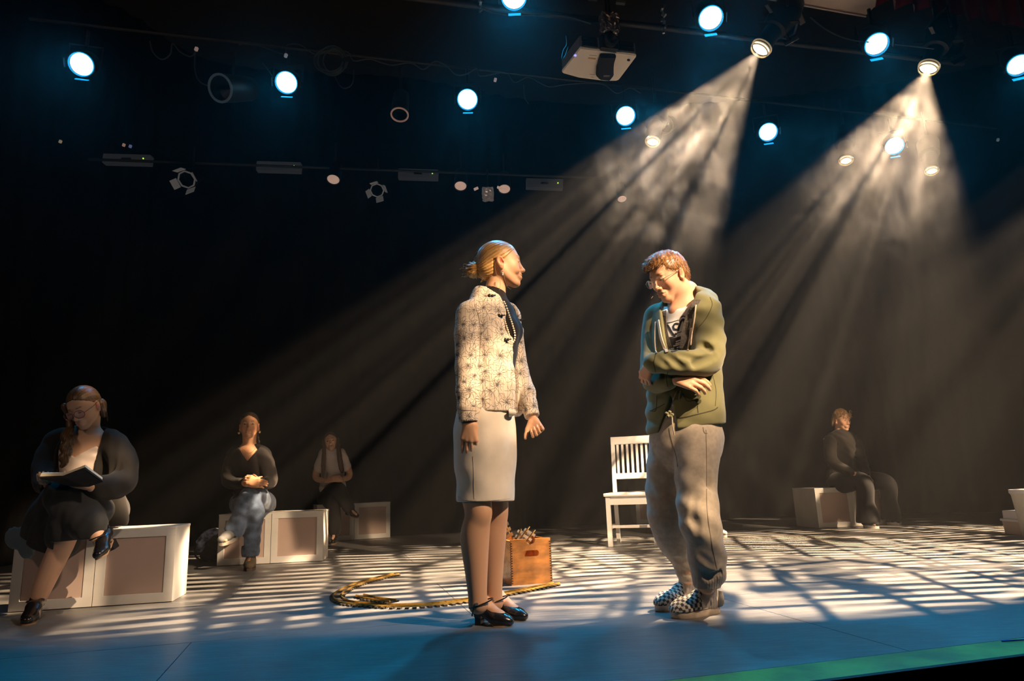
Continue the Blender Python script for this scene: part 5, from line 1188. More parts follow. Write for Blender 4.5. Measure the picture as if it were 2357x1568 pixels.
    tubes('headset_microphone', [[W(1560, 662, 3.05)-org, W(1556, 668, 3.05)-org, W(1540, 676, 3.03)-org], [W(1503, 682, 3.08)-org, W(1499, 687, 3.05)-org]], .0006, mat('beige_wire', (.45, .28, .18), .5), t)
    # white printed t-shirt
    ts = fabric('white_tee', (.80, .78, .78), .8, bump=.1)
    T_ = Field((.55, 2.85, .85), (1.10, 3.50, 1.56), .0045)
    T_.chain([(W(1578, 745, 3.23), .136), (W(1577, 800, 3.22), .140), (W(1577, 880, 3.22), .134), (W(1577, 960, 3.23), .14)], .05, (f, .72)); T_.cap(lsh, rsh, .05, .05, .04)
    T_.cap(W(1577, 720, 3.24), W(1574, 694, 3.25), .075, .066, .03)
    T_.plane(W(1566, 698, 3.2), unit(np.array((-.36, -.5, .82))), .004); T_.disp(ridges((.8, 0, -.5), .05, .0022, 1.2, 3.))
    T_.func(lambda X, Y, Z: np.sqrt((X-W(1572, 700, 3.23)[0])**2+(Y-3.23)**2)-.062, W(1570, 690, 3.2)-(.14, .14, .03), W(1570, 690, 3.2)+(.14, .14, .16), .004)
    tee = field_obj('t_shirt', T_, ts, t, org, 2)
    # hoodie
    hd = fabric('olive_green_fleece', (.175, .165, .075), .92, bump=.15, bscale=800, sheen=.35, vary=.1)
    D = Field((.46, 2.72, .78), (1.16, 3.58, 1.62), .0040)
    D.limb([(W(1580, 742, 3.24), .150), (W(1577, 800, 3.23), .156), (W(1576, 880, 3.23), .156), (W(1576, 935, 3.235), .162), (W(1577, 962, 3.24), .162), (W(1577, 992, 3.24), .162)], .03, (f, .78))
    D.cap(lsh-(.01, 0, .012), rsh-(-.01, 0, .012), .066, .062, .05); D.limb([(lsh, .07), (W(1590, 698, 3.22), .07), (W(1560, 700, 3.28), .06)], .03)
    # hood bunched behind the neck
    D.limb([(W(1548, 712, 3.31), .038), (W(1590, 690, 3.34), .05), (W(1622, 690, 3.28), .046), (W(1632, 706, 3.16), .036), (W(1618, 740, 3.08), .026)], .02); D.cap(W(1600, 678, 3.30), W(1612, 676, 3.22), .03, .03, .02)
    # sleeves
    D.limb([(lsh-(.008, 0, 0), .066), (W(1629, 770, 3.10), .067), (W(1630, 812, 3.05), .064), (W(1622, 834, 3.01), .054), (W(1580, 836, 2.985), .046), (W(1535, 834, 2.98), .043), (W(1504, 835, 2.99), .039)], .02)
    D.limb([(rsh+(.008, 0, 0), .062), (W(1507, 780, 3.30), .060), (W(1505, 845, 3.24), .058), (W(1507, 872, 3.16), .055), (W(1524, 873, 3.08), .047), (W(1540, 872, 3.04), .040)], .014)
    # folds
    for a, b_, Y, r in (((1505, 812), (1535, 842), 2.925, .008), ((1535, 815), (1570, 846), 2.925, .008), ((1570, 815), (1612, 830), 2.93, .007), ((1600, 838), (1645, 818), 2.94, .010), ((1614, 790), (1632, 802), 2.97, .010), ((1515, 828), (1512, 846), 2.92, .006),
                        ((1528, 862), (1520, 890), 3.0, .006), ((1590, 775), (1622, 795), 2.99, .008), ((1617, 700), (1600, 745), 2.99, .005), ((1632, 715), (1612, 750), 2.985, .005), ((1570, 935), (1640, 905), 3.03, .008), ((1565, 905), (1600, 925), 3.03, .006), ((1620, 950), (1650, 930), 3.04, .006)):
        D.cap(W(*a, Y), W(*b_, Y), r*1.9, r*1.9, .016, None, 'sub')
    D.disp(ridges((.3, .1, .9), .075, .0030, 1.3, 5.)); D.disp(ridges((.7, .2, -.6), .055, .0018, 1.1, 9.))
    # open front: a V from neck to the folded arms, and a smaller one under the belly
    cc = W(1577, 800, 3.23)
    def openv(X, Y, Z):
        s = (X-cc[0])*l[0]+(Y-cc[1])*l[1]; d = (X-cc[0])*f[0]+(Y-cc[1])*f[1]; h = (Z-1.145)/.26; w = np.clip(.020+.066*h, .004, .11)
        return np.maximum(np.maximum(np.abs(s+.010-.02*h)-w, 1.14-Z), .03-d)
    D.func(openv, (.46, 2.72, 1.1), (1.16, 3.35, 1.62), .006)
    D.func(lambda X, Y, Z: np.sqrt((X-W(1566, 700, 3.23)[0])**2+(Y-3.20)**2+.0*Z)-.074, W(1562, 695, 3.2)-(.2, .2, .06), W(1562, 695, 3.2)+(.2, .2, .25), .008)
    def openl(X, Y, Z):
        s = (X-cc[0])*l[0]+(Y-cc[1])*l[1]; d = (X-cc[0])*f[0]+(Y-cc[1])*f[1]; h = (.97-Z)/.10
        return np.maximum(np.maximum(np.abs(s+.028+.02*h)-np.clip(.03*h, -.01, .05), Z-.98), .05-d)
    D.func(openl, (.46, 2.72, .75), (1.16, 3.35, 1.02), .006)
    D.plane(W(1577, 985, 3.06), unit((.10, 0, -1)), .006, (.46, 2.7, .7), (1.16, 3.6, 1.0))
    # tight rib band above the hem
    D.func(lambda X, Y, Z: np.abs(Z-(W(1577, 957, 3.06)[2]+(X-W(1577, 957, 3.06)[0])*.06))-.0022, (.46, 2.7, .8), (1.16, 3.6, 1.0), .008) if 0 else None
    hood = field_obj('hoodie', D, hd, t, org, 2)
    hr = fabric('grey_ribbing', (.20, .17, .13), .9, bump=.5, bscale=700)
    dk = mat('fold_seam_dark', (.05, .045, .02), .9); tn_ = mat('beige_cord', (.70, .55, .42), .7)
    lin = fabric('grey_marl_lining', (.115, .10, .085), .95, bump=.6, bscale=900, vary=.4, vscale=160)
    surf_ribbon('hood_lining', [tee, hood], [(1529, 716), (1531, 760), (1538, 790), (1542, 802)], 3.1, .026, lin, t, org, .0025)
    surf_ribbon('hood_lining', [tee, hood], [(1606, 690), (1590, 720), (1578, 765), (1574, 792), (1572, 803)], 3.05, .034, lin, t, org, .0025)
    surf_ribbon('zip_tape', [tee, hood], [(1516, 738), (1522, 775), (1530, 800), (1535, 812)], 3.1, .012, tn_, t, org, .007)
    surf_ribbon('zip_tape', [tee, hood], [(1592, 755), (1587, 785), (1583, 808)], 3.05, .008, tn_, t, org, .007)
    surf_ribbon('drawstring', [tee, hood], [(1511, 742), (1510, 780), (1512, 814)], 3.1, 0, tn_, t, org, .006, .0035)
    surf_ribbon('drawstring', [tee, hood], [(1603, 704), (1600, 735), (1595, 770), (1593, 795)], 3.05, 0, tn_, t, org, .006, .0035)
    surf_ribbon('sleeve_seam', [hood], [(1634, 684), (1639, 702), (1627, 730), (1610, 752)], 3.0, .0025, dk, t, org)
    surf_ribbon('pocket_seam', [hood], [(1571, 905), (1582, 923), (1602, 923), (1607, 950)], 3.0, .0035, dk, t, org)
    surf_ribbon('pocket_seam', [hood], [(1496, 946), (1510, 944), (1512, 910)], 3.1, .003, dk, t, org)
    surf_ribbon('waistband_seam', [hood], [(1500, 945), (1515, 938), (1530, 930)], 3.1, .003, dk, t, org); surf_ribbon('waistband_seam', [hood], [(1545, 955), (1565, 962), (1600, 955), (1640, 945), (1652, 938)], 3.0, .004, dk, t, org)
    surf_ribbon('side_seam', [hood], [(1640, 862), (1648, 900), (1646, 935)], 3.0, .002, dk, t, org)
    surf_ribbon('zip', [hood], [(1558, 900), (1548, 925), (1543, 950)], 3.05, .006, mat('brass_zip', (.6, .45, .22), .4, .6), t, org, .003)
    surf_ribbon('zip', [hood], [(1566, 900), (1563, 920), (1564, 905)], 3.05, .005, mat('brass_zip'), t, org, .003)
    surf_ribbon('cuff_seam', [hood], [(1509, 816), (1505, 835), (1509, 856)], 2.95, .003, dk, t, org); surf_ribbon('cuff_seam', [hood], [(1537, 856), (1534, 872), (1537, 890)], 2.98, .003, dk, t, org)
    # hem knot
    mb = MB(); rr = random.Random(4); c = W(1540, 955, 3.03)-org
    for k in range(5): 
        a = k*1.3; mb.tube(catmull([c, c+np.array((math.cos(a)*.012, -.012, math.sin(a)*.010)), c+np.array((math.cos(a)*.014, .0, math.sin(a)*.014))], 4), .0065, 6)
    mb.build('hem_knot', hd, t, True)
    mb = MB(); mb.tube(catmull([c+(.01, -.01, -.005), c+(.012, 0, -.05), c+(.018, .01, -.09)], 4), .003, 6); mb.build('waist_cord', tn_, t)
    # print on the t-shirt
    ink = mat('black_print', (.02, .02, .022), .7)
    def ink_(pts, w): surf_ribbon('shirt_print', [tee, hood], pts, 3.05, w, ink, t, org, .0014)
    ink_([(1534, 765), (1532, 752), (1536, 749), (1541, 756), (1546, 765), (1552, 772), (1557, 768)], .0105)
    ink_([(1562, 746), (1554, 746), (1550, 752), (1552, 758), (1558, 759)], .0095)
    ink_([(1560, 762), (1564, 750), (1568, 740), (1573, 736), (1576, 742)], .0105)
    ink_([(1531, 744), (1545, 742), (1562, 737)], .0028); ink_([(1567, 731), (1572, 728), (1577, 729)], .005)
    ink_([(1536, 778), (1556, 775)], .0028); ink_([(1556, 768), (1572, 763)], .0028)
    for k in range(8): ink_([(1539+k*.9, 781+k*4.1), (1554, 780+k*4.0), (1570-k*.6, 776+k*3.9)], .0105)
    for a, b_ in (((1556, 787), (1567, 783)), ((1555, 792), (1566, 789)), ((1550, 797), (1565, 793)), ((1545, 803), (1552, 802)), ((1558, 801), (1563, 799))): surf_ribbon('shirt_print', [tee, hood], [a, b_], 3.05, .006, mat('white_print', (.7, .62, .58), .8), t, org, .0022)
    # sweatpants
    pm = fabric('grey_marl_sweatpants', (.40, .335, .265), .92, bump=.15, bscale=900, sheen=.3, vary=.10, vscale=45)
    P = Field((.50, 2.88, .12), (1.12, 3.56, 1.04), .0044)
    P.chain([(W(1577, 965, 3.24), .138), (W(1576, 988, 3.24), .150), (W(1576, 1005, 3.24), .160), (W(1576, 1025, 3.24), .158)], .03, (f, .82))
    P.limb([(W(1604, 1010, 3.17), .105), (W(1602, 1110, 3.11), .080), (W(1609, 1190, 3.08), .081), (W(1621, 1240, 3.09), .070), (W(1628, 1290, 3.11), .069), (W(1630, 1318, 3.12), .060), (W(1628, 1336, 3.125), .045), (W(1628, 1347, 3.13), .043)], .02)
    P.limb([(W(1546, 1010, 3.29), .100), (W(1527, 1110, 3.30), .077), (W(1531, 1190, 3.27), .074), (W(1551, 1240, 3.30), .074), (W(1574, 1290, 3.33), .051), (W(1580, 1308, 3.335), .047), (W(1583, 1328, 3.34), .036)], .012)
    P.ell(W(1638, 1010, 3.25), (.045, .07, .10), k=.05)
    for a, b_, Y, r in (((1596, 1200), (1604, 1225), 2.985, .012), ((1600, 1235), (1625, 1290), 2.99, .011), ((1610, 1285), (1640, 1305), 3.02, .010), ((1605, 1312), (1640, 1325), 3.04, .008), ((1630, 1330), (1655, 1318), 3.05, .007), ((1600, 1130), (1590, 1195), 2.99, .008), ((1620, 1000), (1612, 1060), 3.0, .008), ((1590, 1000), (1596, 1050), 3.0, .008), ((1510, 1200), (1540, 1215), 3.17, .010), ((1560, 1290), (1590, 1300), 3.26, .008), ((1636, 1010), (1630, 1120), 3.03, .006), ((1565, 1316), (1595, 1322), 3.29, .006)):
        P.cap(W(*a, Y), W(*b_, Y), r*1.8, r*1.8, .018, None, 'sub')
    P.disp(ridges((.5, 0, .85), .10, .0035, 1.2, 12.)); P.disp(ridges((.9, .2, -.2), .07, .0022, 1.4, 3.))
    P.disp(lambda X, Y, Z: (.0016*np.sin(X*560)*(Z < .205)).astype(np.float32))
    pt = field_obj('sweatpants', P, pm, t, org, 2)
    surf_ribbon('leg_seam', [pt], [(1625, 990), (1626, 1050), (1626, 1120), (1628, 1180), (1638, 1250), (1650, 1310)], 3.05, .0025, mat('pants_seam', (.16, .13, .10), .9), t, org, n=10)
    surf_ribbon('pocket_seam', [pt], [(1618, 984), (1621, 996), (1628, 998)], 3.05, .003, mat('pants_seam'), t, org)
    surf_ribbon('fly_seam', [pt], [(1540, 985), (1545, 1010), (1556, 1050), (1560, 1075)], 3.05, .003, mat('pants_seam'), t, org)
    for q in ((W(1628, 1345, 3.13), .044, 'cuff'), (W(1583, 1325, 3.34), .037, 'cuff')):
        mb = MB(); c, r, _ = q; c = c-org
        mb.lathe([(-.014, r*.9), (-.010, r*1.02), (.01, r*1.04), (.016, r*.9)], c, (0, 0, 1), 24); mb.build('ankle_cuff', pm, t, True)
    # socks
    so = fabric('beige_grey_sock', (.42, .36, .30), .9, bump=.4, bscale=600)
    # slip-on shoes
    def slip(h, tt, lab, sock_top):
        h = np.array(h); tt = np.array(tt); ax = unit(tt-h); lt = np.cross((0, 0, 1), ax); Lf = np.linalg.norm(tt-h)
        Pp = lambda a, s_, z: h+ax*(a*Lf)+lt*s_+np.array((0, 0, z))
        Kk = Field(Pp(.1, 0, .0)-(.12, .12, .02), np.maximum(Pp(.5, 0, .30), sock_top)+(.09, .09, .01), .004)
        Kk.limb([(sock_top, .039), (sock_top*.5+Pp(.14, 0, .09)*.5, .038), (Pp(.20, 0, .075), .040)], .01); Kk.limb([(Pp(.12, 0, .05), .034), (Pp(.4, 0, .055), .035), (Pp(.6, 0, .04), .03)], .02)
        Kk.disp(lambda X, Y, Z: (.0012*np.sin(X*500)).astype(np.float32))
        field_obj('sock', Kk, so, t, org, 1)
        X = Field(np.minimum(h, tt)-.09, np.maximum(h, tt)+(.09, .09, .17), .0033); q = np.stack([ax, lt, np.cross(ax, lt)], 1)
        X.chain([(Pp(.06, 0, .055), .041), (Pp(.30, 0, .055), .041), (Pp(.55, 0, .046), .045), (Pp(.80, 0, .038), .046), (Pp(.93, 0, .034), .036)], .02, ((0, 0, 1), .86))
        X.cap(Pp(.06, 0, .05), Pp(.04, 0, .088), .040, .038, .015); X.cap(Pp(.3, 0, .06), Pp(.42, 0, .075), .038, .033, .02)
        X.plane(Pp(0, 0, .026), (0, 0, -1), .003); X.plane(Pp(.1, 0, .102), unit(-ax*.18+np.array((0, 0, 1))), .004)
        X.cap(Pp(.10, 0, .085), Pp(.28, 0, .095), .034, .036, .004, None, 'sub'); X.cap(Pp(.12, 0, .09), Pp(.12, 0, .14), .034, .036, .004, None, 'sub')
        def tint(V):
            qq = (V-h)@q; a, s_, z = qq[:, 0]/Lf, qq[:, 1], qq[:, 2]
            chk = ((np.floor((qq[:, 0]+s_)/.0125)+np.floor((qq[:, 0]-s_+z*.9*np.sign(s_)*0)/.0125+np.floor(z/.0125)*0)) % 2)
            u_ = qq[:, 0]-.3*z; v_ = s_+np.sign(s_)*z*1.0
            v_ = .048*np.arctan2(s_, np.maximum(z-.015, .004)); chk = (np.floor(qq[:, 0]/.0128)+np.floor(v_/.0128+50)) % 2
            C = np.where(chk[:, None] > .5, np.array((.055, .05, .048)), np.array((.62, .56, .48)))
            side = (a < .42); C[side] = (.13, .12, .11); C[(a < .50) & (a >= .42) & (z < .075) & (np.abs(s_) > .02)] = (.6, .54, .46)
            return C
        m = tinted('checked_canvas', .85, 0, .2, 500); g = field_obj('shoe', X, m, t, org, 1, tint)
        g['label'] = lab
        mb = MB(); n = 30; prof = []
        for i in range(n):
            a = 2*math.pi*i/n; ca, sa = math.cos(a), math.sin(a); w_ = .047-.008*(ca < -.2)+.003*ca; prof.append((.5+.53*np.sign(ca)*abs(ca)**.8, w_*np.sign(sa)*abs(sa)**.75))
        V = []
        for z, e in ((0, .97), (.004, 1.), (.031, 1.0), (.034, .98)): V += [Pp(.5+(a-.5)*e, s_*e, z)-org for a, s_ in prof]
        mb.add(V, [tuple(range(n))[::-1], tuple(range(3*n, 4*n))]+[(j*n+i, j*n+(i+1) % n, (j+1)*n+(i+1) % n, (j+1)*n+i) for j in range(3) for i in range(n)])
        mb.build('rubber_sole', mat('worn_white_rubber', (.58, .46, .34), .6, vary=.2, vscale=30), g, True)
        mb = MB(); mb.tube([Pp(.5+(a-.5)*1.005, s_*1.005, .0285)-org for a, s_ in prof+prof[:1]], .0014, 5, False); mb.build('sole_stripe', mat('dark_sole_stripe', (.05, .045, .05), .6), g)
    slip(G(1652, 1409), G(1552, 1424), 'checkered slip-on shoe, nearer one', la+(0, 0, .06))
    slip(G(1601, 1388), G(1517, 1408), 'checkered slip-on shoe, farther one', ra+(0, 0, .06))
man_standing()
# ------------------------------------------------------------------ seated people
def seated(label, sp):
    """sp: joints in the place's own coordinates and a wardrobe"""
    org = sp['org']; t = person(label, org); res = sp['res']; hs = sp.get('hs', .96)
    O, R = sp['head']; pts = [p for k in ('torso', 'la', 'ra', 'll', 'rl') for p, r in sp[k]]+[O]
    lo, hi = bounds(pts, .17); lo[2] = -.01; hi[2] += .04
    F = Field(lo, hi, res); add_head(F, O, R, hs, 0, 1.)
    nb = sp['torso'][0][0]; F.limb([(nb, .052), (nb*.5+O*.5+R@np.array((-.02, 0, -.02)), .045), (O+R@np.array((-.015, 0, -.03)), .048)], .02)
    k = .03; f = sp['f']
    F.limb([(p, r*.82) for p, r in sp['torso']], k, (f, .68)); F.cap(sp['la'][0][0], sp['ra'][0][0], .042, .042, .03)
    for a in ('la', 'ra'): F.limb([(p, r) for p, r in sp[a]], .012)
    for a in ('ll', 'rl'): F.limb([(p, r) for p, r in sp[a]], .012)
    for h in sp['hands']: add_hand(F, *h[0], **h[1])
    for a, b_, r0, r1 in sp.get('feet', ()): F.cap(a, b_, r0, r1, .015)
    F.off_boxes()
    c0 = skin_color(sp['skin'], O, R, hs, brow=sp.get('brow', (.05, .03, .02)), lips=sp.get('lips', (.40, .13, .11)))
    field_obj('body', F, skinm, t, org, 1, c0)
    for y in (-1, 1):
        c = O+R@(np.array((.0848, y*.031, .0155))*hs)-org
        if sp.get('eyes', 1): MB().lathe([(.0005, .001), (.003, .0075), (.0045, .0065), (.006, .001)], c, R@np.array((1, 0, 0)), 10, False).build('eye', mat('eye_dark'), t, True)
    for g in sp['garments']:
        pp = [p for c in g['parts'] for p, r in c]; rm = max(r for c in g['parts'] for p, r in c); lo, hi = bounds(pp, rm+.03)
        lo[2] = max(lo[2], -.01); X = Field(lo, hi, g.get('res', res))
        for c, fl in zip(g['parts'], g.get('flat', [None]*len(g['parts']))): X.limb(c, g.get('k', .015), fl)
        for fo in g.get('folds', ()): X.cap(fo[0], fo[1], fo[2], fo[2], .014, None, 'sub')
        for rd in g.get('ridges', ()): X.disp(ridges(*rd))
        for pl in g.get('planes', ()): X.plane(pl[0], unit(pl[1]), .004, *(pl[2:] if len(pl) > 2 else ()))
        for sb in g.get('subs', ()): X.cap(sb[0], sb[1], sb[2], sb[3], .005, sb[4] if len(sb) > 4 else None, 'sub')
        for fu in g.get('funcs', ()): X.func(fu, X.lo, X.lo+X.n*X.res, .005)
        X.off_boxes()
        field_obj(g['name'], X, g['mat'], t, org, g.get('smooth', 2), g.get('tint'))
    hr = sp['hair']; X = Field(O-.16, O+np.array((.16, .16, .17)), hr.get('res', min(res, .005)))
    Tt = lambda x, y, z: O+R@(np.array((x, y, z))*hs)
    X.ell(Tt(-.013, 0, .046), (.101*hs, .080*hs, .090*hs), R, .01); X.ell(Tt(-.045, 0, .0), (.056, .066, .058), R, .03)
    fr = hr.get('front', .060); dz = hr.get('line', .078)
    def L(X_, Y, Z): return [(X_-O[0])*R[0][i]+(Y-O[1])*R[1][i]+(Z-O[2])*R[2][i] for i in range(3)]
    X.func(lambda a, b, c: (lambda q: np.maximum(fr-q[0]+0*q[1], q[2]-dz+.5*np.abs(q[1])))(L(a, b, c)), X.lo, X.lo+X.n*X.res, .006)
    X.func(lambda a, b, c: (lambda q: np.maximum(-.022-q[0]+.2*q[2], q[2]-.030-.7*np.maximum(q[0]-.01, 0)))(L(a, b, c)), X.lo, X.lo+X.n*X.res, .006)
    X.func(lambda a, b, c: (lambda q: q[2]+.05+0*q[0])(L(a, b, c)), X.lo, X.lo+X.n*X.res, .006)
    B = Tt(*hr.get('root', (-.10, 0, 0))); X.disp(hair_disp(B, R@np.array((-.85, 0, -.3)), 30, .0016))
    field_obj('hair', X, hairt, t, org, 1, strand_tint(B, R@np.array((-.85, 0, -.3)), 30, *hr['c']))
    for nm, chains in hr.get('locks', ()):
        pp = [p for c in chains for p, r in c]; lo, hi = bounds(pp, .06); X = Field(lo, hi, .0045)
        for c in chains: X.limb(c, .006)
        c0 = pp[0]; X.disp(lambda a, b, c: (.0018*np.sin(a*600+2*np.sin(c*40))).astype(np.float32))
        field_obj(nm, X, hairt, t, org, 1, lambda V: (lambda w: np.array(hr['c'][0])*(1-w)+np.array(hr['c'][1])*w)(np.clip(.5+.4*np.sin(V[:, 0]*700+V[:, 2]*60), 0, 1)[:, None]))
    return t, org, O, R, Tt
def shoe_obj(t, org, a, b, h0, m, sole_m, w=.036, name='shoe', up=(0, 0, 1), opening=True, thick=.02, heel=0., strap=None, rise=.085):
    """a shoe from heel a to toe b (points on the sole)"""
    a = np.array(a); b = np.array(b); ax = unit(b-a); up = unit(np.array(up)-ax*np.dot(up, ax)); lt = np.cross(up, ax); L = np.linalg.norm(b-a)
    P = lambda s, y, z: a+ax*s*L+lt*y+up*z
    X = Field(np.minimum(a, b)-.11, np.maximum(a, b)+.13, .005)
    X.chain([(P(.08, 0, thick+.035+heel), w*.95), (P(.35, 0, thick+.035+heel*.6), w*.97), (P(.65, 0, thick+.022), w*1.05), (P(.92, 0, thick+.016), w*.8)], .015, (up, .82))
    X.cap(P(.08, 0, thick+.03+heel), P(.06, 0, h0+heel), w*.95, w*.9, .012)
    if opening: X.cap(P(.10, 0, rise+heel), P(.42, 0, rise+.02+heel*.5), w*.8, w*.75, .005, None, 'sub'); X.cap(P(.10, 0, rise-.01+heel), P(.08, 0, .2+heel), w*.8, w*.8, .005, None, 'sub')
    X.plane(P(0, 0, thick*.8), -up, .003)
    g = field_obj(name, X, m, t, org, 1)
    n = 20; V = []
    for z in (0, thick):
        for i in range(n):
            q = 2*math.pi*i/n; V.append(P(.5+.54*math.cos(q), w*1.08*np.sign(math.sin(q))*abs(math.sin(q))**.7*(1 if math.cos(q) > -.2 else .85), z+(heel*(max(0, .5-.5*math.cos(math.pi-q)) if 0 else max(0., min(1., (.45-.5*math.cos(q)))) if math.cos(q) < .5 else 0)))-org)
    MB().add(V, [tuple(range(n))[::-1], tuple(range(n, 2*n))]+[(i, (i+1) % n, (i+1) % n+n, i+n) for i in range(n)]).build('sole', sole_m, g, True)
    if heel: MB().box(P(.07, 0, heel*.42)-org, (.05, w*1.3, heel), np.stack([ax, lt, up], 1), .004).build('heel', m, g)
    if strap:
        c, r = strap; MB().tube([c-org+(ax*math.cos(q)*r*1.15+lt*math.sin(q)*r+up*.25*math.cos(q)*r) for q in np.linspace(0, 2*math.pi, 18)], .004, 6).build('strap', m, g)
    return g
shoe_blk = mat('black_shoe_leather'); sole_t = mat('tan_sole'); 
# --- reading woman, left -------------------------------------------------------------------
def reading_woman():
    Y = 3.82; w = lambda x, y, d=0.: W(x, y, Y+d)
    f = unit((.12, -1., 0)); l = unit((1., .12, 0))
    R = frame((.02, -.87, -.50), (-.16, -.10, 1)); O = w(196, 941)
    la = [(w(262, 1022, .06), .046), (w(296, 1105, .0), .040), (w(212, 1122, -.25), .026)]; ra = [(w(128, 1022, .14), .046), (w(98, 1098, .02), .040), (w(135, 1118, -.22), .026)]
    hipL, hipR = w(238, 1180, .28), w(165, 1178, .30)
    ll = [(hipL, .085), (w(175, 1185, -.16), .062), (w(140, 1260, -.17), .052), (w(105, 1335, -.13), .045), (w(82, 1392, -.09), .033)]
    rl = [(hipR, .085), (w(148, 1140, -.18), .062), (w(185, 1185, -.21), .054), (w(222, 1232, -.24), .036)]
    org = G(190, 1400)
    card = fabric('charcoal_cardigan', (.028, .024, .021), .95, sheen=.08); skirtm = fabric('dark_grey_wool_skirt', (.034, .034, .034), .9, sheen=.1, vary=.2)
    cami = mat('satin_camisole', (.80, .66, .58), .38, bump=.05)
    torso = [(w(196, 1010, .09), .08), (w(196, 1035, .08), .135), (w(200, 1090, .10), .135), (w(205, 1150, .18), .135), (w(205, 1190, .24), .15)]
    tail = w(262, 1190, .16)
    def vneck(X, Y_, Z):
        c = torso[1][0]; s = (X-c[0])*l[0]+(Y_-c[1])*l[1]; d = (X-c[0])*f[0]+(Y_-c[1])*f[1]
        h = (Z-w(190, 1175)[2]); return np.maximum(np.abs(s+.005)-np.clip(.075+.12*h*1.0, .05, .118), -d)
    def cam(X, Y_, Z):
        c = torso[1][0]; s = (X-c[0])*l[0]+(Y_-c[1])*l[1]
        return -(Z-(w(190, 1047, -.0)[2]-.012+.62*np.abs(s+.01)))
    sp = dict(org=org, res=.0048, eyes=0, head=(O, R), f=f, torso=torso, la=la, ra=ra, ll=ll, rl=rl, skin=(.70, .42, .28), brow=(.16, .08, .04), lips=(.50, .12, .10),
        hands=[((w(206, 1120, -.26), (-.75, -.35, .15), (.2, -.3, -.9), -1), dict(s=.92, curls=((.5, .5, .3),)*4, spread=.03)), ((w(122, 1112, -.18), (.15, -.9, -.03), (0, .05, -1), 1), dict(s=.9, curls=((.5, .5, .3),)*4, spread=.03))],
        garments=[
          dict(name='camisole', mat=cami, parts=[[(p, r*.93) for p, r in torso[1:]]], flat=[(f, .74)], k=.02, funcs=[cam], ridges=[((.3, 0, .9), .05, .0025, 1.4, 1.)]),
          dict(name='cardigan', mat=card, parts=[[(p, r*1.0) for p, r in torso[1:]], [(w(262, 1024, .07), .058), (w(284, 1062, .04), .057), (w(282, 1108, -.02), .056), (w(250, 1122, -.13), .050), (w(216, 1121, -.23), .036)], [(w(128, 1026, .15), .056), (w(112, 1062, .10), .058), (w(108, 1105, .02), .056), (w(125, 1120, -.12), .048), (w(138, 1116, -.19), .036)], [(w(262, 1018, .08), .055), (w(228, 1003, .10), .035)], [(w(127, 1018, .15), .055), (w(155, 1003, .13), .035)], [(w(250, 1130, .16), .06), (tail, .058), (w(262, 1204, .14), .045)]],
               flat=[(f, .80), None, None, None, None, None], k=.03, funcs=[vneck], ridges=[((.9, .2, .1), .06, .0022, 1.1, 3.), ((.3, 0, .9), .10, .002, 1.3, 5.)], planes=[((0, 0, w(262, 1212, .1)[2]), (0, 0, -1))],
               folds=[(w(264, 1030, -.05), w(258, 1090, -.05), .012), (w(278, 1032, -.04), w(272, 1095, -.06), .010), (w(250, 1160, .06), w(254, 1205, .06), .010), (w(268, 1160, .06), w(270, 1205, .06), .010)]),
          dict(name='skirt', mat=skirtm, parts=[[(w(208, 1165, .2), .135), (hipL, .115), (ll[1][0], .088), (w(152, 1235, -.165), .084)], [(hipR, .125), (rl[1][0], .088), (rl[2][0], .084), (w(208, 1214, -.23), .066)], [(w(140, 1155, -.12), .085), (w(115, 1200, -.02), .105), (w(92, 1262, .06), .085)], [(w(150, 1180, -.10), .10), (w(130, 1235, -.08), .105), (w(118, 1262, -.06), .095)], [(w(195, 1200, -.12), .09), (w(205, 1235, -.14), .07)]],
               k=.03, ridges=[((.75, .1, .3), .10, .0035, 1.2, 2.), ((.9, 0, -.3), .05, .0012, 1., 6.)], planes=[(w(118, 1268, -.1), (-.35, 0, -.93), (-3.2, 3.2, 0.), (-2.33, 4.2, .6)), (w(200, 1240, -.1), (.05, 0, -1), (-2.36, 3.2, 0.), (-1.9, 3.85, .6))]),
        ],
        hair=dict(c=((.055, .03, .015), (.20, .11, .05)), line=.082, locks=[('braid', [[(w(160, 992, -.03), .022), (w(152, 1006, -.05), .025), (w(160, 1018, -.06), .023), (w(150, 1030, -.07), .025), (w(156, 1042, -.08), .021), (w(146, 1054, -.09), .021), (w(150, 1064, -.09), .014), (w(142, 1074, -.09), .009)]]), ('side_hair', [[(O+R@np.array((.04, -.075, .05)), .018), (O+R@np.array((.03, -.082, -.01)), .016), (w(162, 985, -.02), .018)]]), ('side_hair', [[(O+R@np.array((-.05, .06, .0)), .028), (w(236, 948, .06), .020), (w(240, 958, .06), .008)]])]),
        feet=[(w(76, 1408, -.10), w(68, 1424, -.26), .024, .014), (w(228, 1248, -.24), w(238, 1270, -.28), .026, .016)])
    t, org, O, R, Tt = seated('woman with glasses and braid sitting reading, in dark cardigan and long dark skirt', sp)
    rr = random.Random(2); tubes('loose_strands', [[w(236, 945, .06)-org, w(242+rr.uniform(-4, 6), 950+rr.uniform(-10, 10), .06)-org, w(246+rr.uniform(-8, 6), 958+rr.uniform(-12, 12), .06)-org] for k in range(10)], .0009, hairmat('brown_hair', (.06, .035, .02), (.2, .11, .06)), t, 4)
    gm = mat('bronze_glasses_frame', (.20, .08, .06), .3, .6); rings = []
    for y in (-1, 1):
        c = Tt(.110, y*.033, .006)-org; fy = unit(R@np.array((1, y*.12, 0))); uy = unit(np.cross(fy, R@np.array((0, 1, 0)))); ly = np.cross(uy, fy)
        rings.append([c+ly*math.cos(a)*.028+uy*math.sin(a)*.022 for a in np.linspace(0, 2*math.pi, 21)])
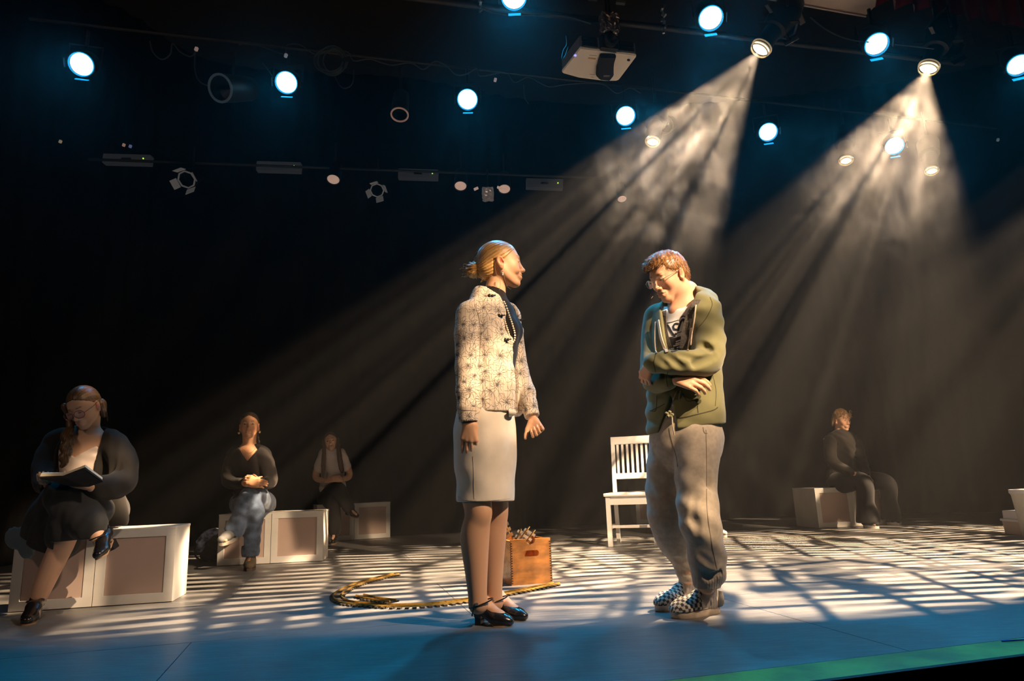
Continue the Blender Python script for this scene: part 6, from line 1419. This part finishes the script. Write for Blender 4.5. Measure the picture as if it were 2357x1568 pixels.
    go = MB().tube(rings[0], .0016, 6, False).tube(rings[1], .0016, 6, False).tube([Tt(.112, -.007, .01)-org, Tt(.116, 0, .013)-org, Tt(.112, .007, .01)-org], .0014, 6).build('glasses', gm, t, True)
    for y in (-1, 1): MB().tube([Tt(.106, y*.060, .010)-org, Tt(.04, y*.080, .018)-org, Tt(-.01, y*.083, .026)-org], .0015, 6).build('temple_arm', gm, go)
    for rg in rings: n = len(rg)-1; mesh_obj('lens', [np.mean(rg[:-1], axis=0)]+rg[:-1], [(0, i+1, (i+1) % n+1) for i in range(n)], mat('violet_coated_lens', (.80, .72, 1), .03, trans=1., coat=.6), go)
    MB().tube([w(205, 960, -.02)-org, w(209, 961, -.02)-org], .003, 6).build('headset_microphone', mat('dark_foam', (.05, .03, .03), .8), t)
    a, b = G(80, 1428), G(60, 1440); ax = unit(b-a)
    shoe_obj(t, org, w(84, 1415, -.11)-(0, 0, .0)+np.array((0, 0, -(w(84, 1415, -.11)[2]))), w(60, 1436, -.28)*np.array((1, 1, 0)), .075, shoe_blk, sole_t, .036, heel=.045, thick=.006, strap=(w(82, 1385, -.09), .040))
    A = w(250, 1272, -.24); Bq = w(228, 1285, -.40)
    shoe_obj(t, org, w(262, 1262, -.17), w(228, 1287, -.31), .07, shoe_blk, sole_t, .034, heel=.045, thick=.006, up=(-.35, .1, .93), strap=(w(226, 1238, -.25), .038))
    # trailing skirt tie
    V = []; F_ = []; n = 10; rr = random.Random(9)
    X = Field(w(50, 1240, .1)-.16, w(50, 1240, .1)+.16, .005)
    X.limb([(w(78, 1222, .05), .012), (w(60, 1232, .04), .03), (w(40, 1240, .03), .042), (w(28, 1236, .03), .03)], .02, ((.2, 1, .1), .35)); X.limb([(w(78, 1218, .06), .012), (w(66, 1250, .03), .04), (w(62, 1268, .02), .03)], .02, ((.2, 1, .1), .35))
    X.disp(ridges((.7, .2, .6), .03, .004, 1.5, 3.)); field_obj('skirt_tie', X, fabric('blue_grey_cloth', (.12, .17, .20), .85), t, org, 2)
    # book in her hands: a thing of its own
    bo = w(150, 1100, -.38); g = thing('open_book', 'open dark covered book held by the reading woman', 'book', bo)
    S0, S1 = w(143, 1098, -.44), w(168, 1121, -.30)                       # spine, camera side and reader side
    cov = mat('dark_book_cover', (.035, .030, .028), .45); pg = mat('cream_pages', (.85, .78, .62), .7)
    def slab(nm, q, th, m, n0=None):
        q = [np.array(p)-bo for p in q]; nrm = unit(np.cross(q[1]-q[0], q[3]-q[0])); nrm = nrm if nrm[2] > 0 else -nrm
        mb = MB(); mb.add(q+[p+nrm*th for p in q], [(3,2,1,0), (4,5,6,7)]+[(i, (i+1) % 4, (i+1) % 4+4, i+4) for i in range(4)]); return mb.build(nm, m, g), nrm
    A, B_, C_ = w(196, 1080, -.47), w(238, 1109, -.37), w(205, 1121, -.30)
    slab('cover', [S0, A, B_, C_+(S1-C_)*.0], .004, cov); slab('cover', [S0, C_, S1, S0+(S1-S0)*.5], .004, cov)
    u_ = np.array((0, .010, .012)); slab('page_block', [S0+u_*.4, w(195, 1077, -.465)+u_*.3, w(234, 1107, -.37)+u_*.5, w(203, 1117, -.30)+u_*.6], .012, pg)
    slab('cover', [S0, S1, w(92, 1102, -.28), w(89, 1100, -.42)], .004, cov)
    slab('page_block', [S0+(0, .004, .006), S1+(0, 0, .012), w(96, 1094, -.28), w(92, 1097, -.41)], .016, pg)
reading_woman()
# --- seated woman in jeans -------------------------------------------------------------------
def woman_in_jeans():
    Y = 5.75; w = lambda x, y, d=0.: W(x, y, Y+d)
    f = unit((.25, -1, 0)); l = unit((1, .25, 0)); org = G(560, 1300)
    R = frame((.30, -.95, .06), (-.04, 0, 1)); O = w(574, 984)
    la = [(w(611, 1054, .04), .040), (w(623, 1106, .02), .032), (w(598, 1112, -.18), .024)]; ra = [(w(536, 1054, .04), .040), (w(526, 1106, .0), .032), (w(570, 1113, -.20), .024)]
    hL, hR = w(608, 1160, .28), w(555, 1160, .30)
    ll = [(hL, .085), (w(578, 1142, -.12), .062), (w(556, 1190, -.16), .052), (w(536, 1226, -.18), .036)]; rl = [(hR, .085), (w(583, 1170, -.10), .062), (w(580, 1225, -.08), .05), (w(576, 1278, -.05), .035)]
    top = fabric('black_vneck_knit', (.022, .018, .018), .9, sheen=.08); jean = fabric('blue_denim', (.085, .12, .19), .85, vary=.45, vscale=14)
    torso = [(w(574, 1040, .06), .06), (w(574, 1054, .06), .125), (w(574, 1090, .10), .112), (w(576, 1130, .2), .108), (w(580, 1160, .28), .13)]
    def vn(X, Y_, Z):
        s = X-w(573, 1052)[0]; return np.maximum(np.abs(s)-(Z-w(574, 1063)[2])*.72, Y_-(Y+.02))
    sp = dict(org=org, res=.0055, head=(O, R), f=f, torso=torso, la=la, ra=ra, ll=ll, rl=rl, skin=(.52, .27, .15), brow=(.03, .015, .01), lips=(.42, .14, .12), hs=.97,
      hands=[((w(598, 1112, -.18), (-.75, -.2, .35), (.2, -.8, .5), 1), dict(s=.95, curls=((.5, .7, .4),)*4, spread=-.03, fat=1.2)), ((w(572, 1115, -.20), (.75, -.1, .05), (-.1, -.9, .3), -1), dict(s=.95, curls=((.5, .7, .4),)*4, spread=-.03, fat=1.2))],
      garments=[dict(name='sweater', mat=top, parts=[[(p, r*1.06) for p, r in torso[1:]], [(la[0][0], .052), (la[1][0], .042), (w(604, 1113, -.14), .032)], [(ra[0][0], .052), (ra[1][0], .042), (w(562, 1114, -.16), .032)], [(w(606, 1046, .05), .055), (w(592, 1036, .06), .028)], [(w(541, 1046, .05), .055), (w(557, 1036, .06), .028)]], flat=[(f, .74), None, None, None, None], k=.03, funcs=[vn], ridges=[((.4, 0, .9), .06, .0025, 1.2, 2.)]),
        dict(name='jeans', mat=jean, parts=[[(w(580, 1160, .25), .135), (w(582, 1172, .26), .13)], [(hL, .100), (ll[1][0], .078), (ll[2][0], .066), (ll[3][0], .068)], [(hR, .098), (rl[1][0], .078), (rl[2][0], .062), (rl[3][0], .062)]], k=.02, ridges=[((.4, 0, .9), .08, .0022, 1.2, 4.), ((.9, 0, .3), .05, .002, 1., 7.)],
             planes=[(w(536, 1228, -.18), (-.5, 0, -.86), w(536, 1228, -.18)-(.13, .13, .10), w(536, 1228, -.18)+(.06, .13, .03)), (w(576, 1281, -.05), (0, 0, -1), (-9, 0, 0), (9, 9, .2))])],
      hair=dict(c=((.012, .008, .006), (.05, .03, .02)), line=.088, front=.066, locks=[('ponytail', [[(w(590, 1000, .06), .018), (w(594, 1016, .06), .014), (w(596, 1022, .06), .006)]])]),
      feet=[(w(534, 1230, -.18), w(518, 1244, -.30), .026, .016), (w(575, 1288, -.05), w(573, 1293, -.18), .026, .016)])
    t, org, O, R, Tt = seated('woman in jeans and black V-neck sweater seated on white boxes', sp)
    for y in (-1, 1): MB().lathe([(0, .004), (.012, .012), (.024, .004)], Tt(0, y*.083, -.03)-org, (0, 0, -1), 10).build('earring', mat('gold_earring', (.8, .55, .3), .3, .8), t)
    tubes('necklace', [[w(560, 1034, -.03)-org, w(566, 1041, -.055)-org, w(573, 1043, -.06)-org, w(581, 1040, -.055)-org, w(588, 1032, -.03)-org]], .0014, mat('gold_chain', (.7, .5, .25), .3, .9), t)
    grey = mat('grey_knit_sneaker', (.13, .13, .13), .8); olive = mat('olive_suede', (.16, .12, .07), .85); so = mat('pale_rubber_sole', (.45, .40, .33), .7)
    shoe_obj(t, org, w(546, 1238, -.14), w(506, 1256, -.30), .09, grey, so, .040, up=(.25, .0, .97), opening=False, thick=.028)
    shoe_obj(t, org, G(577, 1296), G(574, 1306), .08, olive, mat('brown_sole', (.10, .07, .05), .7), .042, opening=False, thick=.02) if 0 else shoe_obj(t, org, w(577, 1295, .0)*np.array((1, 1, 0)), w(574, 1300, -.24)*np.array((1, 1, 0)), .085, olive, mat('brown_sole', (.10, .07, .05), .7), .042, opening=False, thick=.02)
    MB().lathe([(0, .034), (.02, .036), (.06, .034)], w(540, 1232, -.18)-org, unit((.35, .1, .9)), 16).build('sock', mat('white_sock', (.75, .72, .68), .9), t, True)
woman_in_jeans()
# --- woman with long hair, pale top ----------------------------------------------------------
def woman_pale_top():
    Y = 8.0; w = lambda x, y, d=0.: W(x, y, Y+d)
    f = unit((.2, -1, 0)); org = G(768, 1243); R = frame((.18, -.98, .08), (-.16, 0, 1)); O = w(762, 1020)
    la = [(w(789, 1048, .02), .042), (w(804, 1094, .0), .034), (w(780, 1106, -.18), .023)]; ra = [(w(741, 1050, .02), .042), (w(727, 1098, .0), .034), (w(756, 1108, -.18), .023)]
    hL, hR = w(784, 1146, .28), w(748, 1146, .28)
    rl = [(hR, .082), (w(777, 1126, -.12), .058), (w(792, 1150, -.15), .048), (w(805, 1172, -.17), .034)]; ll = [(hL, .082), (w(768, 1152, -.1), .058), (w(771, 1195, -.06), .047), (w(770, 1228, -.04), .034)]
    torso = [(w(765, 1044, .04), .055), (w(765, 1050, .04), .125), (w(766, 1080, .08), .118), (w(766, 1110, .2), .112), (w(766, 1140, .28), .135)]
    tee = fabric('pale_pink_tee', (.68, .60, .58), .85); blkp = fabric('black_trousers', (.018, .016, .016), .9, sheen=.08)
    sp = dict(org=org, res=.0065, head=(O, R), f=f, torso=torso, la=la, ra=ra, ll=ll, rl=rl, skin=(.68, .40, .27), brow=(.08, .04, .02), hs=.97,
      hands=[((w(783, 1106, -.18), (-.8, -.3, .2), (.1, -.8, .6), 1), dict(s=1., curls=((.5, .7, .4),)*4, spread=0)), ((w(754, 1107, -.18), (.8, -.2, .3), (-.1, -.8, .6), -1), dict(s=1., curls=((.4, .6, .4),)*4, spread=0))],
      garments=[dict(name='t_shirt', mat=tee, parts=[[(p, r*1.02) for p, r in torso[1:4]]+[(w(766, 1126, .2), .14)], [(la[0][0]-(.02, 0, 0), .048), (w(796, 1076, .01), .054)], [(ra[0][0]+(.02, 0, 0), .048), (w(735, 1078, .01), .054)], [(w(785, 1044, .02), .05), (w(773, 1040, .04), .02)], [(w(745, 1044, .02), .05), (w(757, 1040, .04), .02)]], flat=[(f, .8), None, None, None, None], k=.03, ridges=[((.5, 0, .8), .07, .003, 1.2, 2.)]),
        dict(name='trousers', mat=blkp, parts=[[(w(766, 1140, .24), .14), (w(766, 1150, .26), .135)], [(hR, .098), (rl[1][0], .074), (rl[2][0], .060), (rl[3][0]*.9+rl[2][0]*.1, .058)], [(hL, .098), (ll[1][0], .072), (ll[2][0], .060), (ll[3][0]*.85+ll[2][0]*.15, .060)]], k=.02)],
      hair=dict(c=((.05, .025, .015), (.16, .08, .04)), line=.088, front=.064, root=(.0, 0, .14), locks=[('long_hair', [[(Tt_, r) for Tt_, r in ((O+R@np.array((-.0, .078, .03)), .022), (w(779, 1030, -.05), .024), (w(782, 1055, -.10), .028), (w(786, 1080, -.12), .024), (w(788, 1088, -.12), .008))], [(Tt_, r) for Tt_, r in ((O+R@np.array((.0, -.078, .03)), .022), (w(746, 1035, -.05), .020), (w(745, 1060, -.10), .024), (w(744, 1085, -.12), .020), (w(744, 1100, -.12), .007))]])]),
      feet=[(w(808, 1176, -.17), w(820, 1184, -.28), .024, .014), (w(769, 1232, -.04), w(766, 1240, -.16), .024, .014)])
    t, org, O, R, Tt = seated('woman in pale top with long brown hair seated on farther white boxes', sp)
    shoe_obj(t, org, w(800, 1184, -.10), w(822, 1193, -.26), .07, shoe_blk, sole_t, .036, up=(-.2, .1, .95), heel=.03, thick=.008, strap=(w(806, 1175, -.17), .038))
    shoe_obj(t, org, w(770, 1241, .0)*np.array((1, 1, 0)), w(766, 1246, -.2)*np.array((1, 1, 0)), .07, shoe_blk, sole_t, .036, heel=.03, thick=.008, strap=(w(769, 1232, -.04), .038))
    MB().lathe([(-.008, .026), (.008, .026)], w(787, 1105, -.14)-org, (1, .2, 0), 14, False).build('bracelet', mat('pale_bracelet', (.8, .7, .85), .3), t)
woman_pale_top()
# --- woman in black at right ------------------------------------------------------------------
def woman_in_black():
    Y = 7.72; w = lambda x, y, d=0.: W(x, y, Y+d)
    f = unit((.35, -.95, 0)); org = G(1990, 1215); R = frame((.28, -.95, -.14), (.03, 0, 1)); O = w(1937, 970)
    la = [(w(1966, 1016, -.08), .042), (w(1984, 1060, -.12), .034), (w(1992, 1094, -.26), .023)]
    ra = [(w(1905, 1014, -.08), .042), (w(1916, 1062, -.20), .034), (w(1958, 1088, -.40), .023)]
    la = [(w(1968, 1014, .06), .042), (w(1982, 1058, .02), .034), (w(1994, 1092, -.14), .023)]
    hR, hL = w(1930, 1112, -.06), w(1945, 1110, .18)
    rl = [(hR, .085), (w(1985, 1110, -.32), .060), (w(1992, 1160, -.33), .050), (w(2000, 1198, -.33), .036)]; ll = [(hL, .085), (w(2036, 1110, -.06), .060), (w(2046, 1155, -.04), .050), (w(2056, 1196, -.02), .036)]
    torso = [(w(1938, 1004, .0), .055), (w(1938, 1016, .0), .13), (w(1936, 1050, .02), .118), (w(1934, 1085, .04), .112), (w(1935, 1108, .05), .14)]
    top = fabric('black_top', (.020, .016, .014), .9, sheen=.08); fl = fabric('black_flared_trousers', (.014, .013, .015), .9, sheen=.08)
    sp = dict(org=org, res=.0065, head=(O, R), f=f, torso=torso, la=la, ra=ra, ll=ll, rl=rl, skin=(.66, .38, .24), brow=(.1, .05, .02), hs=1.0,
      hands=[((w(1994, 1092, -.14), (.25, -.5, -.8), (.5, -.6, .3), -1), dict(s=.95, curls=((.4, .5, .3),)*4, spread=0)), ((w(1958, 1088, -.30), (.7, -.3, -.35), (-.1, -.6, .7), -1), dict(s=.95, curls=((.4, .5, .3),)*4, spread=0))],
      garments=[dict(name='jumper', mat=top, parts=[[(p, r*1.08) for p, r in torso[1:]], [(la[0][0], .056), (la[1][0], .048), (la[2][0], .036)], [(ra[0][0]+(.02, 0, 0), .060), (ra[1][0], .050), (ra[2][0], .038)], [(w(1958, 1008, .02), .05), (w(1945, 1002, .0), .03)], [(w(1915, 1008, -.04), .05), (w(1930, 1002, .0), .03)]], flat=[(f, .76), None, None, None, None], k=.03, ridges=[((.5, 0, .8), .06, .003, 1.2, 2.)]),
        dict(name='flared_trousers', mat=fl, parts=[[(w(1936, 1108, .05), .145), (w(1938, 1118, .06), .14)], [(hR, .115), (rl[1][0], .086), (rl[2][0], .078), (w(1996, 1180, -.33), .092), (w(1998, 1204, -.33), .108)], [(hL, .115), (ll[1][0], .084), (ll[2][0], .074), (w(2050, 1180, -.03), .084), (w(2052, 1203, -.02), .098)]], k=.02, planes=[(w(2000, 1203, -.3), (0, 0, -1))])],
      hair=dict(c=((.16, .08, .03), (.45, .26, .10)), line=.082, front=.062, locks=[('curly_hair', [[(O+R@np.array((.05, .055, .07)), .020), (O+R@np.array((.01, .078, .02)), .018), (O+R@np.array((.01, .083, -.05)), .010)], [(O+R@np.array((.05, -.055, .07)), .020), (O+R@np.array((-.03, -.078, .03)), .022), (O+R@np.array((-.05, -.078, -.05)), .012)], [(O+R@np.array((.05, .0, .105)), .022), (O+R@np.array((-.02, .0, .118)), .026), (O+R@np.array((-.08, .0, .09)), .026)]])]),
      feet=[(w(2000, 1202, -.33), w(2014, 1208, -.42), .024, .014), (w(2056, 1200, -.02), w(2066, 1206, -.10), .024, .014)])
    t, org, O, R, Tt = seated('woman in black flared trousers and top with gathered curly hair seated at right', sp)
    rr = random.Random(6); tubes('curls', [[O-org+R@(np.array((.02+.07*math.cos(a), .085*math.sin(a), .06+rr.uniform(-.03, .06)))) + np.array([rr.uniform(-.02, .02) for _ in range(3)])*k for k in (0, .6, 1.2)] for a in np.linspace(0, 6.2, 40)], .0022, hairmat('fair_curls', (.2, .1, .04), (.5, .3, .12)), t, 4)
    cv = mat('black_canvas_sneaker', (.02, .02, .025), .8); wr = mat('white_rubber_toe', (.70, .66, .62), .5)
    a, b = w(1990, 1212, -.26)*np.array((1, 1, 0)), w(2020, 1212, -.42)*np.array((1, 1, 0)); g = shoe_obj(t, org, a, b, .08, cv, wr, .042, opening=False, thick=.03); X = b*.96+a*.04
    MB().lathe([(0, .001), (.0, .03), (.02, .036), (.05, .036), (.06, .02)], X-org+(0, 0, .028), unit(a-b), 14).build('toe_cap', wr, g, True)
    a, b = w(2046, 1209, .04)*np.array((1, 1, 0)), w(2070, 1209, -.12)*np.array((1, 1, 0)); g = shoe_obj(t, org, a, b, .08, cv, wr, .042, opening=False, thick=.03)
    MB().lathe([(0, .001), (.0, .03), (.02, .036), (.05, .036), (.06, .02)], b-org+(0, 0, .028), unit(a-b), 14).build('toe_cap', wr, g, True)
woman_in_black()
# --- figure almost hidden behind the man -------------------------------------------------------
def hidden_sitter():
    Y = 7.2; w = lambda x, y, d=0.: W(x, y, Y+d)
    f = unit((.35, -.9, 0)); org = G(1600, 1208); R = frame((.3, -.95, 0), (0, 0, 1)); O = w(1580, 985)
    la = [(w(1606, 1026, .02), .042), (w(1622, 1070, .0), .034), (w(1620, 1098, -.2), .023)]; ra = [(w(1556, 1026, .02), .042), (w(1548, 1075, .0), .034), (w(1570, 1100, -.2), .023)]
    hL, hR = w(1596, 1125, .26), w(1562, 1125, .26); ll = [(hL, .082), (w(1624, 1118, -.14), .058), (w(1630, 1160, -.12), .048), (w(1636, 1190, -.1), .034)]; rl = [(hR, .082), (w(1575, 1118, -.14), .058), (w(1578, 1160, -.12), .048), (w(1578, 1190, -.1), .034)]
    torso = [(w(1580, 1020, .04), .055), (w(1580, 1030, .04), .125), (w(1580, 1060, .08), .118), (w(1580, 1095, .2), .112), (w(1580, 1120, .26), .135)]
    dk_ = fabric('brown_grey_clothes', (.16, .12, .09), .9)
    sp = dict(org=org, res=.010, head=(O, R), f=f, torso=torso, la=la, ra=ra, ll=ll, rl=rl, skin=(.6, .36, .24), hs=.97, eyes=0, hands=[((w(1620, 1098, -.2), (-.4, -.5, -.5), (.2, -.4, .8), 1), dict(s=.95)), ((w(1570, 1100, -.2), (.4, -.5, -.5), (.2, -.4, .8), -1), dict(s=.95))],
      garments=[dict(name='jumper', mat=dk_, parts=[[(p, r*1.08) for p, r in torso[1:]], [(p, r+.014) for p, r in la], [(p, r+.014) for p, r in ra]], flat=[(f, .76), None, None], k=.03), dict(name='trousers', mat=dk_, parts=[[(p, r+.022) for p, r in ll[:3]]+[(ll[3][0], .06)], [(p, r+.022) for p, r in rl[:3]]+[(rl[3][0], .06)]], k=.02)],
      hair=dict(c=((.05, .03, .02), (.12, .07, .04)), res=.007))
    t, org, O, R, Tt = seated('person mostly hidden behind the man in the hoodie, only knee and shoe showing', sp)
    for x, a in ((1637, 0), (1578, 0)):
        p = w(x, 1200, -.08)*np.array((1, 1, 0)); shoe_obj(t, org, p, p+(.07, -.2, 0), .075, mat('pale_sneaker', (.5, .46, .40), .7), mat('pale_rubber_sole'), .04, opening=False, thick=.025)
hidden_sitter()
# --- dark backpack beside the boxes --------------------------------------------------------------
def backpack():
    c = G(490, 1293); o = thing('backpack', 'dark backpack with blue and white cloth, beside the white boxes of the woman in jeans', 'bag', c)
    X = Field(c+(-.16, -.14, -.01), c+(.16, .2, .36), .007)
    X.limb([(c+(.02, .03, .08), .085), (c+(.02, .03, .16), .088), (c+(.02, .03, .21), .065)], .03); X.cap(c+(-.05, -.03, .06), c+(.02, -.05, .06), .055, .055, .03); X.plane(c, (0, 0, -1), .004); X.disp(ridges((.3, 0, .9), .06, .006, 1.4, 2.))
    field_obj('bag_body', X, fabric('black_nylon', (.02, .02, .025), .6, sheen=0.), o, c, 2)
    X = Field(c+(-.17, -.16, .05), c+(.12, .14, .36), .006); X.limb([(c+(-.10, -.03, .10), .03), (c+(-.09, -.05, .17), .035), (c+(-.03, -.04, .235), .036), (c+(.03, -.01, .25), .03)], .02); X.disp(ridges((.6, .2, .7), .035, .007, 2., 5.))
    field_obj('striped_cloth', X, mat('blue_white_stripe', (.22, .26, .40), .85, vary=.9, vscale=22), o, c, 2)
    tubes('strap', [[c-c+(-.08, -.06, .20), (-.12, -.10, .14), (-.11, -.10, .06), (-.06, -.09, .02)]], .009, mat('black_rubber'), o)
backpack()
